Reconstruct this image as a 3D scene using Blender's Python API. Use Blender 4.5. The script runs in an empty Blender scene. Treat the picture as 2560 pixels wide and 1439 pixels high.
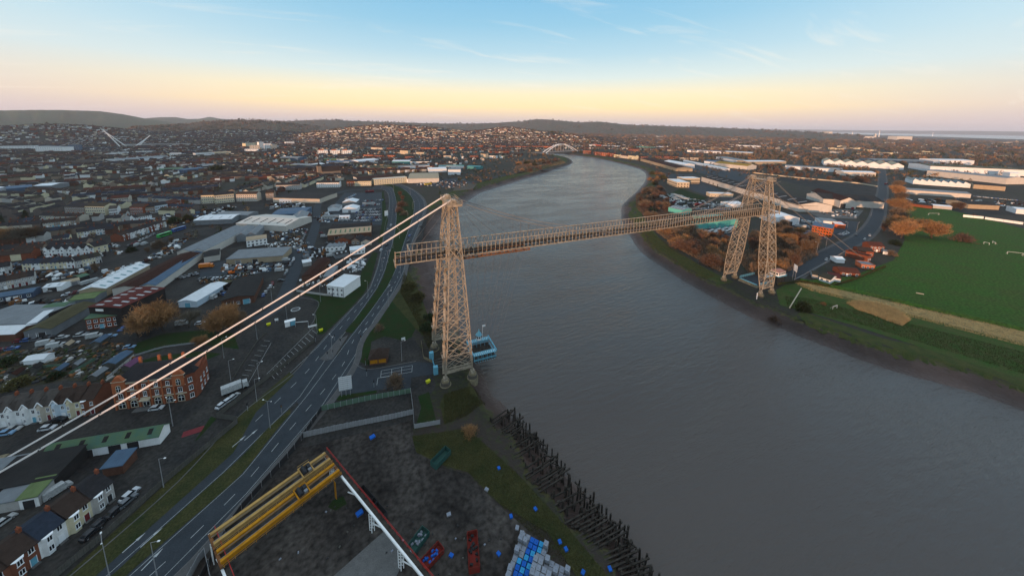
import bpy, math, random
import numpy as np
from mathutils import Vector, Matrix
from mathutils.geometry import tessellate_polygon

random.seed(7); rng = np.random.default_rng(7)
scene = bpy.context.scene
COL = scene.collection
R = math.radians

# ---------------------------------------------------------------- camera
CAM = (-31.12, -136.93, 103.96); YAW, PIT, ROL, FPX, PPY = .405, .165, .015, 861.54, 458.0
def _axes():
    f = np.array([math.sin(YAW)*math.cos(PIT), math.cos(YAW)*math.cos(PIT), -math.sin(PIT)])
    r = np.array([math.cos(YAW), -math.sin(YAW), 0.]); u = np.cross(r, f)
    c, s = math.cos(ROL), math.sin(ROL)
    return c*r+s*u, -s*r+c*u, f
RX, UX, FX = _axes()
cam_data = bpy.data.cameras.new('camera'); cam = bpy.data.objects.new('camera', cam_data); COL.objects.link(cam)
cam.matrix_world = Matrix(((RX[0], UX[0], -FX[0], CAM[0]), (RX[1], UX[1], -FX[1], CAM[1]), (RX[2], UX[2], -FX[2], CAM[2]), (0, 0, 0, 1)))
cam_data.sensor_fit = 'HORIZONTAL'; cam_data.sensor_width = 36; cam_data.lens = FPX/2560*36
cam_data.shift_y = -(719.5-PPY)/2560; cam_data.clip_end = 90000; cam_data.clip_start = .5
scene.camera = cam

# ---------------------------------------------------------------- sky, sun, exposure
SUN_AZ = Vector((-.80, -.60)).normalized(); SUN_EL = R(3.2)
world = bpy.data.worlds.new('World'); scene.world = world; world.use_nodes = True
nt = world.node_tree; nt.nodes.clear()
def wn(t, **k):
    n = nt.nodes.new(t)
    for a, b in k.items(): setattr(n, a, b)
    return n
sky = wn('ShaderNodeTexSky', sky_type='NISHITA'); sky.sun_disc = False
sky.sun_elevation = SUN_EL; sky.sun_rotation = math.atan2(SUN_AZ.x, SUN_AZ.y); sky.air_density = 1.2; sky.dust_density = 1.5
tc = wn('ShaderNodeTexCoord'); sep = wn('ShaderNodeSeparateXYZ'); nt.links.new(tc.outputs['Generated'], sep.inputs[0])
ramp = wn('ShaderNodeValToRGB'); nt.links.new(sep.outputs['Z'], ramp.inputs[0])
stops = [(0, (.46, .37, .35)), (.02, (.57, .44, .36)), (.05, (.75, .57, .31)), (.085, (.69, .59, .38)), (.13, (.48, .55, .54)),
         (.19, (.31, .46, .54)), (.26, (.20, .39, .52)), (.34, (.14, .34, .51)), (.6, (.36, .50, .64)), (1, (.58, .64, .70))]
cr = ramp.color_ramp
while len(cr.elements) < len(stops): cr.elements.new(.5)
for e, (p, c) in zip(cr.elements, stops): e.position = p; e.color = (*c, 1)
# the glow is strongest up river and fades to grey-mauve and paler blue away from it
ramp2 = wn('ShaderNodeValToRGB'); nt.links.new(sep.outputs['Z'], ramp2.inputs[0]); cr2 = ramp2.color_ramp
stops2 = [(0, (.40, .34, .36)), (.02, (.47, .39, .39)), (.05, (.54, .46, .41)), (.085, (.52, .50, .46)), (.13, (.44, .52, .54)), (.19, (.37, .50, .56)), (.26, (.30, .46, .57)), (.34, (.25, .43, .57)), (.6, (.36, .50, .64)), (1, (.58, .64, .70))]
while len(cr2.elements) < len(stops2): cr2.elements.new(.5)
for e, (p, c) in zip(cr2.elements, stops2): e.position = p; e.color = (*c, 1)
dotn = wn('ShaderNodeVectorMath', operation='DOT_PRODUCT'); dotn.inputs[1].default_value = (math.sin(YAW), math.cos(YAW), 0); nt.links.new(tc.outputs['Generated'], dotn.inputs[0])
azr = wn('ShaderNodeMapRange', interpolation_type='SMOOTHSTEP'); azr.inputs['From Min'].default_value = .95; azr.inputs['From Max'].default_value = .45; nt.links.new(dotn.outputs['Value'], azr.inputs['Value'])
mixaz = wn('ShaderNodeMixRGB'); nt.links.new(azr.outputs[0], mixaz.inputs[0]); nt.links.new(ramp.outputs[0], mixaz.inputs[1]); nt.links.new(ramp2.outputs[0], mixaz.inputs[2])
# high thin cirrus: two noise layers stretched along the horizon
div = wn('ShaderNodeVectorMath', operation='DIVIDE'); cz = wn('ShaderNodeMath', operation='ADD'); cz.inputs[1].default_value = .12
nt.links.new(sep.outputs['Z'], cz.inputs[0]); cmb = wn('ShaderNodeCombineXYZ')
for i in range(3): nt.links.new(cz.outputs[0], cmb.inputs[i])
nt.links.new(tc.outputs['Generated'], div.inputs[0]); nt.links.new(cmb.outputs[0], div.inputs[1])
mp = wn('ShaderNodeMapping'); mp.inputs['Rotation'].default_value = (0, 0, R(25)); mp.inputs['Scale'].default_value = (.55, 2.6, 1)
nt.links.new(div.outputs[0], mp.inputs[0])
nz = wn('ShaderNodeTexNoise'); nz.inputs['Scale'].default_value = 1.3; nz.inputs['Detail'].default_value = 7; nz.inputs['Roughness'].default_value = .62; nz.inputs['Distortion'].default_value = .6
nt.links.new(mp.outputs[0], nz.inputs['Vector'])
cl = wn('ShaderNodeMapRange'); cl.inputs['From Min'].default_value = .56; cl.inputs['From Max'].default_value = .82; cl.inputs['To Max'].default_value = .55
nt.links.new(nz.outputs['Fac'], cl.inputs['Value'])
mixc = wn('ShaderNodeMixRGB'); mixc.inputs[2].default_value = (.68, .62, .54, 1)
nt.links.new(cl.outputs[0], mixc.inputs[0]); nt.links.new(mixaz.outputs[0], mixc.inputs[1])
bg1 = wn('ShaderNodeBackground'); bg1.inputs[1].default_value = .10; nt.links.new(sky.outputs[0], bg1.inputs[0])
bg2 = wn('ShaderNodeBackground'); bg2.inputs[1].default_value = 1.15; nt.links.new(mixc.outputs[0], bg2.inputs[0])
mx = wn('ShaderNodeMixShader'); mx.inputs[0].default_value = .9
nt.links.new(bg1.outputs[0], mx.inputs[1]); nt.links.new(bg2.outputs[0], mx.inputs[2])
wo = wn('ShaderNodeOutputWorld'); nt.links.new(mx.outputs[0], wo.inputs[0])

sun_data = bpy.data.lights.new('sun', 'SUN'); sun_data.energy = 4.6; sun_data.angle = R(.6); sun_data.color = (1.0, .54, .29)
sun = bpy.data.objects.new('sun', sun_data); COL.objects.link(sun)
sun.rotation_euler = Vector((-SUN_AZ.x*math.cos(SUN_EL), -SUN_AZ.y*math.cos(SUN_EL), -math.sin(SUN_EL))).to_track_quat('-Z', 'Y').to_euler()
scene.view_settings.view_transform = 'Standard'; scene.view_settings.look = 'None'; scene.view_settings.exposure = .60; scene.view_settings.gamma = 1
scene.render.engine = 'CYCLES'
scene.cycles.max_bounces = 5; scene.cycles.diffuse_bounces = 2; scene.cycles.glossy_bounces = 2; scene.cycles.transmission_bounces = 3; scene.cycles.volume_bounces = 0
scene.cycles.volume_step_rate = 4; scene.cycles.use_denoising = True

# ---------------------------------------------------------------- where things stand: surveyed points of the site
def ground(px, py, z=0.0):
    d = FX + RX*(px-1280)/FPX - UX*(py-PPY)/FPX
    t = (z-CAM[2])/d[2]
    return Vector((CAM[0]+d[0]*t, CAM[1]+d[1]*t))
def _crop(ox, oy, s): return lambda x, y, z=0.0: ground(ox+x/s, oy+y/s, z)
A0 = _crop(0, 1039, 3.597); A1 = _crop(500, 1039, 3.597); A2 = _crop(1000, 1000, 3.2786); A3 = _crop(0, 700, 3.597)
B0 = _crop(0, 440, 3.597); B1 = _crop(500, 440, 3.597); B2 = _crop(500, 740, 3.597); B3 = _crop(0, 260, 4)
B4 = _crop(600, 260, 4); B5 = _crop(1240, 260, 4); B6 = _crop(1880, 300, 3.765); B7 = _crop(1880, 560, 2.878)
C4 = _crop(1300, 420, 3.879)
PX = _crop(0, 0, 1)

# ---------------------------------------------------------------- materials
MATS = {}
def mat(name, col, rough=.85, noise=.25, scale=.6, metal=0, bump=0, bscale=6, wave=None, rand=0, spec=.08, emit=None, alt=None, fine=0):
    """col: base colour; noise: how far a world-space noise shifts it; alt: second colour mixed in by the noise; wave=(axis, scale, depth): ribs."""
    if name in MATS: return MATS[name]
    m = bpy.data.materials.new(name); m.use_nodes = True; t = m.node_tree; N = t.nodes; L = t.links
    b = N['Principled BSDF']; b.inputs['Roughness'].default_value = rough; b.inputs['Metallic'].default_value = metal
    b.inputs['Specular IOR Level'].default_value = spec
    geo = N.new('ShaderNodeNewGeometry')
    n1 = N.new('ShaderNodeTexNoise'); n1.inputs['Scale'].default_value = scale; n1.inputs['Detail'].default_value = 6; n1.inputs['Roughness'].default_value = .65
    L.new(geo.outputs['Position'], n1.inputs['Vector'])
    mr = N.new('ShaderNodeMapRange'); mr.inputs['From Min'].default_value = .32; mr.inputs['From Max'].default_value = .68
    L.new(n1.outputs['Fac'], mr.inputs['Value'])
    mix = N.new('ShaderNodeMixRGB'); mix.inputs[1].default_value = (*col, 1)
    c2 = alt if alt else tuple(c*(1-noise) for c in col)
    mix.inputs[2].default_value = (*c2, 1); L.new(mr.outputs[0], mix.inputs[0]); out = mix.outputs[0]
    if fine:
        n3 = N.new('ShaderNodeTexNoise'); n3.inputs['Scale'].default_value = scale*14; n3.inputs['Detail'].default_value = 4; L.new(geo.outputs['Position'], n3.inputs['Vector'])
        m3 = N.new('ShaderNodeMapRange'); m3.inputs['From Min'].default_value = .3; m3.inputs['From Max'].default_value = .7
        m3.inputs['To Min'].default_value = 1-fine; m3.inputs['To Max'].default_value = 1+fine; L.new(n3.outputs['Fac'], m3.inputs['Value'])
        mm = N.new('ShaderNodeMixRGB'); mm.blend_type = 'MULTIPLY'; mm.inputs[0].default_value = 1; L.new(out, mm.inputs[1]); L.new(m3.outputs[0], mm.inputs[2]); out = mm.outputs[0]
    if rand:
        oi = N.new('ShaderNodeObjectInfo'); hs = N.new('ShaderNodeHueSaturation'); m2 = N.new('ShaderNodeMapRange')
        m2.inputs['To Min'].default_value = 1-rand; m2.inputs['To Max'].default_value = 1+rand
        L.new(oi.outputs['Random'], m2.inputs['Value']); L.new(m2.outputs[0], hs.inputs['Value']); L.new(out, hs.inputs['Color']); out = hs.outputs[0]
    L.new(out, b.inputs['Base Color'])
    if wave or bump:
        bp = N.new('ShaderNodeBump')
        if wave:
            tcn = N.new('ShaderNodeTexCoord'); wv = N.new('ShaderNodeTexWave'); wv.bands_direction = wave[0]; wv.inputs['Scale'].default_value = wave[1]
            L.new(tcn.outputs['Object'], wv.inputs['Vector']); L.new(wv.outputs['Fac'], bp.inputs['Height']); bp.inputs['Distance'].default_value = wave[2]; bp.inputs['Strength'].default_value = .8
        else:
            n2 = N.new('ShaderNodeTexNoise'); n2.inputs['Scale'].default_value = bscale; n2.inputs['Detail'].default_value = 5; L.new(geo.outputs['Position'], n2.inputs['Vector'])
            L.new(n2.outputs['Fac'], bp.inputs['Height']); bp.inputs['Distance'].default_value = bump; bp.inputs['Strength'].default_value = .7
        L.new(bp.outputs[0], b.inputs['Normal'])
    if emit:
        b.inputs['Emission Color'].default_value = (*emit[0], 1); b.inputs['Emission Strength'].default_value = emit[1]
    MATS[name] = m
    return m
def M(name): return MATS[name]

# ---------------------------------------------------------------- mesh helpers
class MB:
    """collects faces; build() links them as ONE mesh object"""
    def __init__(s): s.v = []; s.f = []; s.m = []; s.mats = []
    def mi(s, m):
        if m not in s.mats: s.mats.append(m)
        return s.mats.index(m)
    def face(s, pts, m):
        b = len(s.v); s.v.extend([tuple(p) for p in pts]); s.f.append(tuple(range(b, b+len(pts)))); s.m.append(s.mi(m)); return s
    def hexa(s, P, m):
        """8 points: bottom ring 0-3, top ring 4-7 (ccw seen from above)"""
        b = len(s.v); s.v.extend([tuple(p) for p in P]); k = s.mi(m)
        for q in ((3, 2, 1, 0), (4, 5, 6, 7), (0, 1, 5, 4), (1, 2, 6, 5), (2, 3, 7, 6), (3, 0, 4, 7)): s.f.append(tuple(b+i for i in q)); s.m.append(k)
        return s
    def box(s, x0, x1, y0, y1, z0, z1, m):
        return s.hexa([(x0, y0, z0), (x1, y0, z0), (x1, y1, z0), (x0, y1, z0), (x0, y0, z1), (x1, y0, z1), (x1, y1, z1), (x0, y1, z1)], m)
    def prism(s, poly, z0, z1, m, cap=True):
        n = len(poly); b = len(s.v); k = s.mi(m)
        s.v.extend([(p[0], p[1], z0) for p in poly]); s.v.extend([(p[0], p[1], z1) for p in poly])
        for i in range(n): j = (i+1) % n; s.f.append((b+i, b+j, b+n+j, b+n+i)); s.m.append(k)
        if cap:
            s.f.append(tuple(range(b+n, b+2*n))); s.m.append(k); s.f.append(tuple(range(b+n-1, b-1, -1))); s.m.append(k)
        return s
    def profile(s, prof, x0, x1, m):
        """(y,z) profile extruded along x"""
        n = len(prof); b = len(s.v); k = s.mi(m)
        s.v.extend([(x0, p[0], p[1]) for p in prof]); s.v.extend([(x1, p[0], p[1]) for p in prof])
        for i in range(n): j = (i+1) % n; s.f.append((b+i, b+j, b+n+j, b+n+i)); s.m.append(k)
        s.f.append(tuple(range(b+n, b+2*n))); s.m.append(k); s.f.append(tuple(range(b+n-1, b-1, -1))); s.m.append(k)
        return s
    def tube(s, p, q, r0, r1, n, m, caps=True):
        p = Vector(p); q = Vector(q); d = (q-p).normalized(); a = d.orthogonal().normalized(); c = d.cross(a); b = len(s.v); k = s.mi(m)
        for o, r in ((p, r0), (q, r1)):
            for i in range(n):
                t = 2*math.pi*i/n; s.v.append(tuple(o+a*(r*math.cos(t))+c*(r*math.sin(t))))
        for i in range(n): j = (i+1) % n; s.f.append((b+i, b+j, b+n+j, b+n+i)); s.m.append(k)
        if caps: s.f.append(tuple(range(b+n, b+2*n))); s.m.append(k); s.f.append(tuple(range(b+n-1, b-1, -1))); s.m.append(k)
        return s
    def bar(s, p, q, w, h, m):
        """rectangular bar from p to q; w across (horizontal), h in the other direction"""
        p = Vector(p); q = Vector(q); d = (q-p).normalized(); up = Vector((0, 0, 1)) if abs(d.z) < .95 else Vector((0, 1, 0))
        a = d.cross(up).normalized()*(w/2); c = a.cross(d).normalized()*(h/2)
        return s.hexa([p-a-c, p+a-c, q+a-c, q-a-c, p-a+c, p+a+c, q+a+c, q-a+c], m)
    def mesh(s, name):
        me = bpy.data.meshes.new(name); me.from_pydata(s.v, [], s.f)
        for m in s.mats: me.materials.append(m)
        if len(s.mats) > 1: me.polygons.foreach_set('material_index', s.m)
        me.update(); return me
    def build(s, name, parent=None, loc=(0, 0, 0), rz=0, smooth=False):
        me = s.mesh(name)
        if smooth: me.polygons.foreach_set('use_smooth', [True]*len(me.polygons))
        return link(name, me, parent, loc, rz)
def link(name, me, parent=None, loc=(0, 0, 0), rz=0, scale=None):
    o = bpy.data.objects.new(name, me); COL.objects.link(o); o.parent = parent; o.location = loc if len(loc) == 3 else (*loc, 0)
    if rz: o.rotation_euler = (0, 0, rz)
    if scale: o.scale = scale
    return o
def tag(o, label, cat, group=None):
    o['label'] = label; o['category'] = cat
    if group: o['group'] = group
    return o
def empty(name, loc, rz, label, cat, group=None):
    o = link(name, None, None, loc if len(loc) == 3 else (*loc, 0), rz); o.empty_display_size = .5; return tag(o, label, cat, group)
def struct(o): o['kind'] = 'structure'; return o
def stuff(o, label=None, cat=None):
    o['kind'] = 'stuff'
    if label: o['label'] = label; o['category'] = cat
    return o
UNIT = {}
def unit_bar(m):
    """1 m square bar along +Z, shared by every straight member of that material"""
    if m not in UNIT: UNIT[m] = MB().box(-.5, .5, -.5, .5, 0, 1, m).mesh('bar')
    return UNIT[m]
def put_bar(name, p, q, w, h, m, parent, origin=(0, 0, 0)):
    p = Vector(p)-Vector(origin); q = Vector(q)-Vector(origin); d = q-p; o = link(name, unit_bar(m), parent, p)
    o.rotation_mode = 'QUATERNION'; o.rotation_quaternion = d.to_track_quat('Z', 'Y'); o.scale = (w, h, d.length); return o
def dup(root, loc, rz=None, label=None, group=None, scale=None):
    r = root.copy(); COL.objects.link(r); r.location = loc if len(loc) == 3 else (*loc, 0)
    if rz is not None: r.rotation_euler = (0, 0, rz)
    if scale: r.scale = scale
    if label: r['label'] = label
    if group: r['group'] = group
    for ch in KIDS.get(root.name, ()):
        c = ch.copy(); COL.objects.link(c); c.parent = r
        for g in KIDS.get(ch.name, ()):
            d = g.copy(); COL.objects.link(d); d.parent = c
    return r
KIDS = {}
def remember(root):
    KIDS[root.name] = list(root.children)
    for c in root.children: KIDS[c.name] = list(c.children)
def ang(p, q): return math.atan2(q[1]-p[1], q[0]-p[0])
def sheet(name, pts, z, m, thick=0, H=False):
    """flat polygon at height z; with thick, a slab with kerb faces"""
    P = [Vector((p[0], p[1], 0)) for p in pts]
    if sum(P[i].x*P[(i+1) % len(P)].y-P[(i+1) % len(P)].x*P[i].y for i in range(len(P))) < 0: P.reverse()
    tr = tessellate_polygon([P]); mb = MB(); k = mb.mi(m)
    mb.v = [(p.x, p.y, z) for p in P]
    for t in tr:
        a, b, c = (P[i] for i in t)
        mb.f.append(tuple(t) if (b-a).cross(c-a).z > 0 else tuple(reversed(t))); mb.m.append(k)
    if thick:
        n = len(P); mb.v += [(p.x, p.y, z-thick) for p in P]
        for i in range(n): j = (i+1) % n; mb.f.append((n+i, n+j, j, i)); mb.m.append(k)
    return struct(mb.build(name))
def ribbon(name, left, right, z, m, n=10, kind='structure'):
    """strip between two edge polylines"""
    a = resample(left, n); b = resample(right, n); mb = MB(); k = mb.mi(m)
    for p, q in zip(a, b): mb.v += [(p.x, p.y, z), (q.x, q.y, z)]
    for i in range(len(a)-1): mb.f.append((2*i, 2*i+1, 2*i+3, 2*i+2)); mb.m.append(k)
    o = mb.build(name); o['kind'] = kind; return o
def resample(pts, n):
    pts = [Vector((p[0], p[1])) for p in pts]; d = [0]
    for p, q in zip(pts, pts[1:]): d.append(d[-1]+(q-p).length)
    out = []
    for i in range(n):
        t = d[-1]*i/(n-1); k = max(j for j in range(len(d)-1) if d[j] <= t+1e-9)
        f = 0 if d[k+1] == d[k] else (t-d[k])/(d[k+1]-d[k]); out.append(pts[k].lerp(pts[k+1], min(1, f)))
    return out
def smooth_line(pts, n):
    """Catmull-Rom through the points"""
    P = [Vector((p[0], p[1])) for p in pts]; P = [P[0]*2-P[1]]+P+[P[-1]*2-P[-2]]; out = []
    for i in range(1, len(P)-2):
        for k in range(n):
            t = k/n; a, b, c, d = P[i-1:i+3]
            out.append(.5*((2*b)+(c-a)*t+(2*a-5*b+4*c-d)*t*t+(3*b-a-3*c+d)*t**3))
    return out+[P[-2]]
ORD = ['first', 'second', 'third', 'fourth', 'fifth', 'sixth', 'seventh', 'eighth', 'ninth', 'tenth', 'eleventh', 'twelfth', 'thirteenth', 'fourteenth', 'fifteenth', 'sixteenth', 'seventeenth', 'eighteenth', 'nineteenth', 'twentieth']
for _t in ('twenty', 'thirty', 'forty', 'fifty'): ORD += [_t+'-'+w_ for w_ in ORD[:9]]+[{'twenty': 'thirtieth', 'thirty': 'fortieth', 'forty': 'fiftieth', 'fifty': 'sixtieth'}[_t]]
def ordn(i): return ORD[i] if i < len(ORD) else 'farther'

# ---------------------------------------------------------------- palette
mat('asphalt', (.030, .038, .046), .8, .3, .25, fine=.2, spec=.15); mat('asphalt_worn', (.016, .017, .018), .9, .3, .07, alt=(.042, .040, .036), fine=.35)
mat('paving', (.085, .085, .085), .9, .25, .5, fine=.2); mat('paint_white', (.42, .44, .44), .7, .45, 2.5); mat('paint_red', (.16, .03, .035), .8, .3, 1.5)
mat('earth', (.0085, .008, .0078), .95, .5, .05, alt=(.060, .053, .047), fine=.55, bump=.2, bscale=1.2); mat('concrete', (.115, .115, .112), .9, .3, .4, fine=.2)
mat('grass', (.009, .030, .007), .95, .4, .22, alt=(.019, .023, .008), fine=.35, bump=.12, bscale=3); mat('grass_pitch', (.028, .080, .010), .95, .3, .06, alt=(.042, .062, .013), fine=.5, bump=.1, bscale=2)
mat('grass_rough', (.046, .044, .016), .95, .3, .16, alt=(.018, .026, .009), fine=.4, bump=.3, bscale=1.5); mat('grass_bank', (.022, .066, .010), .95, .3, .2, alt=(.062, .062, .022), fine=.6, bump=.2, bscale=1.5)
mat('straw', (.34, .25, .11), .95, .3, .3, alt=(.12, .10, .045), fine=.35, bump=.2, bscale=2); mat('soil', (.045, .038, .030), .95, .4, .3, alt=(.03, .032, .016), fine=.4, bump=.2, bscale=1.5)
mat('steel_cream', (.37, .325, .25), .65, .45, .9, alt=(.15, .12, .085), spec=.3); mat('steel_rust', (.19, .085, .035), .8, .4, 1.0); mat('steel_blue', (.13, .36, .47), .5, .2, 1.5); mat('cable', (.62, .58, .55), .5, .2, 2)
mat('wire', (.10, .10, .11), .6, .1, 1); mat('steel_grey', (.22, .23, .24), .5, .2, 1, metal=.3); mat('galv', (.30, .31, .32), .5, .2, 1, metal=.2); mat('dark_metal', (.03, .032, .035), .6, .2, 2)
mat('stone_pier', (.26, .22, .14), .9, .4, .9, alt=(.10, .085, .06), fine=.2); mat('stone_dark', (.10, .09, .075), .95, .4, .9)
mat('glass_dark', (.012, .016, .02), .12, .1, .5, spec=.6); mat('white_paint', (.78, .79, .78), .6, .15, .8); mat('frame_white', (.75, .77, .78), .5, .1, 2)
mat('yellow', (.46, .20, .008), .65, .2, .8, alt=(.30, .13, .012), fine=.2); mat('yellow_faded', (.42, .26, .085), .75, .2, .6, alt=(.28, .17, .06), fine=.2); mat('red_rail', (.38, .035, .03), .6, .3, .8); mat('timber', (.055, .048, .040), .95, .4, .8, alt=(.018, .016, .014), fine=.3)
mat('fence_wood', (.10, .098, .088), .9, .3, .6, alt=(.06, .06, .052)); mat('fence_green', (.10, .17, .12), .8, .3, .7); mat('rubber', (.012, .012, .012), .9, .1, 3)
mat('mud', (.075, .062, .056), .55, .3, .1, fine=.2)
for i, c in enumerate([(.74, .75, .74), (.60, .54, .37), (.40, .39, .37), (.19, .075, .045), (.50, .60, .68), (.24, .19, .145), (.50, .45, .37), (.13, .11, .10)]):
    mat('wall%d' % i, c, .9, .18, .7, fine=.08)
for i, c in enumerate([(.028, .028, .031), (.046, .032, .026), (.026, .037, .056), (.080, .030, .021), (.070, .063, .057), (.040, .039, .028)]):
    mat('roof%d' % i, c, .85, .35, .9, fine=.2, wave=('Z', 5.2, .03))
mat('brick', (.21, .068, .038), .9, .3, .9, fine=.15); mat('brick_dark', (.12, .06, .042), .9, .3, .9, fine=.15); mat('terracotta', (.36, .115, .052), .85, .2, .9, fine=.1); mat('stone_cream', (.48, .41, .30), .85, .2, .8)
mat('sheet_white', (.66, .69, .71), .6, .15, .3, wave=('X', 3.0, .05)); mat('sheet_grey', (.19, .21, .225), .6, .25, .3, wave=('X', 3.0, .05)); mat('sheet_dark', (.028, .028, .028), .8, .35, .3, wave=('X', 3.0, .05))
mat('sheet_blue', (.075, .125, .19), .6, .25, .3, wave=('X', 3.0, .05)); mat('sheet_brown', (.040, .015, .010), .8, .35, .3, wave=('X', 3.0, .05)); mat('sheet_maroon', (.105, .022, .018), .75, .25, .3, wave=('X', 3.0, .05))
mat('sheet_olive', (.085, .078, .042), .85, .35, .3, wave=('X', 3.0, .05)); mat('sheet_green', (.060, .13, .105), .75, .35, .25, alt=(.10, .15, .07), wave=('X', 3.0, .05)); mat('sheet_teal', (.06, .22, .23), .5, .2, .3, wave=('X', 3.0, .05))
mat('sheet_lime', (.14, .19, .08), .8, .3, .3, wave=('X', 3.0, .05)); mat('sheet_turq', (.10, .40, .36), .6, .15, .3, wave=('X', 3.0, .05)); mat('sheet_tan', (.36, .29, .20), .7, .2, .3, wave=('X', 3.0, .05)); mat('sheet_pale', (.52, .49, .44), .7, .15, .2, wave=('X', 3.0, .05))
mat('skylight', (.34, .36, .37), .4, .1, 1); mat('orange', (.55, .12, .015), .5, .2, 1); mat('orange_red', (.42, .085, .025), .7, .2, 1)

# ================================================================ terrain, river, hills
LW = [(1634, 1439), (1555, 1335), (1442, 1215), (1366, 1135), (1293, 1060), (1265, 1015), (1226, 988), (1214, 945), (1197, 905), (1170, 860), (1140, 780), (1120, 700), (1108, 640), (1105, 580), (1130, 535), (1190, 489), (1215, 478), (1300, 452), (1360, 434), (1400, 420), (1425, 412), (1432, 405), (1422, 397), (1395, 391)]
RW = [(2560, 1026), (2436, 982), (2332, 953), (2227, 925), (2123, 888), (2019, 848), (1918, 807), (1867, 789), (1833, 770), (1786, 745), (1702, 698), (1656, 667), (1604, 631), (1573, 588), (1554, 549), (1553, 536), (1555, 515), (1571, 497), (1600, 470), (1615, 445), (1610, 430), (1590, 420), (1540, 407), (1490, 396), (1452, 391)]
WZ = -5.0
lw = [Vector((60, -420)), Vector((36, -150))]+[ground(*p, WZ) for p in LW]+[Vector((600, 1040)), Vector((560, 1120))]
rw = [Vector((320, -420)), Vector((219, -150))]+[ground(*p, WZ) for p in RW]+[Vector((700, 1060)), Vector((600, 1150))]
lw = smooth_line(lw, 4); rw = smooth_line(rw, 4)
RIVER = np.array([tuple(p) for p in lw]+[tuple(p) for p in reversed(rw)])
NL = len(lw)
def river_distance(x, y):
    """signed distance to the waterline (negative in the water) and whether the left bank is the nearer one"""
    x = np.asarray(x, float); y = np.asarray(y, float); best = np.full(x.shape, 1e9); left = np.zeros(x.shape, bool); ins = np.zeros(x.shape, bool); n = len(RIVER)
    for i in range(n):
        ax, ay = RIVER[i]; bx, by = RIVER[(i+1) % n]; dx, dy = bx-ax, by-ay
        t = np.clip(((x-ax)*dx+(y-ay)*dy)/(dx*dx+dy*dy+1e-9), 0, 1); d = np.hypot(x-ax-t*dx, y-ay-t*dy)
        c = d < best; best = np.where(c, d, best); left = np.where(c, i < NL, left)
        c = ((ay > y) != (by > y)) & (x < (bx-ax)*(y-ay)/(by-ay+1e-12)+ax); ins ^= c
    return np.where(ins, -best, best), left
def wob(x, y, k, s=0):
    return np.sin(x*k+1.3*np.sin(y*k*.7+s))*np.cos(y*k*1.1+.9*np.sin(x*k*.6+s*2))
TOWN_HILLS = [(1010, 2700, 84, 430, 330), (1120, 2450, 30, 260, 260), (1270, 2650, 84, 260, 300), (1400, 2500, 48, 230, 260), (860, 2600, 34, 330, 280), (620, 3300, 40, 500, 300), (60, 3000, 44, 420, 300), (230, 2900, 36, 300, 280)]
def _hill(px, d):
    v = FX+RX*(px-1280)/FPX; v = Vector((v[0], v[1])).normalized(); return CAM[0]+v.x*d, CAM[1]+v.y*d, v
HL = [(*_hill(px, d), h, a, b) for px, d, h, a, b in TOWN_HILLS]
def town_height(x, y):
    z = np.zeros(np.shape(x))
    for hx, hy, v, h, a, b in HL:
        u = (x-hx)*v.y-(y-hy)*v.x; w = (x-hx)*v.x+(y-hy)*v.y
        z = z+h*np.exp(-(u/a)**2-(w/b)**2)
    return z
def H(x, y):
    x = np.asarray(x, float); y = np.asarray(y, float); d, left = river_distance(x, y)
    wl = np.interp(y, [-100, -60, -10, 15, 50, 100, 400, 560, 640], [12, 12, 8, 9, 22, 27, 24, 16, 10]); wr = np.interp(y, [-100, -20, 60, 200, 400, 700, 900], [11.5, 11, 10, 15, 20, 16, 12])
    w = np.where(left, wl, wr)*(1+.16*wob(x, y, .21)+.12*wob(x, y, .55, 2)); t = np.clip(d/w, 0, 1)
    z = np.where(t < .72, WZ+2.6*t/.72, WZ+2.6+(-WZ-2.6)*np.sin((np.clip(t, .72, 1)-.72)/.28*math.pi/2))
    tr_ = np.clip(t, 0, 1); zr = np.where(tr_ < .82, WZ+3.6*tr_/.82, WZ+3.6+1.4*np.sin((np.clip(tr_, .82, 1)-.82)/.18*math.pi/2)); z = np.where(left, z, zr)
    mud = (d > 0) & (t < 1); g = np.abs(wob(x, y, .9, 1)); z = z-np.where(mud, .55*np.clip(1-g*3, 0, 1)*np.sin(np.pi*t), 0)+np.where(mud, .12*wob(x, y, 1.3), 0)
    z = np.where(d <= 0, WZ-np.clip(-d*.18, 0, 3), z)
    return z+np.where(d > 40, town_height(x, y), 0)
def grid_axis(segs, lo, hi):
    out = []
    for a, b, s in segs: out += list(np.arange(a, b, s))
    s = segs[-1][2]; v = segs[-1][1]
    while v < hi: out.append(v); s *= 1.22; v += s
    s = segs[0][2]; v = segs[0][0]-s; pre = []
    while v > lo: pre.append(v); s *= 1.22; v -= s
    return np.array(sorted(pre+out+[hi, lo]))
gx = grid_axis([(-300, -40, 20), (-40, 60, 2.5), (60, 160, 5), (160, 330, 2.5), (330, 780, 6), (780, 1300, 30)], -38000, 45000)
gy = grid_axis([(-200, -130, 12), (-130, 330, 2.5), (330, 1100, 6), (1100, 3600, 60)], -12000, 45000)
GX, GY = np.meshgrid(gx, gy); GZ = H(GX.ravel(), GY.ravel())-.06
nx, ny = len(gx), len(gy)
me = bpy.data.meshes.new('ground'); me.vertices.add(nx*ny); me.vertices.foreach_set('co', np.stack([GX.ravel(), GY.ravel(), GZ], 1).astype(np.float32).ravel())
ii = np.arange((nx-1)*(ny-1)); r0 = (ii//(nx-1))*nx+ii % (nx-1); q = np.stack([r0, r0+1, r0+nx+1, r0+nx], 1).astype(np.int32)
me.loops.add(q.size); me.loops.foreach_set('vertex_index', q.ravel()); me.polygons.add(len(q)); me.polygons.foreach_set('loop_start', np.arange(0, q.size, 4, dtype=np.int32))
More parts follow.
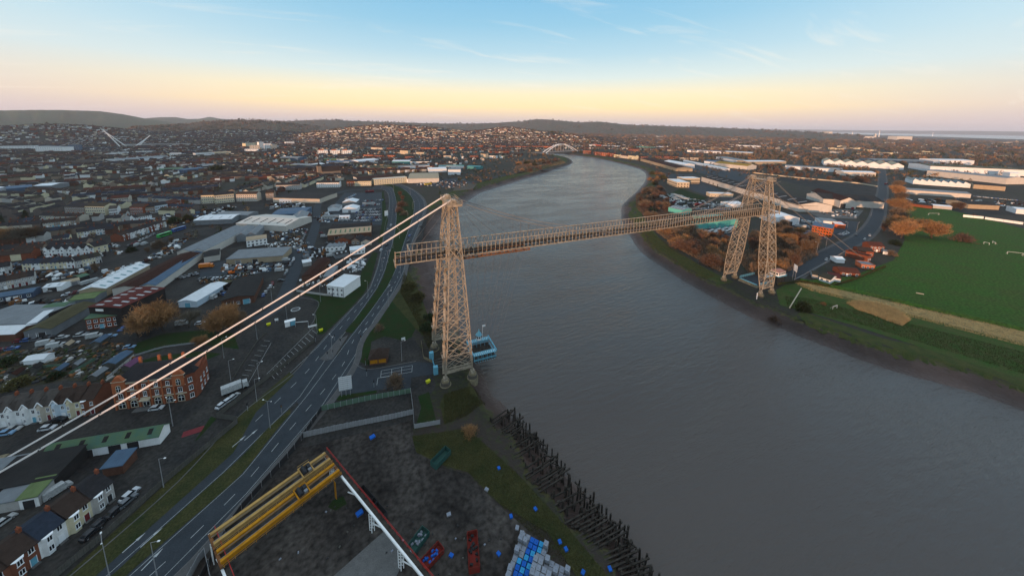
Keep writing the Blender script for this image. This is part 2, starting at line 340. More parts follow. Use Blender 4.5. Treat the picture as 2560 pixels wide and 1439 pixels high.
me.polygons.foreach_set('use_smooth', np.ones(len(q), bool)); me.update()
# ground: wet mud below the bank top, above it a patchwork of soil, rough grass and grey yards
m = bpy.data.materials.new('ground'); m.use_nodes = True; t = m.node_tree; N = t.nodes; L = t.links; b = N['Principled BSDF']
geo = N.new('ShaderNodeNewGeometry'); sp = N.new('ShaderNodeSeparateXYZ'); L.new(geo.outputs['Position'], sp.inputs[0])
def _noise(sc, det=5, vec=None):
    n = N.new('ShaderNodeTexNoise'); n.inputs['Scale'].default_value = sc; n.inputs['Detail'].default_value = det; L.new(vec or geo.outputs['Position'], n.inputs['Vector']); return n
def _mr(v, a, bb, c=0, d=1):
    n = N.new('ShaderNodeMapRange'); n.inputs['From Min'].default_value = a; n.inputs['From Max'].default_value = bb; n.inputs['To Min'].default_value = c; n.inputs['To Max'].default_value = d; L.new(v, n.inputs['Value']); return n.outputs[0]
def _mix(f, a, bb):
    n = N.new('ShaderNodeMixRGB'); L.new(f, n.inputs[0])
    for k, c in ((1, a), (2, bb)):
        if isinstance(c, tuple): n.inputs[k].default_value = (*c, 1)
        else: L.new(c, n.inputs[k])
    return n.outputs[0]
n_big = _noise(.004, 6); n_mid = _noise(.03, 6); n_fine = _noise(.5, 6)
land = _mix(_mr(n_big.outputs['Fac'], .42, .58), (.020, .018, .015), (.032, .024, .019)); land = _mix(_mr(n_mid.outputs['Fac'], .5, .62), land, (.016, .020, .009)); land = _mix(_mr(n_fine.outputs['Fac'], .35, .7, 0, .6), land, (.032, .029, .026))
veg = _mix(_mr(n_fine.outputs['Fac'], .4, .65), (.030, .036, .014), (.072, .062, .026))
mudc = _mix(_mr(n_mid.outputs['Fac'], .35, .65), (.080, .054, .046), (.038, .028, .025))
bz = N.new('ShaderNodeMath'); bz.operation = 'ADD'; L.new(sp.outputs['Z'], bz.inputs[0]); L.new(_mr(n_fine.outputs['Fac'], .3, .7, -.5, .5), bz.inputs[1])
c1 = _mix(_mr(bz.outputs[0], -1.5, -.9), mudc, veg); c2 = _mix(_mr(bz.outputs[0], -.45, -.1), c1, land)
L.new(c2, b.inputs['Base Color']); L.new(_mr(bz.outputs[0], -4.6, -3.2, .45, .92), b.inputs['Roughness']); b.inputs['Specular IOR Level'].default_value = .2
bp = N.new('ShaderNodeBump'); bp.inputs['Distance'].default_value = .9; bp.inputs['Strength'].default_value = .8; L.new(_noise(.7, 6).outputs['Fac'], bp.inputs['Height']); L.new(bp.outputs[0], b.inputs['Normal'])
me.materials.append(m); struct(link('ground', me))

# river water
m = bpy.data.materials.new('river_water'); m.use_nodes = True; t = m.node_tree; N = t.nodes; L = t.links; b = N['Principled BSDF']
b.inputs['Base Color'].default_value = (.070, .057, .050, 1); b.inputs['Roughness'].default_value = .06; b.inputs['IOR'].default_value = 1.33; b.inputs['Specular IOR Level'].default_value = .5
geo = N.new('ShaderNodeNewGeometry'); mp = N.new('ShaderNodeMapping'); mp.inputs['Rotation'].default_value = (0, 0, R(-28)); mp.inputs['Scale'].default_value = (.32, 1.15, 1); L.new(geo.outputs['Position'], mp.inputs[0])
na = _noise(.42, 5, mp.outputs[0]); nb = _noise(.045, 3, mp.outputs[0]); nc = _noise(1.9, 3, mp.outputs[0])
ad = N.new('ShaderNodeMath'); ad.operation = 'MULTIPLY_ADD'; L.new(nc.outputs['Fac'], ad.inputs[0]); ad.inputs[1].default_value = .35; L.new(na.outputs['Fac'], ad.inputs[2])
bp = N.new('ShaderNodeBump'); bp.inputs['Distance'].default_value = .85; L.new(ad.outputs[0], bp.inputs['Height']); L.new(_mr(nb.outputs['Fac'], .35, .65, .42, .92), bp.inputs['Strength']); L.new(bp.outputs[0], b.inputs['Normal'])
MATS['river_water'] = m
mb = MB(); mb.face([(-250, -420, WZ), (900, -420, WZ), (900, 1180, WZ), (-250, 1180, WZ)], m)
o = struct(mb.build('river'))
# the estuary far off to the right
e = [_hill(px, d) for px, d in ((2050, 16500), (2560, 10500), (3000, 9500), (3000, 30000), (2560, 30000), (2050, 30000))]
sheet('estuary', [(p[0], p[1]) for p in e], 1.0, mat('estuary_water', (.20, .23, .25), .25, .1, .001))

# hills on the skyline: each a long body with a front and a back slope
def ridge(name, prof, dist, depth, m, rough=.06, seed=0):
    mb = MB(); k = mb.mi(m); n = 0; xs = np.linspace(prof[0][0], prof[-1][0], max(24, int((prof[-1][0]-prof[0][0])/9)))
    ys = np.interp(xs, [p[0] for p in prof], [p[1] for p in prof]); rows = [(-1, 0), (-.75, .12), (-.5, .38), (-.3, .68), (-.12, .93), (0, 1), (.2, .85), (.6, .4), (1, 0)]; rnd = random.Random(seed)
    for px, py in zip(xs, ys):
        v = FX+RX*(px-1280)/FPX-UX*(py-PPY)/FPX; hd = math.hypot(v[0], v[1]); top = CAM[2]+v[2]/hd*dist; n += 1
        for r, f in rows:
            d = dist+r*depth+rnd.uniform(-.05, .05)*depth*(abs(r) < .9); z = top*f*(1+rnd.uniform(-rough, rough)*(f < 1))
            mb.v.append((CAM[0]+v[0]/hd*d, CAM[1]+v[1]/hd*d, max(z, 0)-1))
    w = len(rows)
    for i in range(n-1):
        for j in range(w-1): a = i*w+j; mb.f.append((a, a+w, a+w+1, a+1)); mb.m.append(k)
    return struct(mb.build(name, smooth=True))
mat('hill_wood', (.048, .052, .030), .95, .3, .003, alt=(.075, .055, .040), fine=.4); mat('hill_field', (.040, .066, .030), .95, .3, .0025, alt=(.055, .055, .036), fine=.35)
ridge('hills', [(-260, 288), (0, 276), (80, 275), (160, 275), (250, 278), (310, 286), (360, 296), (410, 303), (470, 311)], 8000, 2300, M('hill_field'), seed=1)
ridge('hills', [(300, 303), (350, 297), (400, 293), (440, 293), (470, 298), (500, 297), (525, 292), (550, 297), (600, 300), (700, 305)], 11500, 1800, M('hill_field'), seed=2)
ridge('hills', [(330, 320), (425, 315), (480, 310), (525, 306), (580, 302), (625, 300), (650, 301), (700, 306), (740, 311), (800, 318)], 4600, 900, M('hill_wood'), seed=3)
ridge('hills', [(600, 310), (660, 305), (740, 302), (805, 299), (870, 302), (930, 304), (1000, 306), (1100, 309), (1180, 309), (1240, 307.5), (1277, 304.5), (1307, 304), (1325, 299.5), (1345, 298), (1370, 299), (1402, 302), (1452, 306), (1502, 304.5), (1552, 310), (1590, 313), (1690, 316), (1790, 319.5), (1880, 323), (1960, 327), (2060, 333), (2160, 340)], 6800, 1700, M('hill_wood'), seed=4)
ridge('hills', [(1750, 322), (1880, 322.5), (2013, 324), (2145, 325.5), (2300, 327), (2430, 327.5), (2560, 329), (2800, 331)], 30000, 3500, M('hill_wood'), rough=.02, seed=5)
# unseen ridge to the south-west, its height shaped to shade the near town
mb = MB(); k = mb.mi(M('hill_wood')); ss = np.arange(-2200, 3300, 60); PERP = Vector((SUN_AZ.y, -SUN_AZ.x));  rnd = random.Random(5)
for s in ss:
    u = min(1, max(0, (s-300)/1900)); u2 = min(1, max(0, (s-1500)/1200)); top = 56+34*u*u*(3-2*u)+75*u2*u2*(3-2*u2)+rnd.uniform(-1.2, 1.2)
    for r, f in ((-420, 0), (-240, .45), (-90, .9), (0, 1), (100, .8), (260, .3), (420, 0)):
        p = SUN_AZ*(800+r)+PERP*s; mb.v.append((p.x, p.y, top*f-.5))
for i in range(len(ss)-1):
    for j in range(6): a = i*7+j; mb.f.append((a, a+7, a+8, a+1)); mb.m.append(k)
struct(mb.build('hills', smooth=True))

# grass that follows the bank from the field edge down to the mud
def bank_strip(line, offs, m, name='bank_grass', flip=1):
    P = resample(line, 160); mb = MB(); k = mb.mi(m); n = len(offs)
    for i, p in enumerate(P):
        d = (P[min(i+1, 159)]-P[max(i-1, 0)]).normalized(); nn = Vector((-d.y, d.x))*flip
        Q = [p+nn*(o_+(.9*math.sin(i*1.7)+.7*math.sin(i*.61) if j == 0 else 0)) for j, o_ in enumerate(offs)]; zz = H(np.array([q_.x for q_ in Q]), np.array([q_.y for q_ in Q]))
        for q_, z in zip(Q, zz): mb.v.append((q_.x, q_.y, float(z)+.02))
    for i in range(159):
        for j in range(n-1): a = i*n+j; mb.f.append((a, a+1, a+n+1, a+n) if flip < 0 else (a, a+n, a+n+1, a+1)); mb.m.append(k)
    return struct(mb.build(name, smooth=True))
mat('grass_slope', (.062, .060, .020), .95, .3, .22, alt=(.026, .044, .012), fine=.45, bump=.35, bscale=1.2)
i0 = min(range(len(rw)), key=lambda i: (rw[i]-ground(1918, 807, WZ)).length); bank_strip(rw[2:i0-1], [8.6, 10, 12, 15, 18, 22], M('grass_slope'), flip=-1)
i1 = min(range(len(rw)), key=lambda i: (rw[i]-ground(1786, 745, WZ)).length); bank_strip(rw[i1+1:-8], [9, 12, 15, 19, 24], M('grass_slope'), flip=-1)
j0 = min(range(len(lw)), key=lambda i: (lw[i]-ground(1130, 535, WZ)).length); bank_strip(lw[j0:-8], [17, 21, 26, 33, 40], M('grass_slope'), flip=1)
# ================================================================ roads, yards, grass: thin sheets over the ground
near_pts = [PX(-900, 1439), PX(-900, 640), PX(-300, 560), PX(0, 520), PX(300, 500), PX(700, 470), PX(1000, 462), PX(1075, 520), PX(1055, 600), PX(1010, 700), PX(1000, 800), PX(1060, 880), PX(1090, 960), PX(1040, 1060), PX(760, 1180), PX(500, 1439), PX(300, 1700), PX(-300, 2000)]
sheet('street_ground', near_pts, .0, M('asphalt_worn'))
LLe = [A0(330, 1680), A0(640, 1439), A0(1600, 600), (PX(592, 1046)), PX(660, 990), PX(736, 932), PX(778, 882), PX(808.6, 848), PX(833.6, 820), PX(861, 790), PX(911, 740), PX(931, 704), PX(947.6, 651), PX(956, 607), PX(964, 559.5), PX(972.6, 518), PX(971, 487), PX(960, 474), PX(930, 470)]
LRe = [A0(700, 1680), A0(1000, 1439), A0(1600, 880), PX(600, 1144.6), PX(667, 1072), PX(739, 1007), PX(800, 925), PX(848, 850), PX(864, 826), PX(917, 760), PX(956, 696), PX(972.6, 640), PX(985, 596), PX(991, 551), PX(992, 509.5), PX(984, 476), PX(975, 466), PX(940, 462)]
RLe = [A0(880, 1680), A0(1130, 1439), A0(1700, 940), PX(600, 1189), PX(680, 1088), PX(736, 1022), PX(788, 962), PX(839, 902), PX(850, 876), PX(872.5, 843), PX(911, 795.6), PX(956, 735), PX(986.5, 679), PX(1009, 607), PX(1022.7, 568), PX(1033.8, 532), PX(1033.8, 504), PX(1022.7, 484.5), PX(1000, 468), PX(970, 459)]
RRe = [A1(-900, 2050), A1(-320, 1520), PX(500, 1372.6), PX(640, 1210), PX(750, 1083.5), PX(806, 1018), PX(838, 980), PX(884, 907), PX(893, 865), PX(911, 832), PX(934, 804), PX(978, 740), PX(1004, 700), PX(1014, 660), PX(1034, 596), PX(1053, 551), PX(1062, 521), PX(1059, 501), PX(1045, 484.5), PX(1023, 470), PX(990, 457)]
LLe, LRe, RLe, RRe = (smooth_line(v, 4) for v in (LLe, LRe, RLe, RRe))
road_n = 90
ribbon('road', LLe, LRe, .03, M('asphalt'), road_n); ribbon('road', RLe, RRe, .03, M('asphalt'), road_n)
# the junction between the carriageways
sheet('road', [PX(742, 1003), PX(800, 922), PX(836, 880), PX(846, 895), PX(800, 948), PX(748, 1012)], .022, M('asphalt'))
def edge_strip(name, line, w0, w1, z, m, n=120):
    a = resample(line, n); l = []; r = []
    for i, p in enumerate(a):
        d = (a[min(i+1, n-1)]-a[max(i-1, 0)]).normalized(); nn = Vector((-d.y, d.x)); l.append(p+nn*w1); r.append(p+nn*w0)
    mb = MB(); k = mb.mi(m)
    for p, q in zip(l, r): mb.v += [(p.x, p.y, z), (q.x, q.y, z)]
    for i in range(n-1): mb.f.append((2*i, 2*i+1, 2*i+3, 2*i+2)); mb.m.append(k)
    return struct(mb.build(name))
def kerb(line, off, n=120, m=None, hgt=.12, wid=.3):
    """a raised kerb along an edge"""
    a = resample(line, n); mb = MB(); k = mb.mi(m or M('concrete'))
    for i, p in enumerate(a):
        d = (a[min(i+1, n-1)]-a[max(i-1, 0)]).normalized(); nn = Vector((-d.y, d.x))
        for o_, z in ((off, 0), (off, hgt), (off+wid, hgt), (off+wid, 0)): q_ = p+nn*o_; mb.v.append((q_.x, q_.y, z))
    for i in range(n-1):
        for j in range(3): mb.f.append((4*i+j, 4*i+4+j, 4*i+5+j, 4*i+1+j)); mb.m.append(k)
    return struct(mb.build('kerb'))
edge_strip('pavement', RRe, -2.6, -.2, .10, M('paving'))
kerb(RRe, -.25); kerb(LLe, .05)
# grass median (south part, north part) and verges
def between(l, r, a, b, name, m, z=.09, n=40):
    L_ = resample(l, 200)[int(a*199):int(b*199)+1]; R_ = resample(r, 200)[int(a*199):int(b*199)+1]
    return ribbon(name, L_, R_, z, m, n)
def frac(line, p):
    a = resample(line, 200); return min(range(200), key=lambda i: (a[i]-p).length)/199
f1a, f1b = frac(LRe, PX(739, 1007)), frac(RLe, PX(736, 1022))
ribbon('grass_median', [p for i, p in enumerate(resample(LRe, 200)) if i/199 < f1a], [p for i, p in enumerate(resample(RLe, 200)) if i/199 < f1b], .09, M('grass_rough'), 40)
f2a, f2b = frac(LRe, PX(858, 836)), frac(RLe, PX(872.5, 843))
ribbon('grass_median', [p for i, p in enumerate(resample(LRe, 200)) if i/199 > f2a], [p for i, p in enumerate(resample(RLe, 200)) if i/199 > f2b], .09, M('grass'), 60)
sheet('traffic_island', [B2(1080, 565), B2(1230, 400), B2(1330, 350), B2(1270, 330), B2(1330, 380), B2(1250, 480), B2(1190, 570), B2(1120, 580)][:3]+[B2(1320, 375), B2(1250, 480), B2(1190, 568), B2(1120, 580)], .10, M('paving'), .1)
for pts, m_ in [
    ([A0(860, 1439), A0(2000, 420), A0(2100, 330), PX(640, 1030), PX(735, 938), PX(724, 930), PX(620, 1018), A0(1450, 645), A0(590, 1439)], 'grass_rough'),   # verge between fence and road
    ([B2(150, 1100), B2(100, 1080), B2(0, 1230), A0(1750, 230), A0(1780, 210), B2(60, 1200)], 'grass'),
    ([B1(870, 1050), B1(1290, 1085), B1(1420, 920), B1(1560, 680), B1(1600, 690), B1(1535, 940), B1(1470, 1060), B1(1290, 1250), B1(1110, 1420), B1(1050, 1420), B1(1030, 1280), B1(1065, 1130), B1(1000, 1085)], 'grass'),
    ([B1(1650, 130), B1(1690, 400), B1(1640, 600), B1(1600, 600), B1(1640, 400), B1(1635, 150)], 'grass'),
    ([B2(1740, 30), B2(1870, 60), B2(1960, 250), B2(1900, 370), B2(1830, 400), B2(1660, 360), B2(1540, 410), B2(1520, 620), B2(1440, 590), B2(1420, 520), B2(1570, 240)], 'grass'),   # lawn by the bridge
    ([B1(1860, 830), B1(1990, 1080), B1(2060, 1290), B1(2000, 1439), B1(1740, 1140), B1(1730, 1130)], 'grass_rough'),
    ([A3(1190, 650), A3(1240, 560), A3(1480, 480), A3(1820, 450), A3(2100, 480), A3(2150, 620), A3(1760, 570), A3(1460, 610), A3(1430, 640), A3(1250, 665)], 'grass'),   # little park with the orange trees
    ([A3(1230, 740), A3(1380, 690), A3(1800, 640), A3(1990, 660), A3(1850, 720), A3(1300, 760)], 'grass'),
    ([A3(0, 640), A3(420, 610), A3(1090, 560), A3(1210, 640), A3(1200, 740), A3(1080, 900), A3(1000, 920), A3(600, 900), A3(0, 1000), A3(-500, 1000), A3(-500, 660)], 'soil'),   # back gardens and allotments
    ([B2(1200, 900), B2(1590, 845), B2(1590, 870), B2(1240, 940)], 'grass'),
    ([crop for crop in (B2(1960, 900), B2(2060, 860), B2(2130, 1150), B2(1935, 1190), B2(1990, 1000))], 'grass'),
    ([PX(1110, 985), PX(1180, 965), PX(1200, 1000), PX(1165, 1030), PX(1110, 1060), PX(1100, 1010)], 'grass_rough'),
    ([PX(1030, 1090), PX(1090, 1082), PX(1150, 1072), PX(1190, 1090), PX(1290, 1180), PX(1420, 1320), PX(1520, 1439), PX(1440, 1439), PX(1370, 1330), PX(1250, 1260), PX(1170, 1180), PX(1100, 1160), PX(1040, 1130)], 'grass_rough'),
    ([PX(2250, 525), PX(2300, 508), PX(2440, 540), PX(2560, 572), PX(2900, 640), PX(2900, 950), PX(2560, 828), PX(2300, 770), PX(2010, 702), PX(2130, 690), PX(2235, 650), PX(2262, 600)], 'grass_pitch'),
    ([PX(1960, 712), PX(2010, 706), PX(2300, 775), PX(2560, 832), PX(2900, 960), PX(2900, 1060), PX(2560, 948), PX(2330, 876), PX(2130, 812), PX(2020, 780), PX(1950, 762), PX(1940, 725)], 'grass_bank'),
    ([PX(1990, 705), PX(2010, 703), PX(2300, 772), PX(2560, 829), PX(2900, 952), PX(2900, 985), PX(2560, 858), PX(2330, 800), PX(2170, 756), PX(2030, 722)], 'straw'),
]:
    GZI = globals().get('GZI', 0)+1; sheet('grass', pts, {'grass_bank': .03, 'straw': .10}.get(m_, .045+.002*GZI), M(m_))
# low embankment along the playing field
mb = MB(); k = mb.mi(M('grass_pitch')); ln = resample([PX(2000, 702), PX(2160, 735), PX(2300, 768), PX(2560, 826), PX(2900, 950)], 40)
for i, p in enumerate(ln):
    d = (ln[min(i+1, 39)]-ln[max(i-1, 0)]).normalized(); nn = Vector((-d.y, d.x))
    for o_, z in ((5, 0), (2.2, 1.3), (.8, 1.5), (-1.6, .05)): q_ = p+nn*o_; mb.v.append((q_.x, q_.y, z))
for i in range(39):
    for j in range(3): mb.f.append((4*i+j, 4*i+4+j, 4*i+5+j, 4*i+1+j)); mb.m.append(k)
struct(mb.build('grass_embankment', smooth=True))
# earth yard of the gantry crane, its concrete pad, the tarmac by the bridge, right-bank roads and yards
sheet('yard', [A1(-500, 1700), PX(480, 1425), A1(330, 960), PX(752, 1120), PX(1030, 1050), PX(1035, 1100), PX(1100, 1165), PX(1170, 1185), PX(1250, 1265), PX(1340, 1340), PX(1400, 1450), PX(1450, 1600), PX(700, 1700)], .015, M('earth'))
sheet('grass', [A1(1150, 820), A1(1190, 760), A1(1290, 720), A1(1320, 790), A1(1220, 850)], .034, M('grass'))
sheet('concrete_pad', [A1(1100, 1530), A1(1200, 1439), A1(1650, 1040), A1(1860, 1180), A1(1840, 1300), A1(1700, 1560)], .06, M('concrete'))
sheet('bridge_approach', [B2(1380, 580), B2(1500, 660), B2(1680, 640), B2(1960, 590), B2(2090, 600), B2(2100, 700), B2(1900, 730), B2(1890, 840), B2(1600, 840), B2(1220, 920), B2(1150, 950), B2(1290, 760)], .035, M('asphalt'))
sheet('bus_forecourt', [B2(1520, 620), B2(1530, 420), B2(1640, 365), B2(1720, 375), B2(1830, 410), B2(1930, 420), B2(1960, 590), B2(1700, 640), B2(1540, 650)], .028, M('asphalt_worn'))
RB = smooth_line([PX(2205, 425), PX(2207, 470), PX(2200, 510), PX(2190, 550), PX(2160, 588), PX(2110, 615), PX(2060, 640), PX(2010, 665), PX(1975, 690)], 6)
edge_strip('road', RB, -5, 5, .05, M('asphalt'), 60); edge_strip('pavement', RB, 5, 7.5, .06, M('paving'), 60); edge_strip('pavement', RB, -7.5, -5, .06, M('paving'), 60)
edge_strip('road', smooth_line([PX(1420, 420), PX(1330, 428), PX(1250, 440), PX(1180, 455), PX(1080, 462), PX(960, 470), PX(860, 478), PX(800, 505), PX(790, 560), PX(770, 620), PX(740, 670), PX(700, 760), PX(640, 800)], 5), -4, 4, .02, M('asphalt'), 90)
for pts, m_ in [
    ([C4(1350, 260), C4(1850, 320), C4(2050, 380), C4(1700, 450), C4(1420, 420)], 'asphalt_worn'), ([C4(1690, 590), C4(2110, 560), C4(2080, 650), C4(1880, 680)], 'asphalt'),
    ([B6(220, 900), B6(440, 880), B6(1010, 960), B6(960, 1080), B6(720, 1130), B6(400, 1090), B6(230, 1000)], 'asphalt'), ([C4(1380, 60), C4(1700, 60), C4(1860, 170), C4(2150, 330), C4(1900, 300), C4(1600, 190)], 'asphalt'),
    ([B6(230, 500), B6(1180, 620), B6(1190, 700), B6(1000, 740), B6(240, 560)], 'asphalt_worn'), ([B5(1600, 560), B5(2300, 640), B5(2560, 690), B5(2560, 800), B5(2200, 740), B5(1800, 620)], 'asphalt'),
    ([B6(460, 840), B6(980, 840), B6(1050, 850), B6(980, 930), B6(640, 920)], 'concrete'), ([B6(1440, 780), B6(2560, 830), B6(2560, 900), B6(1960, 880), B6(1440, 830)], 'asphalt_worn')]:
    GZI += 1; sheet('yard', pts, .02+.002*(GZI-16), M(m_))
sheet('grass', [C4(1560, 200), C4(1820, 290), C4(1700, 330), C4(1400, 270)], .03, M('grass'))
for pts in ([B4(1700, 800), B4(2180, 850), B4(2360, 800), B4(2200, 740), B4(1860, 760)], [B1(1060, 420), B1(1640, 440), B1(1650, 150), B1(1300, 150)], [B1(560, 700), B1(960, 600), B1(900, 780), B1(640, 860), B1(0, 940), B1(0, 800)]):
    GZI += 1; sheet('yard', pts, .02+.002*(GZI-16), M('asphalt'))
# road markings
def dashes(line, offs, a0, a1, dash, gap, w, z=.045, name='road_marking'):
    n = 400; a = resample(line, n); ln = sum((a[i+1]-a[i]).length for i in range(n-1)); mb = MB(); k = mb.mi(M('paint_white')); s = a0*ln
    def at(s):
        f = s/ln*(n-1); i = min(int(f), n-2); p = a[i].lerp(a[i+1], f-i); d = (a[i+1]-a[i]).normalized(); return p, Vector((-d.y, d.x))
    while s < a1*ln:
        p, n1 = at(s); q, n2 = at(min(s+dash, ln*.999))
        for v in (p+n1*(offs-w/2), p+n1*(offs+w/2), q+n2*(offs+w/2), q+n2*(offs-w/2)): mb.v.append((v.x, v.y, z))
        b_ = len(mb.v)-4; mb.f.append((b_+3, b_+2, b_+1, b_)); mb.m.append(k); s += dash+gap
    return stuff(mb.build(name))
midL = [a.lerp(b, .5) for a, b in zip(resample(LLe, 200), resample(LRe, 200))]; midR = [a.lerp(b, .5) for a, b in zip(resample(RLe, 200), resample(RRe, 200))]
for ln in (midL, midR): dashes(ln, 0, .0, .98, 3, 5, .16)
for ln, o_ in ((LLe, -.5), (LRe, .4), (RLe, -.4), (RRe, .5)): dashes(ln, o_, 0, .98, 30, .02, .12)
def arrow(p, d, L_=4.5):
    d = Vector(d).normalized(); n_ = Vector((-d.y, d.x)); mb = MB()
    def P(u, v): q_ = Vector(p)+d*u+n_*v; return (q_.x, q_.y, .048)
    mb.face([P(0, -.12), P(L_*.6, -.12), P(L_*.6, .12), P(0, .12)][::-1] if False else [P(0, .12), P(0, -.12), P(L_*.6, -.12), P(L_*.6, .12)], M('paint_white')); mb.face([P(L_*.6, .4), P(L_*.6, -.4), P(L_, 0)], M('paint_white'))
    return struct(mb.build('road_arrow'))
dl = (A0(1230, 1130)-A0(990, 1340)); dr = A0(1550, 1190)-A0(1350, 1400)
for p_, d_ in ((A0(1100, 1230), dl), (A0(1210, 1160)+Vector((1.6, -1.2)), dl), (A0(1270, 1390), dr), (A1(290, 280), dl), (A1(400, 220), dl), (B2(1465, 330), RRe[40]-RRe[38]), (B1(1640, 1010), RRe[44]-RRe[42]), (B1(1690, 1000), RRe[44]-RRe[42])): arrow(p_, d_)
# hatched queueing lanes on the bridge approach
def stripe(p, q, w=.14, name='road_marking', z=.045, m='paint_white'):
    p = Vector(p); q = Vector(q); d = (q-p).normalized()*(w/2); n_ = Vector((-d.y, d.x)); mb = MB()
    mb.face([(v.x, v.y, z) for v in (p+n_, p-n_, q-n_, q+n_)], M(m)); return struct(mb.build(name))
for a_, b_ in (((1625, 730), (1905, 680)), ((1630, 670), (1910, 622)), ((1628, 700), (1908, 650)), ((1625, 730), (1630, 670)), ((1720, 715), (1725, 655)), ((1810, 697), (1815, 638)), ((1905, 680), (1910, 622)), ((1590, 800), (1600, 735)), ((1600, 735), (1720, 718))): stripe(B2(*a_), B2(*b_))
for i in range(13):   # bays of the car park
    a_ = Vector(B2(625+i*32, 690-i*32)); stripe(a_, a_+(B2(850, 500)-B2(800, 455))*.9, .12)
for i in range(9): a_ = Vector(B2(350+i*28, 750-i*44)); stripe(a_, a_+(B2(400, 760)-B2(330, 750))*.9, .1)
stripe(B2(600, 700), B2(1020, 280), .12); stripe(B2(430, 790), B2(640, 420), .1)
edge_strip('red_surface', [A0(1640, 170), A0(1830, 110)], -1.3, 1.3, .03, M('paint_red'), 4)
# pitch lines
for a_, b_ in (((1945, 915), (2085, 1070)), ((1885, 1160), (2005, 1355)), ((2365, 1030), (2425, 1095)), ((2480, 1150), (2555, 1215)), ((2000, 1030), (2020, 1060))): stripe(B6(*a_), B6(*b_), .35, 'pitch_line', .06)

# mini roundabout of the turning circle and its kerb line
c_ = PX(739, 773); mb = MB(); k_ = mb.mi(M('paint_white')); k2 = mb.mi(M('paving'))
for r_, z_ in ((2.4, .06), (1.9, .10), (1.0, .14), (.02, .15)):
    for i in range(24): a_ = 2*math.pi*i/24; mb.v.append((c_.x+r_*math.cos(a_), c_.y+r_*math.sin(a_), z_))
for j in range(3):
    for i in range(24): i2 = (i+1) % 24; mb.f.append((j*24+i, j*24+i2, (j+1)*24+i2, (j+1)*24+i)); mb.m.append(k_ if j == 0 else k2)
struct(mb.build('mini_roundabout'))
kerb(smooth_line([PX(750, 744), PX(775, 747), PX(793, 753), PX(796, 764), PX(786, 782), PX(786, 797), PX(774, 816)], 6), 0, 60)
kerb(smooth_line([PX(884, 905), PX(893, 914), PX(906, 921), PX(926, 923), PX(960, 918), PX(1040, 903)], 5), 0, 50)
kerb(smooth_line([PX(800, 898), PX(826, 872), PX(848, 846), PX(856, 836)], 5), 0, 30)

# ================================================================ the transporter bridge
SPAN = 199.8; BZ0, BZ1 = 50.5, 55.4; BY = 4.0; TOPZ = 73.0
bridge = empty('transporter_bridge', (0, 0, 0), 0, 'tall cream lattice-steel transporter bridge spanning the brown river', 'bridge')
SC = M('steel_cream'); mat('steel_shade', (.05, .042, .034), .8, .3, 1)  # darker steel: shade inside the boom put into the colour of its inner members
def leg_pos(z):
    """half width along the boom, centre offset across it, half thickness across it"""
    t = (z-3)/(TOPZ-3); hw = 5.7+(1.5-5.7)*t; yc = 12.15+(4.9-12.15)*t
    th = float(np.interp(z, [3, 6, 14, 26, 40, 52, 73], [.3, .9, 2.0, 2.6, 2.5, 2.0, .95])); return hw, yc, th
ZB = [5.5, 12.5, 20, 27.3, 34.4, 41.6, 48.8]; ZT = [48.8, 55.8, 61.5, 67.2, 72.4]
PANELS = list(zip(ZB, ZB[1:]))+list(zip(ZT, ZT[1:]))
n_brace = 0
joined = MB()
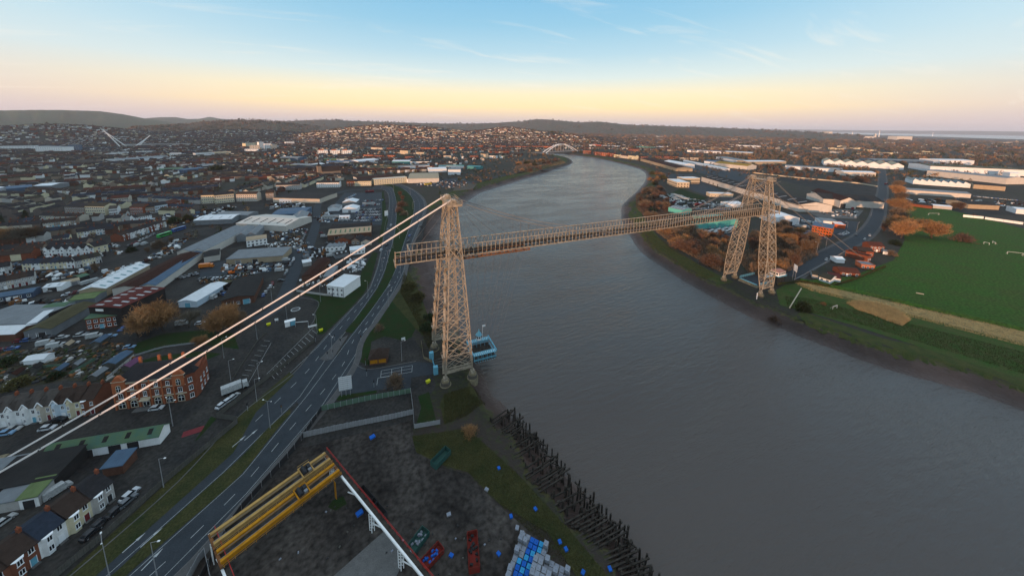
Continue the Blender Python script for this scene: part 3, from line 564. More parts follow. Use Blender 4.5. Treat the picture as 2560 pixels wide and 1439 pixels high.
for tx, side in ((0, -1), (0, 1), (SPAN, -1), (SPAN, 1)):
    def corner(sx, st, z):
        hw, yc, th = leg_pos(z); return Vector((tx+sx*hw, side*yc+st*th, z))
    mb = MB()
    for sx in (-1, 1):
        for st in (-1, 1):
            zs = [3, 6, 14, 26, 40, 52, 73]
            for a, b in zip(zs, zs[1:]): mb.bar(corner(sx, st, a), corner(sx, st, b), .33, .33, SC)
        mb.box(tx+sx*leg_pos(3)[0]-.8, tx+sx*leg_pos(3)[0]+.8, side*12.15-.8, side*12.15+.8, 2.1, 3.4, SC)
    tower = mb.build('lattice_tower', bridge)
    fine = tx == 0 and side == -1
    def member(kind, p, q, w):
        global n_brace
        if kind == 'strut' or (tx == 0 and n_brace < 296):
            if kind != 'strut': n_brace += 1
            put_bar(kind, p, q, w, w, SC, tower)
        else: joined.bar(p, q, w, w, SC)
    for z0, z1 in PANELS:
        zm = (z0+z1)/2
        for st in (-1, 1):      # wide faces: a cross and a diamond in each panel
            a, b, c, d = corner(-1, st, z0), corner(1, st, z0), corner(1, st, z1), corner(-1, st, z1); e, f = corner(-1, st, zm), corner(1, st, zm)
            member('strut', d, c, .24); member('brace', a, c, .17); member('brace', b, d, .17)
            lo, hi = (a+b)/2, (c+d)/2
            if z1 < 56:
                for p, q in ((e, lo), (f, lo), (e, hi), (f, hi)): member('brace', p, q, .12)
        for sx in (-1, 1):      # narrow faces
            a, b, c, d = corner(sx, -1, z0), corner(sx, 1, z0), corner(sx, 1, z1), corner(sx, -1, z1); e, f = corner(sx, -1, zm), corner(sx, 1, zm)
            member('strut', d, c, .24)
            for p, q in ((a, f), (b, e), (e, c), (f, d)): member('brace', p, q, .13)
    # foot arch and base girder
    for st in (-1, 1):
        a, b = corner(-1, st, 5.5), corner(1, st, 5.5); put_bar('base_girder', a, b, .35, 1.0, SC, tower)
    # stair flights up the landward face with a landing at every panel
    sgn = -1 if tx == 0 else 1
    for z0, z1 in PANELS[:6]:
        hw, yc, th = leg_pos(z0); hw2, yc2, th2 = leg_pos(z1); x0 = tx+sgn*(hw+.9); x1 = tx+sgn*(hw2+.9)
        l = MB(); l.box(x1-.8, x1+.8, side*yc2-th2*.7, side*yc2+th2*.7, z1-.5, z1-.38, SC)
        for yy in (side*yc2-th2*.7, side*yc2+th2*.7): l.bar((x1-.8, yy, z1+.6), (x1+.8, yy, z1+.6), .08, .08, SC); l.bar((x1+sgn*.8, yy, z1-.4), (x1+sgn*.8, yy, z1+.6), .08, .08, SC)
        l.build('stair_landing', tower)
        f_ = MB(); zq = (z0+z1)/2
        f_.bar((x0, side*yc-th*.5, z0-.4), ((x0+x1)/2, side*(yc+yc2)/2+th*.6, zq), .8, .18, SC); f_.bar(((x0+x1)/2, side*(yc+yc2)/2+th*.6, zq), (x1, side*yc2-th2*.5, z1-.4), .8, .18, SC); f_.build('stair_flight', tower)
stuff(joined.build('brace', bridge))
for tx in (0, SPAN):
    # top platform with its saddles, girders and railing
    t = MB(); t.box(tx-2.4, tx+3.4, -6.9, 6.9, 72.7, 73.1, SC)
    for y in (-6.8, 6.8): t.bar((tx-2.4, y, 72.5), (tx+3.4, y, 72.5), .3, .6, SC)
    plat = t.build('top_platform', bridge)
    r_ = MB(); c_ = [(tx-2.4, -6.9), (tx+3.4, -6.9), (tx+3.4, 6.9), (tx-2.4, 6.9)]
    for (xa, ya), (xb, yb) in zip(c_, c_[1:]+c_[:1]):
        for z in (73.8, 74.5): r_.bar((xa, ya, z), (xb, yb, z), .12, .12, SC)
        nseg = 8 if abs(ya-yb) > 1 else 4
        for i in range(nseg): f = i/nseg; r_.bar((xa+(xb-xa)*f, ya+(yb-ya)*f, 73), (xa+(xb-xa)*f, ya+(yb-ya)*f, 74.5), .12, .12, SC)
    r_.build('railing', plat)
    for y in (-5.2, 5.2):
        s_ = MB(); s_.hexa([(tx-1.8, y-1.2, 73.1), (tx+1.8, y-1.2, 73.1), (tx+1.8, y+1.2, 73.1), (tx-1.8, y+1.2, 73.1), (tx-.8, y-1, 75), (tx+.8, y-1, 75), (tx+.8, y+1, 75), (tx-.8, y+1, 75)], SC); s_.build('cable_saddle', plat)
    # portal bracing between the two lattice towers above the boom
    for z0, z1 in ((56.5, 64), (64, 71.5)):
        for sx in (-1, 1):
            h0, y0, t0 = leg_pos(z0); h1, y1, t1 = leg_pos(z1)
            put_bar('portal_brace', (tx+sx*h0, -y0+t0, z0), (tx+sx*h1, y1-t1, z1), .3, .3, SC, bridge); put_bar('portal_brace', (tx+sx*h0, y0-t0, z0), (tx+sx*h1, -y1+t1, z1), .3, .3, SC, bridge)
            put_bar('portal_strut', (tx+sx*h1, -y1+t1, z1), (tx+sx*h1, y1-t1, z1), .35, .35, SC, bridge)
    for sx in (-1, 1):
        h0, y0, t0 = leg_pos(49.5); put_bar('portal_strut', (tx+sx*h0, -y0+t0, 49.6), (tx+sx*h0, y0-t0, 49.6), .5, .7, SC, bridge)
# masonry piers under the eight feet
for tx in (0, SPAN):
    for sx in (-1, 1):
        for side in (-1, 1):
            mb = MB(); k = mb.mi(M('stone_pier')); k2 = mb.mi(M('stone_dark')); n = 24; x, y = tx+sx*5.7, side*12.15
            bot = float(H(np.array([x]), np.array([y]))[0])-1.0
            rings = [(2.35, bot), (2.35, -.9), (2.75, -.9), (2.75, -.3), (1.95, -.3), (1.85, .9), (2.05, .9), (2.05, 1.5), (1.6, 1.5), (1.5, 2.2), (0.02, 2.2)] if tx else [(2.3, bot), (2.3, .2), (2.0, .2), (1.9, 1.5), (1.6, 1.5), (1.5, 2.2), (.02, 2.2)]
            for r_, z in rings:
                for i in range(n): a = 2*math.pi*i/n; mb.v.append((x+r_*math.cos(a), y+r_*math.sin(a), z))
            for j in range(len(rings)-1):
                for i in range(n): i2 = (i+1) % n; mb.f.append((j*n+i, j*n+i2, (j+1)*n+i2, (j+1)*n+i)); mb.m.append(k2 if (tx and j in (0, 4)) or (not tx and j in (2, 3)) else k)
            mb.build('pier', bridge)
# boom: two stiffening trusses with posts every 1.95 m, cross beams and rails below
XB0, XB1 = -22.4, SPAN+17; STEP = 1.95
for side, xa, xb in ((-1, XB0, XB1), (1, -17, XB1-6)):
    y = side*BY; mb = MB(); xs = np.arange(xa, xb, STEP*6); xs = list(xs)+[xb]
    for a, b in zip(xs, xs[1:]):
        mb.bar((a, y, BZ1), (b, y, BZ1), .45, .26, SC); mb.bar((a, y, BZ0), (b, y, BZ0), .45, .36, SC)
    tr = mb.build('boom_truss', bridge); n = int((xb-xa)/STEP); dg = MB()
    for i in range(n+1):
        x = xa+i*STEP; put_bar('post', (x, y, BZ0+.2), (x, y, BZ1-.15), .17, .2, SC, tr)
        if i < n: dg.bar((x, y+side*-.12, BZ0+.2), (x+STEP, y+side*-.12, BZ1-.2), .05, .07, M('steel_shade'))
        if i < n and i % 2: dg.bar((x, y-side*.12, BZ1-.2), (x+STEP, y-side*.12, BZ0+.2), .06, .08, M('steel_shade'))
    stuff(dg.build('boom_diagonal', tr))
mb = MB(); SR = M('steel_rust')
for i in range(int((XB1-XB0)/(STEP*2))):
    x = XB0+1+i*STEP*2; put_bar('cross_beam', (x, -BY, BZ0+.35), (x, BY, BZ0+.35), .3, .5, M('steel_shade'), bridge)
    mb.bar((x, -BY, BZ0+.3), (x+STEP*2, BY, BZ0+.3), .12, .12, M('steel_shade')); mb.bar((x, BY, BZ0+.3), (x+STEP*2, -BY, BZ0+.3), .12, .12, M('steel_shade'))
stuff(mb.build('wind_brace', bridge))
for y in (-3.2, -1.6, 1.6, 3.2): put_bar('track_rail', (XB0, y, BZ0-.05), (XB1, y, BZ0-.05), .22, .3, M('steel_rust') if abs(y) > 2 else M('dark_metal'), bridge)
w_ = MB(); w_.box(-22, SPAN+16, -.9, .9, BZ0+.62, BZ0+.7, M('timber'))
wk = w_.build('walkway', bridge)
for y in (-.9, .9):
    put_bar('handrail', (XB0, y, BZ0+1.7), (XB1-2, y, BZ0+1.7), .1, .1, SC, wk)
for x in (XB0, XB1):
    for y in (-BY, BY):
        if x == XB0 and y > 0: continue
        put_bar('end_post', (x, y, BZ0-1.2), (x, y, BZ1+.4), .35, .35, SC, bridge)
put_bar('end_beam', (XB0, -BY, BZ0-.9), (XB0, BY, BZ0-.9), .4, .5, SC, bridge); put_bar('end_beam', (-17, -BY, BZ1), (-17, BY, BZ1), .4, .4, SC, bridge)
# main cables, anchor cables, inclined stays and hangers
CB = M('cable'); mat('cable_grey', (.20, .19, .18), .6, .2, 2)
def polytube(pts, r, m, n=6):
    mb = MB()
    for a, b in zip(pts, pts[1:]): mb.tube(a, b, r, r, n, m, False)
    return mb
def main_z(x): u = (x-SPAN/2)/(SPAN/2); return 51.8+(75.0-51.8)*u*u
for side in (-1, 1):
    for off in (-.45, .45):
        polytube([(x, side*(5.2-(1.2*(1-abs(x-SPAN/2)/(SPAN/2))))+off, main_z(x)) for x in np.linspace(0, SPAN, 41)], .11, M('cable_grey')).build('main_cable', bridge)
        for x0, x1 in ((0, -136), (SPAN, SPAN+136)):
            P = []
            for i in range(13):
                f = i/12; P.append((x0+(x1-x0)*f, side*(5.2-.9*f)+off*(1-.2*f), 75+(2.5-75)*f-3.0*math.sin(math.pi*f)*.5))
            polytube(P, .18 if x0 == 0 else .10, CB if x0 == 0 else M('cable_grey'), 8).build('anchor_cable', bridge)
    for x0, sg in ((0, 1), (SPAN, -1)):
        for xe in (6, 11, 16, 22, 28, 35, 43, 52): polytube([(x0, side*4.9, 74.4), (x0+sg*xe, side*BY, BZ1)], .045, M('wire'), 4).build('stay_cable', bridge)
        polytube([(x0, side*4.6, 74), (x0-sg*15, side*BY, BZ1)], .06, M('wire'), 4).build('stay_cable', bridge)
    for i in range(33):
        x = 30+i*STEP*2.1
        if x < SPAN-30 and main_z(x) > BZ1+.6: put_bar('hanger', (x, side*BY, BZ1), (x, side*(BY+.6), max(main_z(x), BZ1+.7)), .07, .07, M('wire'), bridge)
    for i in range(9):     # clamps that hold the twin anchor cables apart
        f = .1+i*.1; put_bar('cable_clamp', (-136*f, side*(5.2-.9*f)-.6, 75-72.5*f-1.5*math.sin(math.pi*f)), (-136*f, side*(5.2-.9*f)+.6, 75-72.5*f-1.5*math.sin(math.pi*f)), .3, .35, M('dark_metal'), bridge)
# anchorages
for x in (-137.5,):
    a = MB(); a.hexa([(x-4, -7, 0), (x+3, -7, 0), (x+3, 7, 0), (x-4, 7, 0), (x-3, -6, 3), (x+1.5, -6, 3), (x+1.5, 6, 3), (x-3, 6, 3)], M('stone_pier')); a.build('anchorage', bridge)
lp = MB(); lp.tube((SPAN+2, -6.4, 70), (SPAN+6, -6.4, 71.5), .06, .06, 4, SC); lp.tube((SPAN+6, -6.4, 71.5), (SPAN+9, -6.4, 72), .06, .06, 4, SC); lp.build('lamp_arm', bridge)

# travelling frame under the boom and the gondola hanging from it
tro = empty('travelling_frame', (20, 0, BZ0), 0, 'rusty brown travelling frame hung beneath the boom beside the near tower', 'trolley')
t = MB()
for y in (-3.4, 3.4):
    t.bar((-15.5, y, -1.5), (15.5, y, -1.5), .45, .5, SR); t.bar((-15.5, y, -.55), (15.5, y, -.55), .35, .3, SR)
t.build('side_girder', tro)
for i in range(16):
    x = -15+i*2
    for y in (-3.4, 3.4): put_bar('wheel_hanger', (x, y, -1.5), (x, y, -.35), .3, .3, SR, tro)
    if i % 2 == 0: put_bar('cross_tie', (x, -3.4, -1.6), (x, 3.4, -1.6), .25, .3, SR, tro)
gx0, gx1, gy0, gy1, gz = 8.2, 18.8, -5.6, 6.0, 1.3
gon = empty('gondola', ((gx0+gx1)/2, (gy0+gy1)/2, gz), 0, 'pale blue transporter gondola docked beside the near tower', 'gondola')
SB = M('steel_blue'); gw, gd = (gx1-gx0)/2, (gy1-gy0)/2
MB().box(-gw, gw, -gd, gd, -.25, .05, M('timber')).build('deck', gon)
for x in np.arange(-gw+1, gw, 1.1): put_bar('deck_beam', (x, -gd, -.45), (x, gd, -.45), .25, .4, SB, gon)
for y, zt in ((-gd+1, 3.0), (gd-1, 3.0)):
    rf = MB(); rf.profile([(y-1.15, 2.85), (y+1.15, 2.85), (y+1.0, 3.1), (y, 3.45), (y-1.0, 3.1)], -gw, gw, SB); rf = rf.build('canopy', gon)
    for i in range(12):
        x = -gw+.45+i*(2*gw-.9)/11; put_bar('canopy_rib', (x, y-1.1, 3.0), (x, y, 3.5), .12, .1, M('white_paint'), rf)
    for i in range(6):
        x = -gw+.3+i*(2*gw-.6)/5
        for yy in (y-1, y+1): put_bar('canopy_post', (x, yy, 0), (x, yy, 2.9), .14, .14, SB, gon)
    for z in (.5, 1.0): put_bar('side_rail', (-gw, y+(-1 if y < 0 else 1), z), (gw, y+(-1 if y < 0 else 1), z), .08, .3, SB, gon)
for x in (-gw, gw):
    for z in (.4, .8, 1.2): put_bar('gate_rail', (x, -gd+2, z), (x, gd-2, z), .1, .12, SB, gon)
    put_bar('gate_beam', (x, -gd, 3.3), (x, gd, 3.3), .5, .6, SB, gon)
c_ = MB()          # driver's cabin: an eight-sided turret on the canopy with a pointed roof
n = 8; cx, cyy = .4, gd-1.0; prof = [(1.25, 3.3), (1.25, 5.6), (1.6, 5.6), (1.45, 5.9), (.9, 6.6), (.3, 7.4), (.08, 8.6), (.01, 8.7)]
for r_, z in prof:
    for i in range(n): a = 2*math.pi*(i+.5)/n; c_.v.append((cx+r_*math.cos(a), cyy+r_*math.sin(a), z))
kw, kb = c_.mi(M('white_paint')), c_.mi(SB)
for j in range(len(prof)-1):
    for i in range(n): i2 = (i+1) % n; c_.f.append((j*n+i, j*n+i2, (j+1)*n+i2, (j+1)*n+i)); c_.m.append(kw if j == 0 else kb)
cab = c_.build('control_cabin', gon)
for i in range(n):
    a = 2*math.pi*i/n; w = MB(); w.box(-.32, .32, -.02, .02, 4.2, 5.2, M('glass_dark')); w.build('window', cab, (cx+1.18*math.cos(a), cyy+1.18*math.sin(a), 0), a+math.pi/2)
put_bar('flagpole', (2.2, gd-1, 3.2), (2.2, gd-1, 10.2), .12, .12, M('white_paint'), gon); MB().box(2.25, 3.6, gd-1.03, gd-.97, 9.2, 10.1, M('white_paint')).build('flag', gon)
for i in range(8):
    for sd in (-1, 1):
        xb = -gw+.4+i*(2*gw-.8)/7; xt = -8+i*30/7 if i % 2 else 16-i*3
        p, q_ = Vector((xb, sd*(gd-.4), 3.3)), Vector((20-(gx0+gx1)/2-13+i*26/7, sd*3.4-.2, BZ0-1.6-gz)); d_ = q_-p
        put_bar('suspension_cable', p, q_, .05, .05, M('wire'), gon)
# blue landing gates and stonework on the west approach, docking structure on the east bank
lg = empty('landing_gate', (-8.2, .3, 0), 0, 'bright blue landing gates on the approach behind the near tower', 'gate')
for y in (-4.8, 5.2):
    MB().box(-.9, .9, y-.8, y+.8, 0, 3.4, SB).build('gate_post', lg)
for i in range(9): put_bar('gate_bar', (0, -4+i*1.05, .2), (0, -4+i*1.05, 2.0), .14, .14, SB, lg)
put_bar('gate_rail', (0, -4.2, 2.0), (0, 4.8, 2.0), .16, .2, SB, lg)
for y in (-2.6, -.9, .9, 2.6): put_bar('approach_girder', (.6, y, .5), (15.5, y, .5), .35, 1.0, M('fence_wood'), lg)
dk = empty('docking_stage', (213, 2, 0), 0, 'blue steel docking stage below the far towers', 'landing stage')
MB().hexa([(-9, -6, 0), (9, -6, 0), (9, 7, 0), (-9, 7, 0), (-7, -6, 1.2), (9, -6, 1.2), (9, 7, 1.2), (-7, 7, 1.2)], M('stone_pier')).build('quay_wall', dk); MB().box(-7, 9, -5.8, 6.8, 1.2, 1.3, M('asphalt')).build('deck', dk)
for y in (-6, 7):
    for z in (1.8, 2.4, 3.0): put_bar('rail', (-7, y, z), (9, y, z), .1, .25, SB, dk)
    for i in range(9): put_bar('post', (-7+i*2, y, 1.2), (-7+i*2, y, 3.1), .14, .14, SB, dk)
put_bar('end_fender', (-7.6, -5, 1.6), (-7.6, 6, 1.6), .5, .6, SB, dk)
mh = empty('motor_house', (224.5, -4, 0), 0, 'white winding cabin on blue stilts beside the far front tower', 'cabin')
for x in (-3, 0, 3):
    for y in (-2.4, 2.4): put_bar('stilt', (x, y, 0), (x, y, 6.4), .35, .35, M('dark_metal'), mh)
for x0, x1 in ((-3, 0), (0, 3)): put_bar('stilt_brace', (x0, -2.4, .5), (x1, -2.4, 6), .2, .2, M('dark_metal'), mh); put_bar('stilt_brace', (x0, -2.4, 6), (x1, -2.4, .5), .2, .2, M('dark_metal'), mh)
MB().box(-4.4, 4.4, -3.6, 3.6, 6.4, 6.7, SB).build('platform', mh); MB().box(-3.8, 3.8, -2.8, 2.8, 6.7, 9.2, M('white_paint')).build('wall', mh)
rf = MB(); rf.hexa([(-4.1, -3.1, 9.2), (4.1, -3.1, 9.2), (4.1, 3.1, 9.2), (-4.1, 3.1, 9.2), (-2, -.2, 10.6), (2, -.2, 10.6), (2, .2, 10.6), (-2, .2, 10.6)], mat('roof_pink', (.30, .17, .14), .9)); rf.build('roof', mh)
for x in (-2.9, -1.4, .1, 1.6, 2.9): MB().box(x-.5, x+.5, -2.86, -2.79, 7.5, 8.8, M('glass_dark')).build('window', mh)
for y in (-1.8, 0, 1.8): MB().box(-3.87, -3.8, y-.6, y+.6, 7.5, 8.8, M('glass_dark')).build('window', mh)
for y in (-3.5, 3.5): put_bar('railing', (-4.3, y, 7.6), (4.3, y, 7.6), .08, .08, M('white_paint'), mh)
MB().box(-12.5, -4.4, -1, 1, 6.4, 6.6, SB).build('gangway', mh)
for y in (-1, 1):
    put_bar('gangway_rail', (-12.5, y, 7.5), (-4.4, y, 7.5), .12, .12, M('white_paint'), mh)
    for i in range(5): put_bar('gangway_post', (-12+i*1.8, y, 6.6), (-12+i*1.8, y, 7.5), .1, .1, M('white_paint'), mh)

# ================================================================ buildings
HALF_PI = math.pi/2
WIN = {}
def win_mesh(w, h, fm='frame_white', gm='glass_dark', mull=True):
    """a window: white frame standing proud, dark pane set back; origin at the sill centre, facing -y"""
    key = (round(w, 2), round(h, 2), fm, gm, mull)
    if key not in WIN:
        mb = MB(); f = M(fm); t = .1
        mb.box(-w/2, w/2, -.03, .02, 0, h, M(gm))
        for a in ((-w/2, -w/2+t, 0, h), (w/2-t, w/2, 0, h), (-w/2+t, w/2-t, 0, t), (-w/2+t, w/2-t, h-t, h)): mb.box(a[0], a[1], -.07, .02, a[2], a[3], f)
        if mull: mb.box(-.04, .04, -.06, .02, t, h-t, f)
        mb.box(-w/2-.08, w/2+.08, -.14, .02, -.1, -.001, f); WIN[key] = mb.mesh('window')
    return WIN[key]
DOORM = {}
def door_mesh(w, h, m):
    key = (round(w, 2), round(h, 2), m)
    if key not in DOORM:
        mb = MB(); mb.box(-w/2, w/2, -.08, .02, 0, h, M(m)); mb.box(-w/2-.1, -w/2, -.11, .02, 0, h+.1, M('frame_white')); mb.box(w/2, w/2+.1, -.11, .02, 0, h+.1, M('frame_white')); DOORM[key] = mb.mesh('door')
    return DOORM[key]
CACHE = {}
def cached(key, fn):
    if key not in CACHE: CACHE[key] = fn()
    return CACHE[key]
def gable_walls(L_, D, e, r, m, axis='x'):
    mb = MB(); m = M(m)
    if axis == 'x': mb.profile([(0, 0), (D, 0), (D, e), (D/2, e+r-.05), (0, e)], 0, L_, m)
    else:
        b = len(mb.v); k = mb.mi(m); P = [(0, 0), (L_, 0), (L_, e), (L_/2, e+r-.05), (0, e)]
        mb.v = [(p[0], 0, p[1]) for p in P]+[(p[0], D, p[1]) for p in P]
        mb.f = [(0, 1, 2, 3, 4), (9, 8, 7, 6, 5), (1, 6, 7, 2), (5, 0, 4, 9), (0, 5, 6, 1)]; mb.m = [k]*5
    return mb.mesh('wall')
def gable_roof(L_, D, e, r, m, axis='x', ov=.3, th=.16):
    mb = MB(); m = M(m)
    W = D if axis == 'x' else L_
    s = r/(W/2); pr = [(-ov, e-ov*s), (W/2, e+r), (W+ov, e-ov*s), (W+ov, e-ov*s+th), (W/2, e+r+th), (-ov, e-ov*s+th)]
    if axis == 'x': mb.profile(pr, -ov*.5, L_+ov*.5, m)
    else:
        n = 6; k = mb.mi(m); mb.v = [(p[0], -ov, p[1]) for p in pr]+[(p[0], D+ov, p[1]) for p in pr]
        for i in range(n): j = (i+1) % n; mb.f.append((i, n+i, n+j, j)); mb.m.append(k)
        mb.f.append(tuple(range(n))); mb.m.append(k); mb.f.append(tuple(range(2*n-1, n-1, -1))); mb.m.append(k)
    return mb.mesh('roof')
def chimney_mesh(h, m, pots=3):
    mb = MB(); mb.box(-.42, .42, -.28, .28, -1.0, h-.2, M(m)); mb.box(-.47, .47, -.33, .33, h-.4, h-.28, M(m)); h -= .2
    for i in range(pots): x = -.3+.6*i/max(1, pots-1); mb.tube((x, 0, h), (x, 0, h+.35), .09, .07, 6, M('terracotta'))
    return mb.mesh('chimney')
HOUSES = []
def house(p, rz, w, D, e, r, wall, roof, label, group, lvl=2, bay=None, doorm='dark_metal', chim='brick', side_ext=0, name='terraced_house', back=False):
    h = empty(name, p, rz, label, 'house', group)
    link('wall', cached(('w', w, D, e, r, wall), lambda: gable_walls(w, D, e, r, wall)), h)
    rf = link('roof', cached(('r', w, D, e, r, roof), lambda: gable_roof(w, D, e, r, roof)), h)
    if chim: link('chimney', cached(('c', chim, lvl), lambda: chimney_mesh(1.2, chim, 4 if lvl > 1 else 2)), rf, (w-.25, D/2, e+r+.1), math.pi/2)
    if lvl >= 1:
        hh = 1.45
        if bay:          # two-storey bay; its own gable when bay == 'gable'
            bw = w*.44; bx = w*.30; bd = .85; key = ('bay', w, e, wall, bay)
            def mk():
                mb = MB(); top = e-.15 if bay == 'flat' else e+.2; wm = M(wall if bay != 'white' else 'wall0')
                P = [(bx-bw/2, 0), (bx-bw/2+.5, -bd), (bx+bw/2-.5, -bd), (bx+bw/2, 0)]; mb.prism(P, 0, top, wm)
                if bay == 'gable': mb.face([(bx-bw/2, -.3, top), (bx+bw/2, -.3, top), (bx, -.3, top+1.5)], wm)
                return mb.mesh('bay')
            bo = link('bay', cached(key, mk), h)
            top = e-.15 if bay == 'flat' else e+.2
            for z in (.9, 3.5):
                link('window', win_mesh(bw-1.1, hh), bo, (bx, -bd, z))
            if bay == 'gable':
                def mkr():
                    mb = MB(); m = M(roof); hw = bw/2+.25
                    mb.face([(bx-hw, -.55, top-.12), (bx, -.55, top+1.65), (bx, D*.42, top+1.65), (bx-hw, 1.1, top-.12)][::-1], m); mb.face([(bx+hw, -.55, top-.12), (bx, -.55, top+1.65), (bx, D*.42, top+1.65), (bx+hw, 1.1, top-.12)], m)
                    for a, b in (((bx-hw, -.57, top-.15), (bx, -.57, top+1.68)), ((bx+hw, -.57, top-.15), (bx, -.57, top+1.68))): mb.bar(a, b, .12, .3, M('frame_white'))
                    return mb.mesh('bay_roof')
                link('bay_roof', cached(('br', w, e, roof, D), mkr), bo)
            else: link('bay_roof', cached(('bf', w, e), lambda: MB().prism([(bx-bw/2-.12, 0), (bx-bw/2+.4, -bd-.15), (bx+bw/2-.4, -bd-.15), (bx+bw/2+.12, 0)], top, top+.15, M('frame_white')).mesh('bay_roof')), bo)
        else:
            for z in (.9, 3.5): link('window', win_mesh(min(1.25, w*.26), hh), h, (w*.30, 0, z))
        link('door', door_mesh(.95, 2.1, doorm), h, (w*.76, 0, 0)); link('window', win_mesh(min(1.0, w*.22), hh), h, (w*.76, 0, 3.5))
        if lvl > 1: MB_step = cached(('step', w), lambda: MB().box(w*.76-.7, w*.76+.7, -.8, 0, 0, .15, M('concrete')).mesh('step')); link('step', MB_step, h)
    HOUSES.append(h); return h
COLN = {'wall0': 'white', 'wall1': 'cream', 'wall2': 'grey', 'wall3': 'red brick', 'wall4': 'pale blue', 'wall5': 'brown', 'wall6': 'buff', 'wall7': 'dark', 'brick': 'brick', 'brick_dark': 'dark brick'}
def terrace(p0, p1, n, D, e, r, desc, walls, roofs, lvl=2, bay=None, end='right', group=None, shuffle=True, chim='brick', label=None):
    """n houses side by side from p0 to p1 (left to right as seen); desc is the place of the row, e.g. 'the row beside the hotel'"""
    p0 = Vector(p0); p1 = Vector(p1); a = ang(p0, p1); w = round((p1-p0).length/n, 2); rnd = random.Random(desc)
    for i in range(n):
        p = p0+(p1-p0)*(i/n); wl = walls[i % len(walls)] if not shuffle else rnd.choice(walls); rf = roofs[i % len(roofs)] if not shuffle else rnd.choice(roofs)
        k = (n-1-i) if end == 'right' else i; b = bay[i % len(bay)] if isinstance(bay, list) else bay
        lb = label or f'{ordn(k)} house from the {end} in {desc}, {COLN[wl]} walls'
        house((p.x, p.y, 0), a, w, D, e+(.0 if not shuffle else rnd.uniform(0, .25)), r, wl, rf, lb, group or 'houses of '+desc, lvl, b, rnd.choice(['dark_metal', 'frame_white', 'paint_red', 'steel_blue']), chim if rnd.random() < .9 else None)
# --- the rows one can count near the camera
a_, b_ = A0(1040, 730), A0(240, 1400); d_ = (b_-a_).normalized()
terrace(a_+d_*23.5, a_, 5, 8.5, 5.1, 2.4, 'the row beside the dual carriageway', ['wall3', 'wall3', 'wall0', 'wall1', 'wall2'], ['roof1', 'roof1', 'roof2', 'roof1', 'roof0'], 2, 'flat', group='houses beside the dual carriageway', shuffle=False)
a_, b_ = A3(-60, 1335), A3(870, 1195)
terrace(a_, b_, 7, 9, 5.9, 2.6, 'the row beside the red hotel', ['wall0', 'wall0', 'wall0', 'wall6', 'wall4', 'wall1', 'wall3'], ['roof4', 'roof4', 'roof4', 'roof4', 'roof1', 'roof1', 'roof1'], 2, ['gable', 'gable', 'gable', 'gable', 'gable', 'gable', 'flat'], group='houses beside the red hotel', shuffle=False)
terrace(B0(400, 725), B0(850, 705), 6, 8.5, 5.4, 2.4, 'the white gabled row by the truck yard', ['wall0'], ['roof0'], 2, 'gable', group='white gabled houses by the truck yard')
house((*B0(862, 706), 0), ang(B0(862, 706), B0(925, 690)), 7.5, 12, 6.2, 2.8, 'wall1', 'roof0', 'cream end house with a blank gable by the truck yard', None, 1, None, name='house')
terrace(B0(205, 850), B0(680, 825), 6, 8, 4.8, 2.1, 'the row of small gabled backs', ['wall1', 'wall0', 'wall1'], ['roof0', 'roof2'], 1, None, group='houses with small gabled backs')
terrace(B0(690, 830), B0(920, 775), 4, 9, 5.2, 2.2, 'the grey corner row', ['wall1', 'wall2'], ['roof0', 'roof5'], 1, None, group='houses of the grey corner row')
terrace(B0(-60, 1040), B0(320, 965), 6, 9, 5.2, 2.3, 'the grey row above the dark blue workshop', ['wall2', 'wall6', 'wall2'], ['roof0', 'roof1'], 1, None, group='grey houses above the dark blue workshop')
terrace(B0(-60, 900), B0(105, 870), 3, 8, 5, 2.2, 'the short row at the left edge', ['wall2', 'wall0'], ['roof0'], 1, None, group='houses at the left edge')
terrace(B0(480, 620), B0(630, 600), 3, 8, 4.8, 2.2, 'the little row with blue roofs', ['wall0', 'wall1'], ['roof2', 'roof0'], 1, None, group='houses with blue roofs')
terrace(B0(700, 560), B0(1080, 500), 7, 8, 5.2, 2.2, 'the pale row behind the white gables', ['wall0', 'wall1', 'wall0'], ['roof2', 'roof0'], 1, None, group='pale houses behind the white gables')
terrace(B0(1100, 590), B0(1500, 455), 12, 8.5, 5.3, 2.3, 'the long street row by the green bus', ['brick', 'wall2', 'wall0', 'wall6'], ['roof0', 'roof1'], 1, 'flat', group='houses of the long street by the green bus')
terrace(B0(1215, 420), B0(1370, 390), 4, 8, 5.2, 2.2, 'the bright row below the flats', ['wall0'], ['roof0', 'roof4'], 1, None, group='bright houses below the flats')
terrace(B0(360, 400), B0(720, 410), 8, 8, 5.2, 2.2, 'the tawny row below the yellow flats', ['wall6', 'wall1'], ['roof0', 'roof1'], 1, None, group='tawny houses below the yellow flats')
terrace(B0(390, 470), B0(690, 440), 6, 8, 5, 2.2, 'the brown row behind the big tree', ['wall5', 'wall6'], ['roof1', 'roof0'], 1, None, group='brown houses behind the big tree')
terrace(B0(120, 730), B0(390, 700), 5, 8.5, 5.1, 2.3, 'the brown row left of the white gables', ['wall5', 'wall7'], ['roof1'], 1, None, group='brown houses left of the white gables')
terrace(B0(1200, 410), B0(1210, 405), 1, 8, 5, 2, 'the corner', ['wall2'], ['roof0'], 0, None, label='lone grey corner cottage below the flats')
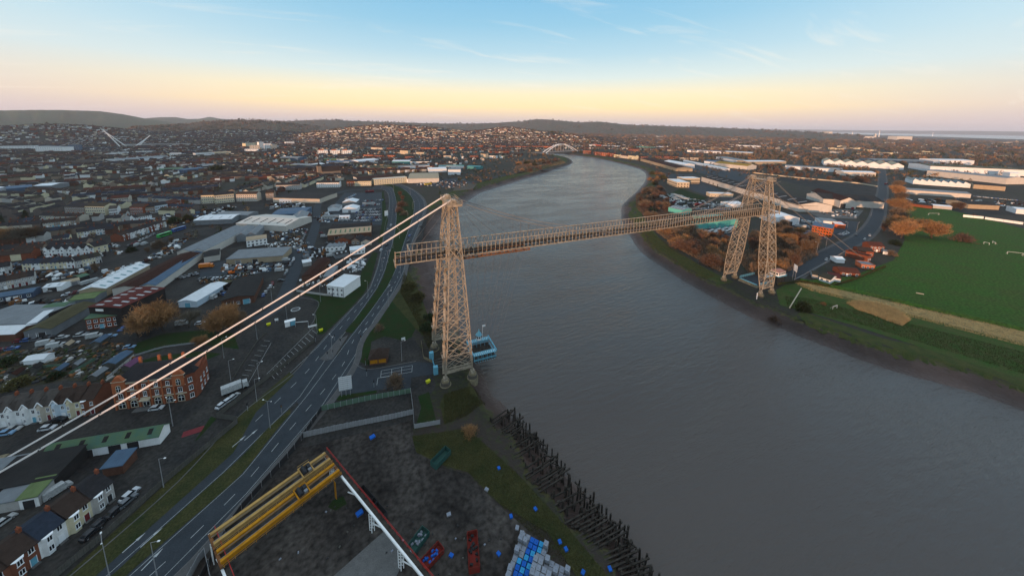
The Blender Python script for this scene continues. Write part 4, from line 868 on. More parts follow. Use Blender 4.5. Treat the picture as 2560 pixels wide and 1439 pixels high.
# --- sheds, workshops and warehouses
def shed(name, label, p0, p1, back, e, r=1.0, kind='x', wall='sheet_grey', roof='sheet_grey', sky=0, doors=(), wins=0, storeys=1, cat=None, group=None, z=0, winm=('frame_white', 'glass_dark'), skym='skylight', side=None, ww=1.5):
    """p0,p1: front edge left to right; back: depth in metres or a point on the rear edge. kind: x / y ridge direction, mono, flat, multiN (N gables facing the front), sawN"""
    p0 = Vector(p0[:2]); p1 = Vector(p1[:2]); a = ang(p0, p1); L_ = (p1-p0).length; nrm = Vector((-math.sin(a), math.cos(a)))
    D = back if isinstance(back, (int, float)) else max(3, abs((Vector(back[:2])-p1).dot(nrm)))
    s = empty(name, (p0.x, p0.y, z), a, label, cat or 'building', group); wm = M(wall); rm = M(roof)
    if kind in ('x', 'y'):
        link('wall', gable_walls(L_, D, e, r, wall, kind), s); rf = link('roof', gable_roof(L_, D, e, r, roof, kind, .35, .15), s)
    elif kind == 'mono':
        MB().hexa([(0, 0, 0), (L_, 0, 0), (L_, D, 0), (0, D, 0), (0, 0, e), (L_, 0, e), (L_, D, e+r), (0, D, e+r)], wm).build('wall', s)
        rf = MB().hexa([(-.3, -.4, e+.02-.4*r/D), (L_+.3, -.4, e+.02-.4*r/D), (L_+.3, D+.3, e+r+.02), (-.3, D+.3, e+r+.02), (-.3, -.4, e+.2), (L_+.3, -.4, e+.2), (L_+.3, D+.3, e+r+.2), (-.3, D+.3, e+r+.2)], rm).build('roof', s)
    elif kind == 'flat':
        MB().box(0, L_, 0, D, 0, e, wm).build('wall', s); mb = MB(); mb.box(-.2, L_+.2, -.2, D+.2, e+.01, e+.25, rm)
        rf = mb.build('roof', s)
        for x0, x1, y0, y1 in ((-.25, L_+.25, -.25, .05), (-.25, L_+.25, D-.05, D+.25), (-.25, .05, .05, D-.05), (L_-.05, L_+.25, .05, D-.05)): MB().box(x0, x1, y0, y1, e+.26, e+.55, wm).build('parapet', rf)
    else:
        n = int(kind.strip('multisaw')); saw = kind.startswith('saw'); w = L_/n; MB().box(0, L_, 0, D, 0, e, wm).build('wall', s); rf = None
        for i in range(n):
            mb = MB(); x0, x1 = i*w, (i+1)*w; xr = x0+w*(.22 if saw else .5); zz = e+r
            mb.face([(x0, 0, e), (x1, 0, e), (xr, 0, zz)], wm); mb.face([(x1, D, e), (x0, D, e), (xr, D, zz)], wm)
            mb.hexa([(x0, -.2, e), (xr, -.2, zz), (xr, D+.2, zz), (x0, D+.2, e), (x0, -.2, e+.15), (xr, -.2, zz+.15), (xr, D+.2, zz+.15), (x0, D+.2, e+.15)], M('glass_dark') if saw else rm)
            mb.hexa([(xr, -.2, zz), (x1, -.2, e), (x1, D+.2, e), (xr, D+.2, zz), (xr, -.2, zz+.15), (x1, -.2, e+.15), (x1, D+.2, e+.15), (xr, D+.2, zz+.15)], rm)
            o = mb.build('roof', s); rf = rf or o
    if sky and kind in ('x', 'mono', 'flat'):
        half = D/2 if kind == 'x' else D
        for i in range(sky):
            x = L_*(i+.5)/sky; y0, y1 = half*.25, half*.8; zf = (lambda y: e+r*y/half) if kind != 'flat' else (lambda y: e+.1)
            MB().hexa([(x-.6, y0, zf(y0)), (x+.6, y0, zf(y0)), (x+.6, y1, zf(y1)), (x-.6, y1, zf(y1)), (x-.6, y0, zf(y0)+.24), (x+.6, y0, zf(y0)+.24), (x+.6, y1, zf(y1)+.24), (x-.6, y1, zf(y1)+.24)], M(skym)).build('skylight', rf)
    if sky and kind == 'y':
        for i in range(sky):
            y = D*(i+.5)/sky
            for sx in (-1, 1):
                xa, xb = L_/2+sx*L_*.16, L_/2+sx*L_*.38; zf = lambda x: e+r*(1-abs(x-L_/2)/(L_/2)); x0, x1 = min(xa, xb), max(xa, xb)
                MB().hexa([(x0, y-.55, zf(x0)), (x1, y-.55, zf(x1)), (x1, y+.55, zf(x1)), (x0, y+.55, zf(x0)), (x0, y-.55, zf(x0)+.22), (x1, y-.55, zf(x1)+.22), (x1, y+.55, zf(x1)+.22), (x0, y+.55, zf(x0)+.22)], M(skym)).build('skylight', rf)
    for x, w, h, m_ in doors: link('door', door_mesh(w, h, m_), s, (x if x > 1 else x*L_, 0, 0))
    if wins:
        for st in range(storeys):
            zz = .9+st*(e-.6)/storeys; hh = min(1.5, (e/storeys)*.5)
            for i in range(wins): link('window', win_mesh(ww, hh, *winm), s, (L_*(i+.5)/wins, 0, zz))
    if side:     # windows on the right-hand end wall
        n, m2 = side
        for st in range(storeys):
            zz = .9+st*(e-.6)/storeys
            for i in range(n): link('window', win_mesh(ww, min(1.5, (e/storeys)*.5), *winm), s, (L_, D*(i+.5)/n, zz), math.pi/2)
    return s
W, S_ = 'warehouse', 'workshop'
shed(S_, 'long workshop with mossy green corrugated roof and white front', A0(375, 362, 3.1), A0(1430, 178, 3.1), A0(1545, 65, 3.1), 3.1, 1.7, 'x', 'white_paint', 'sheet_green', 5, [(.36, 3, 2.4, 'dark_metal'), (.5, 2.4, 2.4, 'frame_white'), (.6, 3.2, 2.5, 'dark_metal'), (.76, 3, 2.5, 'dark_metal')], skym='sheet_dark')
shed('shed', 'dark flat-roofed shed behind the roadside terrace', A0(-200, 690, 4), A0(490, 555, 4), A0(755, 280, 4), 4, .5, 'mono', 'sheet_dark', 'sheet_dark', 0)
shed('garage', 'white-fronted garage with pale and green roof sheets', A0(-100, 800, 3.2), A0(340, 718, 3.2), A0(475, 562, 3.2), 3.2, .6, 'mono', 'wall2', 'sheet_grey', 0); 
shed('garage', 'small garage with a lime green roof by the white van', A0(160, 752, 3.3), A0(338, 716, 3.3), A0(474, 562, 3.3), 3.35, .75, 'mono', 'white_paint', 'sheet_lime', 0, [(.5, 2.4, 2.4, 'dark_metal')])
shed('shed', 'low slate-blue lean-to with a white fascia', A0(915, 470, 3), A0(1100, 440, 3), A0(1220, 305, 3), 3, .5, 'mono', 'brick_dark', 'sheet_blue')
shed('shed', 'pale grey shed at the left edge under the cables', A0(-250, 560, 3.5), A0(100, 495, 3.5), A0(215, 350, 3.5), 3.5, .8, 'x', 'sheet_blue', 'sheet_grey')
big = shed(W, 'tall works with a maroon roof and dark cladding', A3(795, 238, 10.5), A3(1088, 246, 10.5), A3(1365, 65, 10.5), 10.3, .5, 'y', 'sheet_dark', 'sheet_maroon', 6)
of = shed('office', 'two-storey brick office with green canopy below the maroon works', A3(785, 450), A3(1078, 412), 4, 6.0, .6, 'mono', 'brick', 'sheet_green', 0, [(.46, 1.6, 2.4, 'steel_blue')], 5, 2)
link('sign', cached('sgn', lambda: MB().box(-2, 2, -.12, .02, 0, 1.2, M('white_paint')).mesh('sign')), big, (5.5, 0, 8.2))
shed(W, 'long open-fronted shed with an olive mossy roof', A3(208, 460, 4.5), A3(455, 432, 4.5), A3(835, 205, 4.5), 4.3, 1.5, 'y', 'sheet_grey', 'sheet_olive', 0, [(.3, 2.6, 2.8, 'steel_grey'), (.65, 2.6, 2.8, 'dark_metal')])
shed(W, 'white-roofed shed at the left edge beside the olive shed', A3(-200, 492, 4), A3(135, 478, 4), A3(205, 392, 4), 3.8, 1.3, 'x', 'brick_dark', 'sheet_white', 0)
shed(W, 'wide flat grey roof left of the olive shed', A3(-350, 395, 5), A3(235, 385, 5), A3(355, 215, 5), 4.6, .4, 'x', 'sheet_dark', 'sheet_grey', 0)
shed(W, 'narrow pale roof tucked beside the olive shed', A3(246, 392, 4.7), A3(330, 378, 4.7), A3(500, 272, 4.7), 4.6, .6, 'mono', 'sheet_grey', 'sheet_white')
shed(W, 'low sea-green roof behind the olive shed', A3(350, 268, 4.6), A3(560, 248, 4.6), A3(650, 190, 4.6), 4.5, .8, 'x', 'sheet_grey', 'sheet_green')
shed(W, 'white roof with teal glazing beside the brown works', B0(708, 1030, 5), B0(950, 1008, 5), B0(1290, 800, 5), 5, 1.6, 'y', 'sheet_tan', 'sheet_white', 7, skym='sheet_teal')
shed(W, 'long rust-brown roof of the old works', B0(1005, 1006, 6), B0(1235, 990, 6), B0(1675, 692, 6), 5.6, 1.3, 'y', 'sheet_pale', 'sheet_brown', 0)
shed(W, 'long grey ribbed roof continuing the old works', B0(1590, 678, 6), B0(1840, 668, 6), B0(2150, 455, 6), 5.6, 1.8, 'multi2', 'sheet_pale', 'sheet_grey', 0)
shed(W, 'long slate-blue roof beside the rust-brown works', B0(1255, 992, 5), B0(1400, 976, 5), B0(1830, 672, 5), 4.8, 1.2, 'y', 'sheet_pale', 'sheet_blue', 0)
shed('shed', 'moss-green roof behind the maroon works', B0(615, 1118, 3.5), B0(850, 1092, 3.5), B0(908, 1035, 3.5), 3.4, .8, 'x', 'sheet_grey', 'sheet_lime')
shed(S_, 'dark blue workshop with white doors at the left edge', B0(-220, 1122, 3.2), B0(295, 1042, 3.2), 8, 3.2, .9, 'x', mat('wall_navy', (.05, .075, .12), .8) and 'wall_navy', 'sheet_blue', 0, [(.55, 1.6, 2.3, 'frame_white'), (.68, 1.6, 2.3, 'frame_white')], 6)
shed('garage', 'white garage with a dark open door', B0(380, 1005, 3), B0(552, 988, 3), 7, 3, .9, 'x', 'white_paint', 'sheet_white', 2, [(.5, 4, 2.5, 'dark_metal')])
shed('garage', 'tan-roofed garage beside the white garage', B0(556, 968, 2.8), B0(716, 932, 2.8), 6, 2.8, .8, 'x', 'wall2', 'sheet_tan', 0, [(.3, 2.4, 2.2, 'steel_grey'), (.7, 2.4, 2.2, 'steel_grey')])
shed('garage', 'sea-green roofed garage right of the tan one', B0(720, 912, 2.8), B0(802, 886, 2.8), 6, 2.8, .8, 'x', 'dark_metal', 'sheet_green', 0)
shed(S_, 'pale blue walled workshop between the two car lots', B0(1602, 1128, 3.6), B0(1765, 1126, 3.6), B0(1908, 964, 3.6), 3.6, 1.0, 'y', 'wall4', 'sheet_white', 0, [(.5, 3, 2.6, 'steel_blue')])
shed('shed', 'small olive canopy beside the car lot', B0(1915, 985, 3.2), B0(2010, 990, 3.2), B0(2045, 935, 3.2), 3.2, .3, 'flat', 'dark_metal', 'sheet_olive')
shed(S_, 'brown-roofed brick workshop behind the orange tree', B1(190, 1120, 4.5), B1(485, 1070, 4.5), B1(655, 880, 4.5), 4.4, 1.3, 'y', 'brick_dark', 'sheet_dark', 0, [(.25, 3, 3, 'dark_metal'), (.75, 3, 3, 'steel_blue')], 3)
shed(W, 'wide grey flat roof with tan walls beside the yard road', B1(235, 748, 4.5), B1(742, 714, 4.5), B1(810, 640, 4.5), 4.4, .5, 'mono', 'sheet_tan', 'sheet_grey', 0, [(.2, 3.5, 3, 'steel_grey'), (.5, 3.5, 3, 'dark_metal')])
shed(W, 'dark shed wedged between the old works and the tan walls', B1(32, 728, 4.5), B1(175, 704, 4.5), B1(245, 640, 4.5), 4.4, .6, 'x', 'sheet_pale', 'sheet_dark')
shed('office', 'two-storey white office with hipped tan roof beside the old works', B1(422, 640), B1(605, 612), 12, 5.6, 1.6, 'x', 'white_paint', 'sheet_tan', 0, [(.3, 1.4, 2.2, 'dark_metal')], 5, 2)
shed(W, 'twin grey gables with dark glazing behind the white office', B1(325, 535, 6), B1(500, 520, 6), B1(595, 445, 6), 5.5, 2.2, 'multi2', 'sheet_grey', 'sheet_grey')
shed(W, 'big pale shed with five dark rooflights', B1(322, 422, 6), B1(770, 447, 6), B1(805, 352, 6), 5.6, 2.6, 'x', 'sheet_pale', 'sheet_pale', 6, skym='sheet_dark')
shed(W, 'brick gabled depot with a small white sign', B1(806, 395, 5), B1(945, 384, 5), 32, 4.8, 2.6, 'y', 'brick', 'sheet_grey', 0, [(.5, 3, 3, 'dark_metal')])
shed(W, 'low blue-grey roof behind the big pale shed', B1(640, 345, 6), B1(940, 330, 6), 30, 5.5, 1.0, 'x', 'sheet_blue', 'sheet_blue')
shed(W, 'low white roof left of the big pale shed', B1(-60, 400, 5), B1(285, 385, 5), 22, 5, 1.2, 'x', 'sheet_grey', 'sheet_white', 4)
shed(W, 'grey roofed shed behind the low white roof', B1(130, 350, 5), B1(430, 352, 5), 16, 5, 1.2, 'x', 'sheet_grey', 'sheet_grey', 0)
shed('depot', 'depot with tan eaves and a green clerestory roof', B1(1150, 582), B1(1540, 548), 20, 5.0, 2.4, 'x', 'brick_dark', 'sheet_tan', 9, [(.2, 3, 3, 'dark_metal'), (.7, 3, 3, 'dark_metal')], skym='sheet_green')
shed(W, 'dark ridge roof behind the green clerestory depot', B1(1170, 470, 6), B1(1525, 452, 6), 16, 5.6, 1.8, 'x', 'brick_dark', 'sheet_dark')
shed('office', 'small brick gabled office in front of the depot', B1(1217, 612), B1(1356, 610), 11, 3.6, 2.2, 'y', 'brick', 'roof1', 0, [(.5, 1.2, 2.1, 'dark_metal')], 2, cat='office')
shed('office', 'small buff gabled office with dark tiled roof', B1(1362, 616), B1(1440, 616), 11, 3.6, 2.0, 'y', 'wall5', 'roof0', 0, (), 2)
shed('office', 'small cream gabled office nearest the dual carriageway', B1(1446, 626), B1(1542, 618), 10, 3.4, 1.8, 'y', 'wall6', 'roof0', 0, (), 2)
shed(W, 'twin grey gabled shed in the car compound', B1(1281, 332), B1(1411, 328), 16, 4.6, 2.0, 'y', 'sheet_white', 'sheet_white', 0, [(.5, 3, 3, 'steel_grey')])
shed(W, 'second grey gabled shed behind the compound shed', B1(1283, 268), B1(1405, 265), 16, 4.6, 2.2, 'y', 'sheet_grey', 'sheet_white')
shed(W, 'white gabled shed left of the compound shed', B1(1150, 318), B1(1250, 315), 14, 4.2, 1.5, 'y', 'sheet_white', 'sheet_grey')
shed('portable_office', 'long pale cabin at the compound corner', B1(1098, 392), B1(1238, 390), 7, 3.2, .3, 'flat', 'wall2', 'sheet_grey', 0, (), 6)
shed('portable_office', 'low white lit cabin beside the compound cars', B1(1250, 392), B1(1342, 388), 6, 3.0, 1.0, 'x', 'white_paint', 'sheet_white', 0, (), 3)
shed('portable_office', 'row of white cabins with grey roofs by the depot', B1(1128, 678), B1(1290, 668), 9, 3.2, .8, 'multi4', 'white_paint', 'sheet_grey', 0, (), 4)
shed('portable_office', 'white cabin row beside the dual carriageway verge', B1(1352, 712), B1(1485, 694), 9, 3.6, .4, 'flat', 'white_paint', 'sheet_white', 0, (), 4)
shed('portable_office', 'grey cabin between the cabin rows', B1(1222, 745), B1(1340, 718), 6, 3.2, .8, 'x', 'sheet_grey', 'sheet_dark', 3)
wo = shed('portable_office', 'two-storey white site office beside the turning circle', B1(1140, 985, 6.5), B1(1290, 1002, 6.5), B1(1360, 892, 6.5), 6.3, .3, 'flat', 'white_paint', 'sheet_white', 0, [(.3, 1, 2.1, 'dark_metal')], 4, 2, ww=1.2)
for i in range(4): put_bar('corner_post', (i*3.7, -.1, 0), (i*3.7, -.1, 6.4), .18, .18, M('steel_grey'), wo)
tx_ = bpy.data.curves.new('lettering', 'FONT'); tx_.body = 'EXITL'; tx_.size = 1.5; tx_.extrude = .02; tx_.materials.append(M('dark_metal')); tmp_ = bpy.data.objects.new('lettering', tx_); to_ = link('lettering', bpy.data.meshes.new_from_object(tmp_), wo, (.5, -.12, 4.3)); to_.rotation_euler = (HALF_PI, 0, 0); bpy.data.objects.remove(tmp_)
shed(S_, 'rusty roofed workshop by the yard road', B1(915, 905, 3.5), B1(1032, 898, 3.5), B1(1132, 742, 3.5), 3.6, 1.0, 'y', 'brick_dark', 'sheet_brown')
shed('shed', 'small pale lean-to by the yard road', B1(925, 782, 3), B1(1000, 768, 3), 5, 3, .4, 'mono', 'wall2', 'sheet_white')
shed('shed', 'small grey shed behind the site office wall', B1(1108, 905, 3), B1(1180, 900, 3), 16, 3, .5, 'mono', 'sheet_grey', 'sheet_grey')
shed(W, 'long dark flat roof beside the far roundabout', B1(655, 195, 6), B1(1075, 205, 6), 42, 5.8, .6, 'x', 'wall6', 'sheet_dark')
shed('office', 'low white office in front of the long dark roof', B1(716, 248), B1(862, 236), 12, 4, .3, 'flat', 'white_paint', 'sheet_white', 0, (), 6)
shed('flats', 'three-storey cream block with a long windowed front', B4(1345, 812), B4(1672, 786), 14, 9.5, .4, 'flat', 'wall1', 'sheet_pale', 0, (), 14, 3)
shed('flats', 'lower cream block left of the long windowed one', B4(1150, 822), B4(1312, 806), 12, 7.5, 2, 'x', 'wall1', 'roof0', 0, (), 7, 2)
shed('shop', 'white shops between the cream block and the red one', B4(1676, 788), B4(1736, 780), 12, 7, 1.5, 'x', 'white_paint', 'roof0', 0, (), 3, 2)
shed('shop', 'bright crimson shop front beside the white shops', B4(1738, 780), B4(1776, 775), 12, 8, .3, 'flat', mat('crimson', (.34, .02, .04), .7) and 'crimson', 'sheet_grey')
shed(W, 'wide brown roof behind the cream block', B4(1190, 768, 8), B4(1560, 742, 8), 55, 8, 2, 'x', 'sheet_pale', 'sheet_brown')
shed(W, 'wide buff roof right of the brown one', B4(1680, 748, 8), B4(1990, 742, 8), 75, 8, 2, 'x', 'sheet_pale', 'sheet_tan')
ch = shed('church', 'brown stone church with a steep tiled roof', B4(825, 722), B4(1012, 708), 22, 9, 9, 'x', 'wall5', 'roof1', 0, (), 6)
MB().box(-7, 0, 4, 11, 0, 20, M('wall5')).build('tower', ch); MB().hexa([(-7.3, 3.7, 20), (.3, 3.7, 20), (.3, 11.3, 20), (-7.3, 11.3, 20), (-4, 7, 26), (-3, 7, 26), (-3, 8, 26), (-4, 8, 26)], M('roof0')).build('tower_roof', ch)
for i, (x0, y0, x1, y1, dd, hh, wl, rf, lb) in enumerate([
    (500, 632, 722, 642, 30, 6, 'sheet_green', 'sheet_grey', 'sea-green walled depot left of the white trade park'), (732, 636, 852, 622, 26, 6, 'sheet_white', 'sheet_white', 'small white depot at the left of the trade park'),
    (865, 612, 1175, 602, 40, 7, 'sheet_white', 'sheet_blue', 'pale blue roofed depot in the trade park'), (1185, 604, 1390, 584, 40, 8, 'sheet_white', 'sheet_white', 'bright white depot in the middle of the trade park'),
    (1520, 604, 1698, 604, 36, 8, 'sheet_teal', 'sheet_white', 'teal-fronted store in the trade park'), (1702, 606, 1900, 606, 36, 8, 'sheet_white', 'sheet_dark', 'dark roofed white store at the right of the trade park'),
    (1560, 655, 1890, 640, 20, 6, 'sheet_white', 'sheet_grey', 'long low white parade before the trade park'), (1890, 684, 2068, 678, 30, 7, 'sheet_white', 'sheet_white', 'white depot nearest the river road'),
    (2080, 708, 2205, 708, 22, 11, 'sheet_white', 'sheet_grey', 'tall pale cube of a store by the river road'), (2268, 648, 2400, 655, 20, 6, 'sheet_teal', 'sheet_teal', 'teal shed near the river spit'),
    (1985, 640, 2240, 640, 14, 5, 'sheet_white', 'sheet_teal', 'low teal roof left of the river spit'), (1290, 655, 1560, 660, 30, 6, 'sheet_tan', 'sheet_olive', 'wide olive roof before the trade park'), (400, 560, 582, 568, 30, 8, 'sheet_blue', 'sheet_grey', 'blue-grey hall left of the trade park'), (840, 580, 965, 576, 22, 7, 'sheet_lime', 'sheet_green', 'green roofed hall behind the trade park'), (975, 582, 1080, 578, 18, 7, 'white_paint', 'sheet_tan', 'pale pink lit block behind the trade park')]):
    shed(W, lb, B4(x0, y0), B4(x1, y1), dd, hh, 1.6, 'x', wl, rf, group='halls of the trade park')
for i, x in enumerate((780, 905, 1018)):
    b = shed('flats', ['leftmost', 'middle', 'rightmost'][i]+' of three bright white apartment blocks', B4(x, 512), B4(x+98, 510), 16, 15, .4, 'flat', 'white_paint', 'sheet_white', 0, (), 5, 4, group='white apartment blocks', winm=('dark_metal', 'glass_dark'), ww=2.2)
    MB().box(3, 17, 3, 12, 15.3, 18.5, M('terracotta')).build('penthouse', b)
for i, (x0, x1, y, h) in enumerate([(60, 180, 490, 12), (100, 200, 470, 20), (195, 245, 450, 26), (250, 318, 462, 24), (325, 372, 462, 20), (455, 545, 410, 14), (48, 140, 482, 10)]):
    shed('tower_block' if h > 15 else 'flats', ORD[i]+' pale block of the distant white towers left of centre', B4(x0, y), B4(x1, y-2), 18, h, .4, 'flat', ['white_paint', 'wall6', 'wall0'][i % 3], 'sheet_grey', 0, (), 4, int(h/3.2), group='distant white tower blocks', ww=2.5)
for i, (x0, y0, x1, y1, d, h, wl, lb) in enumerate([(360, 482, 632, 492, 25, 18, 'white_paint', 'long white slab block with rows of windows at the far left'), (0, 468, 350, 462, 25, 14, 'wall0', 'low white civic block left of the long slab'), (690, 482, 800, 480, 20, 22, 'sheet_blue', 'blue-grey slab block right of the long white slab'), (470, 490, 600, 492, 12, 8, 'white_paint', 'white pavilion in front of the long slab'),
    (1100, 528, 1292, 510, 14, 9, 'wall0', 'white terrace of flats beneath the masts'), (1360, 502, 1552, 497, 14, 8, 'wall0', 'second white terrace of flats right of the masts'), (1960, 532, 2150, 520, 14, 11, 'wall0', 'white apartment crescent, left half'), (2155, 518, 2312, 512, 14, 11, 'wall1', 'white apartment crescent, right half'), (1700, 530, 1800, 528, 14, 11, 'white_paint', 'white cube of flats beyond the grey supermarket'), (1640, 330, 1800, 340, 30, 14, 'white_paint', 'white glazed hall on the far left slope'), (900, 360, 1015, 355, 20, 30, 'dark_metal', 'dark tower block behind the masts'), (1220, 430, 1900, 420, 16, 10, 'wall2', 'long grey riverside block behind the masts'), (2460, 440, 2560, 432, 14, 18, 'wall1', 'cream tower by the far river')]):
    shed('block', lb, B3(x0, y0), B3(x1, y1), d, h, .4, 'flat', wl, 'sheet_grey', 0, (), 12 if x1-x0 > 120 else 5, max(2, int(h/4)), ww=3)
for x0, y0, x1, y1, d, h, wl, rf, lb in [(1185, 588, 1692, 550, 45, 7, 'sheet_white', 'sheet_grey', 'wide grey supermarket roof with a green sign'), (1600, 690, 1835, 675, 30, 6, 'sheet_green', 'sheet_green', 'sea-green roofed hall right of the supermarket'), (1840, 690, 2045, 668, 26, 6, 'sheet_blue', 'sheet_blue', 'slate-blue hall beside the sea-green one'), (2010, 640, 2150, 630, 20, 6, 'sheet_white', 'sheet_grey', 'grey hall behind the slate-blue one'), (70, 898, 330, 876, 32, 7, 'sheet_blue', 'sheet_blue', 'bright blue-grey hall at the left edge'), (-120, 905, 68, 880, 32, 7, 'sheet_white', 'sheet_white', 'pale hall left of the blue-grey one'), (335, 860, 520, 855, 28, 6, 'sheet_grey', 'sheet_white', 'low pale hall right of the blue-grey one')]:
    shed(W, lb, B3(x0, y0), B3(x1, y1), d, h, 1.5, 'x', wl, rf, group='far left halls')

# --- right bank
for x0, y0, x1, y1, d, h, r, k, wl, rf, sk, lb in [
    (1436, 424, 1572, 456, 20, 6, .8, 'x', 'sheet_turq', 'sheet_grey', 5, 'small turquoise depot among the riverside scrub'), (1690, 596, 1815, 588, 16, 6, .6, 'x', 'sheet_turq', 'sheet_turq', 0, 'low turquoise annex behind the coaches'),
    (1818, 586, 2105, 572, 24, 8, 1.5, 'x', 'sheet_turq', 'sheet_turq', 4, 'long turquoise works with lit wall lamps'), (2036, 386, 2160, 380, 16, 5, 1.5, 'x', 'white_paint', 'sheet_white', 0, 'small white shed behind the far towers'), (1838, 278, 2065, 285, 12, 5, .4, 'flat', 'stone_cream', 'sheet_white', 0, 'long low white pavilion on the asphalt yard')]:
    shed(W, lb, C4(x0, y0), C4(x1, y1), d, h, r, k, wl, rf, sk, (), 6 if 'pavilion' in lb or 'long turq' in lb else 0)
shed('office', 'modern white office block with dark glazing, left wing', C4(1424, 152), C4(1520, 188), 22, 9, .4, 'flat', 'stone_cream', 'sheet_white', 0, (), 9, 2, winm=('dark_metal', 'glass_dark'), ww=2.6, side=(4, 0))
shed('office', 'modern white office block with dark glazing, right wing', C4(1582, 152), C4(1742, 150), 20, 10, .4, 'flat', 'stone_cream', 'sheet_white', 0, (), 12, 2, winm=('dark_metal', 'glass_dark'), ww=2.6)
shed(W, 'very long pale works wall behind the far towers', C4(1757, 128), B6(430, 862), 42, 9, 4, 'x', 'sheet_pale', 'sheet_dark', 14, [(.12, 3, 4, 'dark_metal'), (.18, 3, 4, 'dark_metal'), (.24, 3, 4, 'dark_metal'), (.8, 4, 4, 'dark_metal')])
shed(W, 'pale flat-topped end bay of the long works', B6(434, 864), B6(656, 866), 30, 8, .5, 'mono', 'sheet_pale', 'sheet_dark')
shed(W, 'gabled pink-lit shed left of the railway curve', B6(508, 745), B6(664, 800), 70, 9, 5, 'y', 'sheet_pale', 'sheet_dark')
shed(W, 'big gabled shed with a dark doorway by the railway curve', B6(822, 826), B6(974, 836), 75, 10, 5, 'y', 'sheet_pale', 'sheet_brown', 0, [(.2, 6, 6, 'dark_metal')])
shed(W, 'white gabled shed behind the orange building', B6(228, 985), B6(440, 990), 28, 8, 3, 'y', 'sheet_white', 'sheet_white', 0, [(.25, 5, 4, 'dark_metal'), (.6, 5, 4, 'dark_metal')])
ob = shed('office', 'vivid orange three-storey building with yellow ground floor', B6(556, 1072), B6(742, 1106), 18, 9, .6, 'mono', 'orange_red', 'sheet_blue', 0, (), 7, 3, winm=('yellow', 'glass_dark'), side=(4, 0))
shed('office', 'low red building beside the orange one', B6(772, 1012), B6(876, 1024), 14, 4, .5, 'flat', 'orange_red', 'sheet_white')
shed(W, 'white workshop canopy behind the lorry park', B6(640, 985), B6(800, 1000), 14, 5, .8, 'x', 'sheet_white', 'sheet_grey')
for x0, y0, x1, y1, d, h, r, k, wl, rf, sk, lb in [
    (672, 424, 1425, 470, 90, 11, 7, 'multi7', 'sheet_white', 'sheet_tan', 0, 'row of white gabled halls glowing in the distance'), (1140, 405, 1700, 420, 60, 11, 2, 'x', 'sheet_blue', 'sheet_grey', 0, 'long grey hall behind the white gabled halls'),
    (308, 458, 850, 496, 30, 8, 2, 'x', 'sheet_white', 'sheet_grey', 0, 'long low grey shed beyond the rail yard'), (860, 524, 1162, 534, 28, 9, 2, 'x', 'sheet_pale', 'sheet_white', 0, 'pale ribbed shed beside the far road'),
    (1640, 524, 2385, 606, 50, 13, 2, 'x', 'sheet_pale', 'sheet_grey', 0, 'big cream warehouse across the right background'), (1670, 486, 2600, 530, 90, 15, 2, 'x', 'sheet_white', 'sheet_olive', 6, 'wide olive-roofed plant behind the cream warehouse'),
    (1760, 418, 2086, 424, 60, 14, 2, 'x', 'sheet_white', 'sheet_white', 0, 'white upper hall above the olive-roofed plant'), (1506, 452, 1664, 482, 50, 11, 5, 'x', 'sheet_blue', 'sheet_grey', 0, 'round-shouldered grey hall left of the cream warehouse'),
    (1512, 602, 2052, 640, 40, 7, 4, 'saw8', 'sheet_white', 'sheet_white', 0, 'sawtooth-roofed factory in front of the cream warehouse'), (2080, 645, 2380, 668, 20, 8, 2, 'x', 'sheet_tan', 'sheet_dark', 0, 'long shed with a glowing gold front'),
    (1450, 695, 2055, 738, 22, 7, 2, 'x', 'sheet_pale', 'sheet_grey', 0, 'long grey-roofed store behind the playing field'), (2028, 832, 2322, 846, 30, 6, 2.5, 'x', 'sheet_tan', 'sheet_dark', 0, 'dark gabled hall beside the playing field'),
    (1450, 806, 1692, 836, 12, 4, 1.5, 'x', 'brick', 'sheet_dark', 0, 'low brick changing block at the field edge'), (1700, 830, 1880, 846, 12, 4, 1, 'x', 'wall2', 'sheet_white', 0, 'low white club house at the field edge'), (2480, 880, 2700, 900, 20, 6, 1, 'x', 'sheet_white', 'sheet_white', 0, 'white depot at the right edge of the field'), (2420, 545, 2520, 550, 20, 12, 1, 'x', 'sheet_white', 'sheet_white', 0, 'white boiler house beside the cream warehouse'),
    (-40, 420, 320, 418, 40, 9, 1.5, 'x', 'sheet_tan', 'sheet_white', 0, 'pale hall beyond the rail yard at the towers')]:
    shed(W, lb, B6(x0, y0), B6(x1, y1), d, h, r, k, wl, rf, sk)
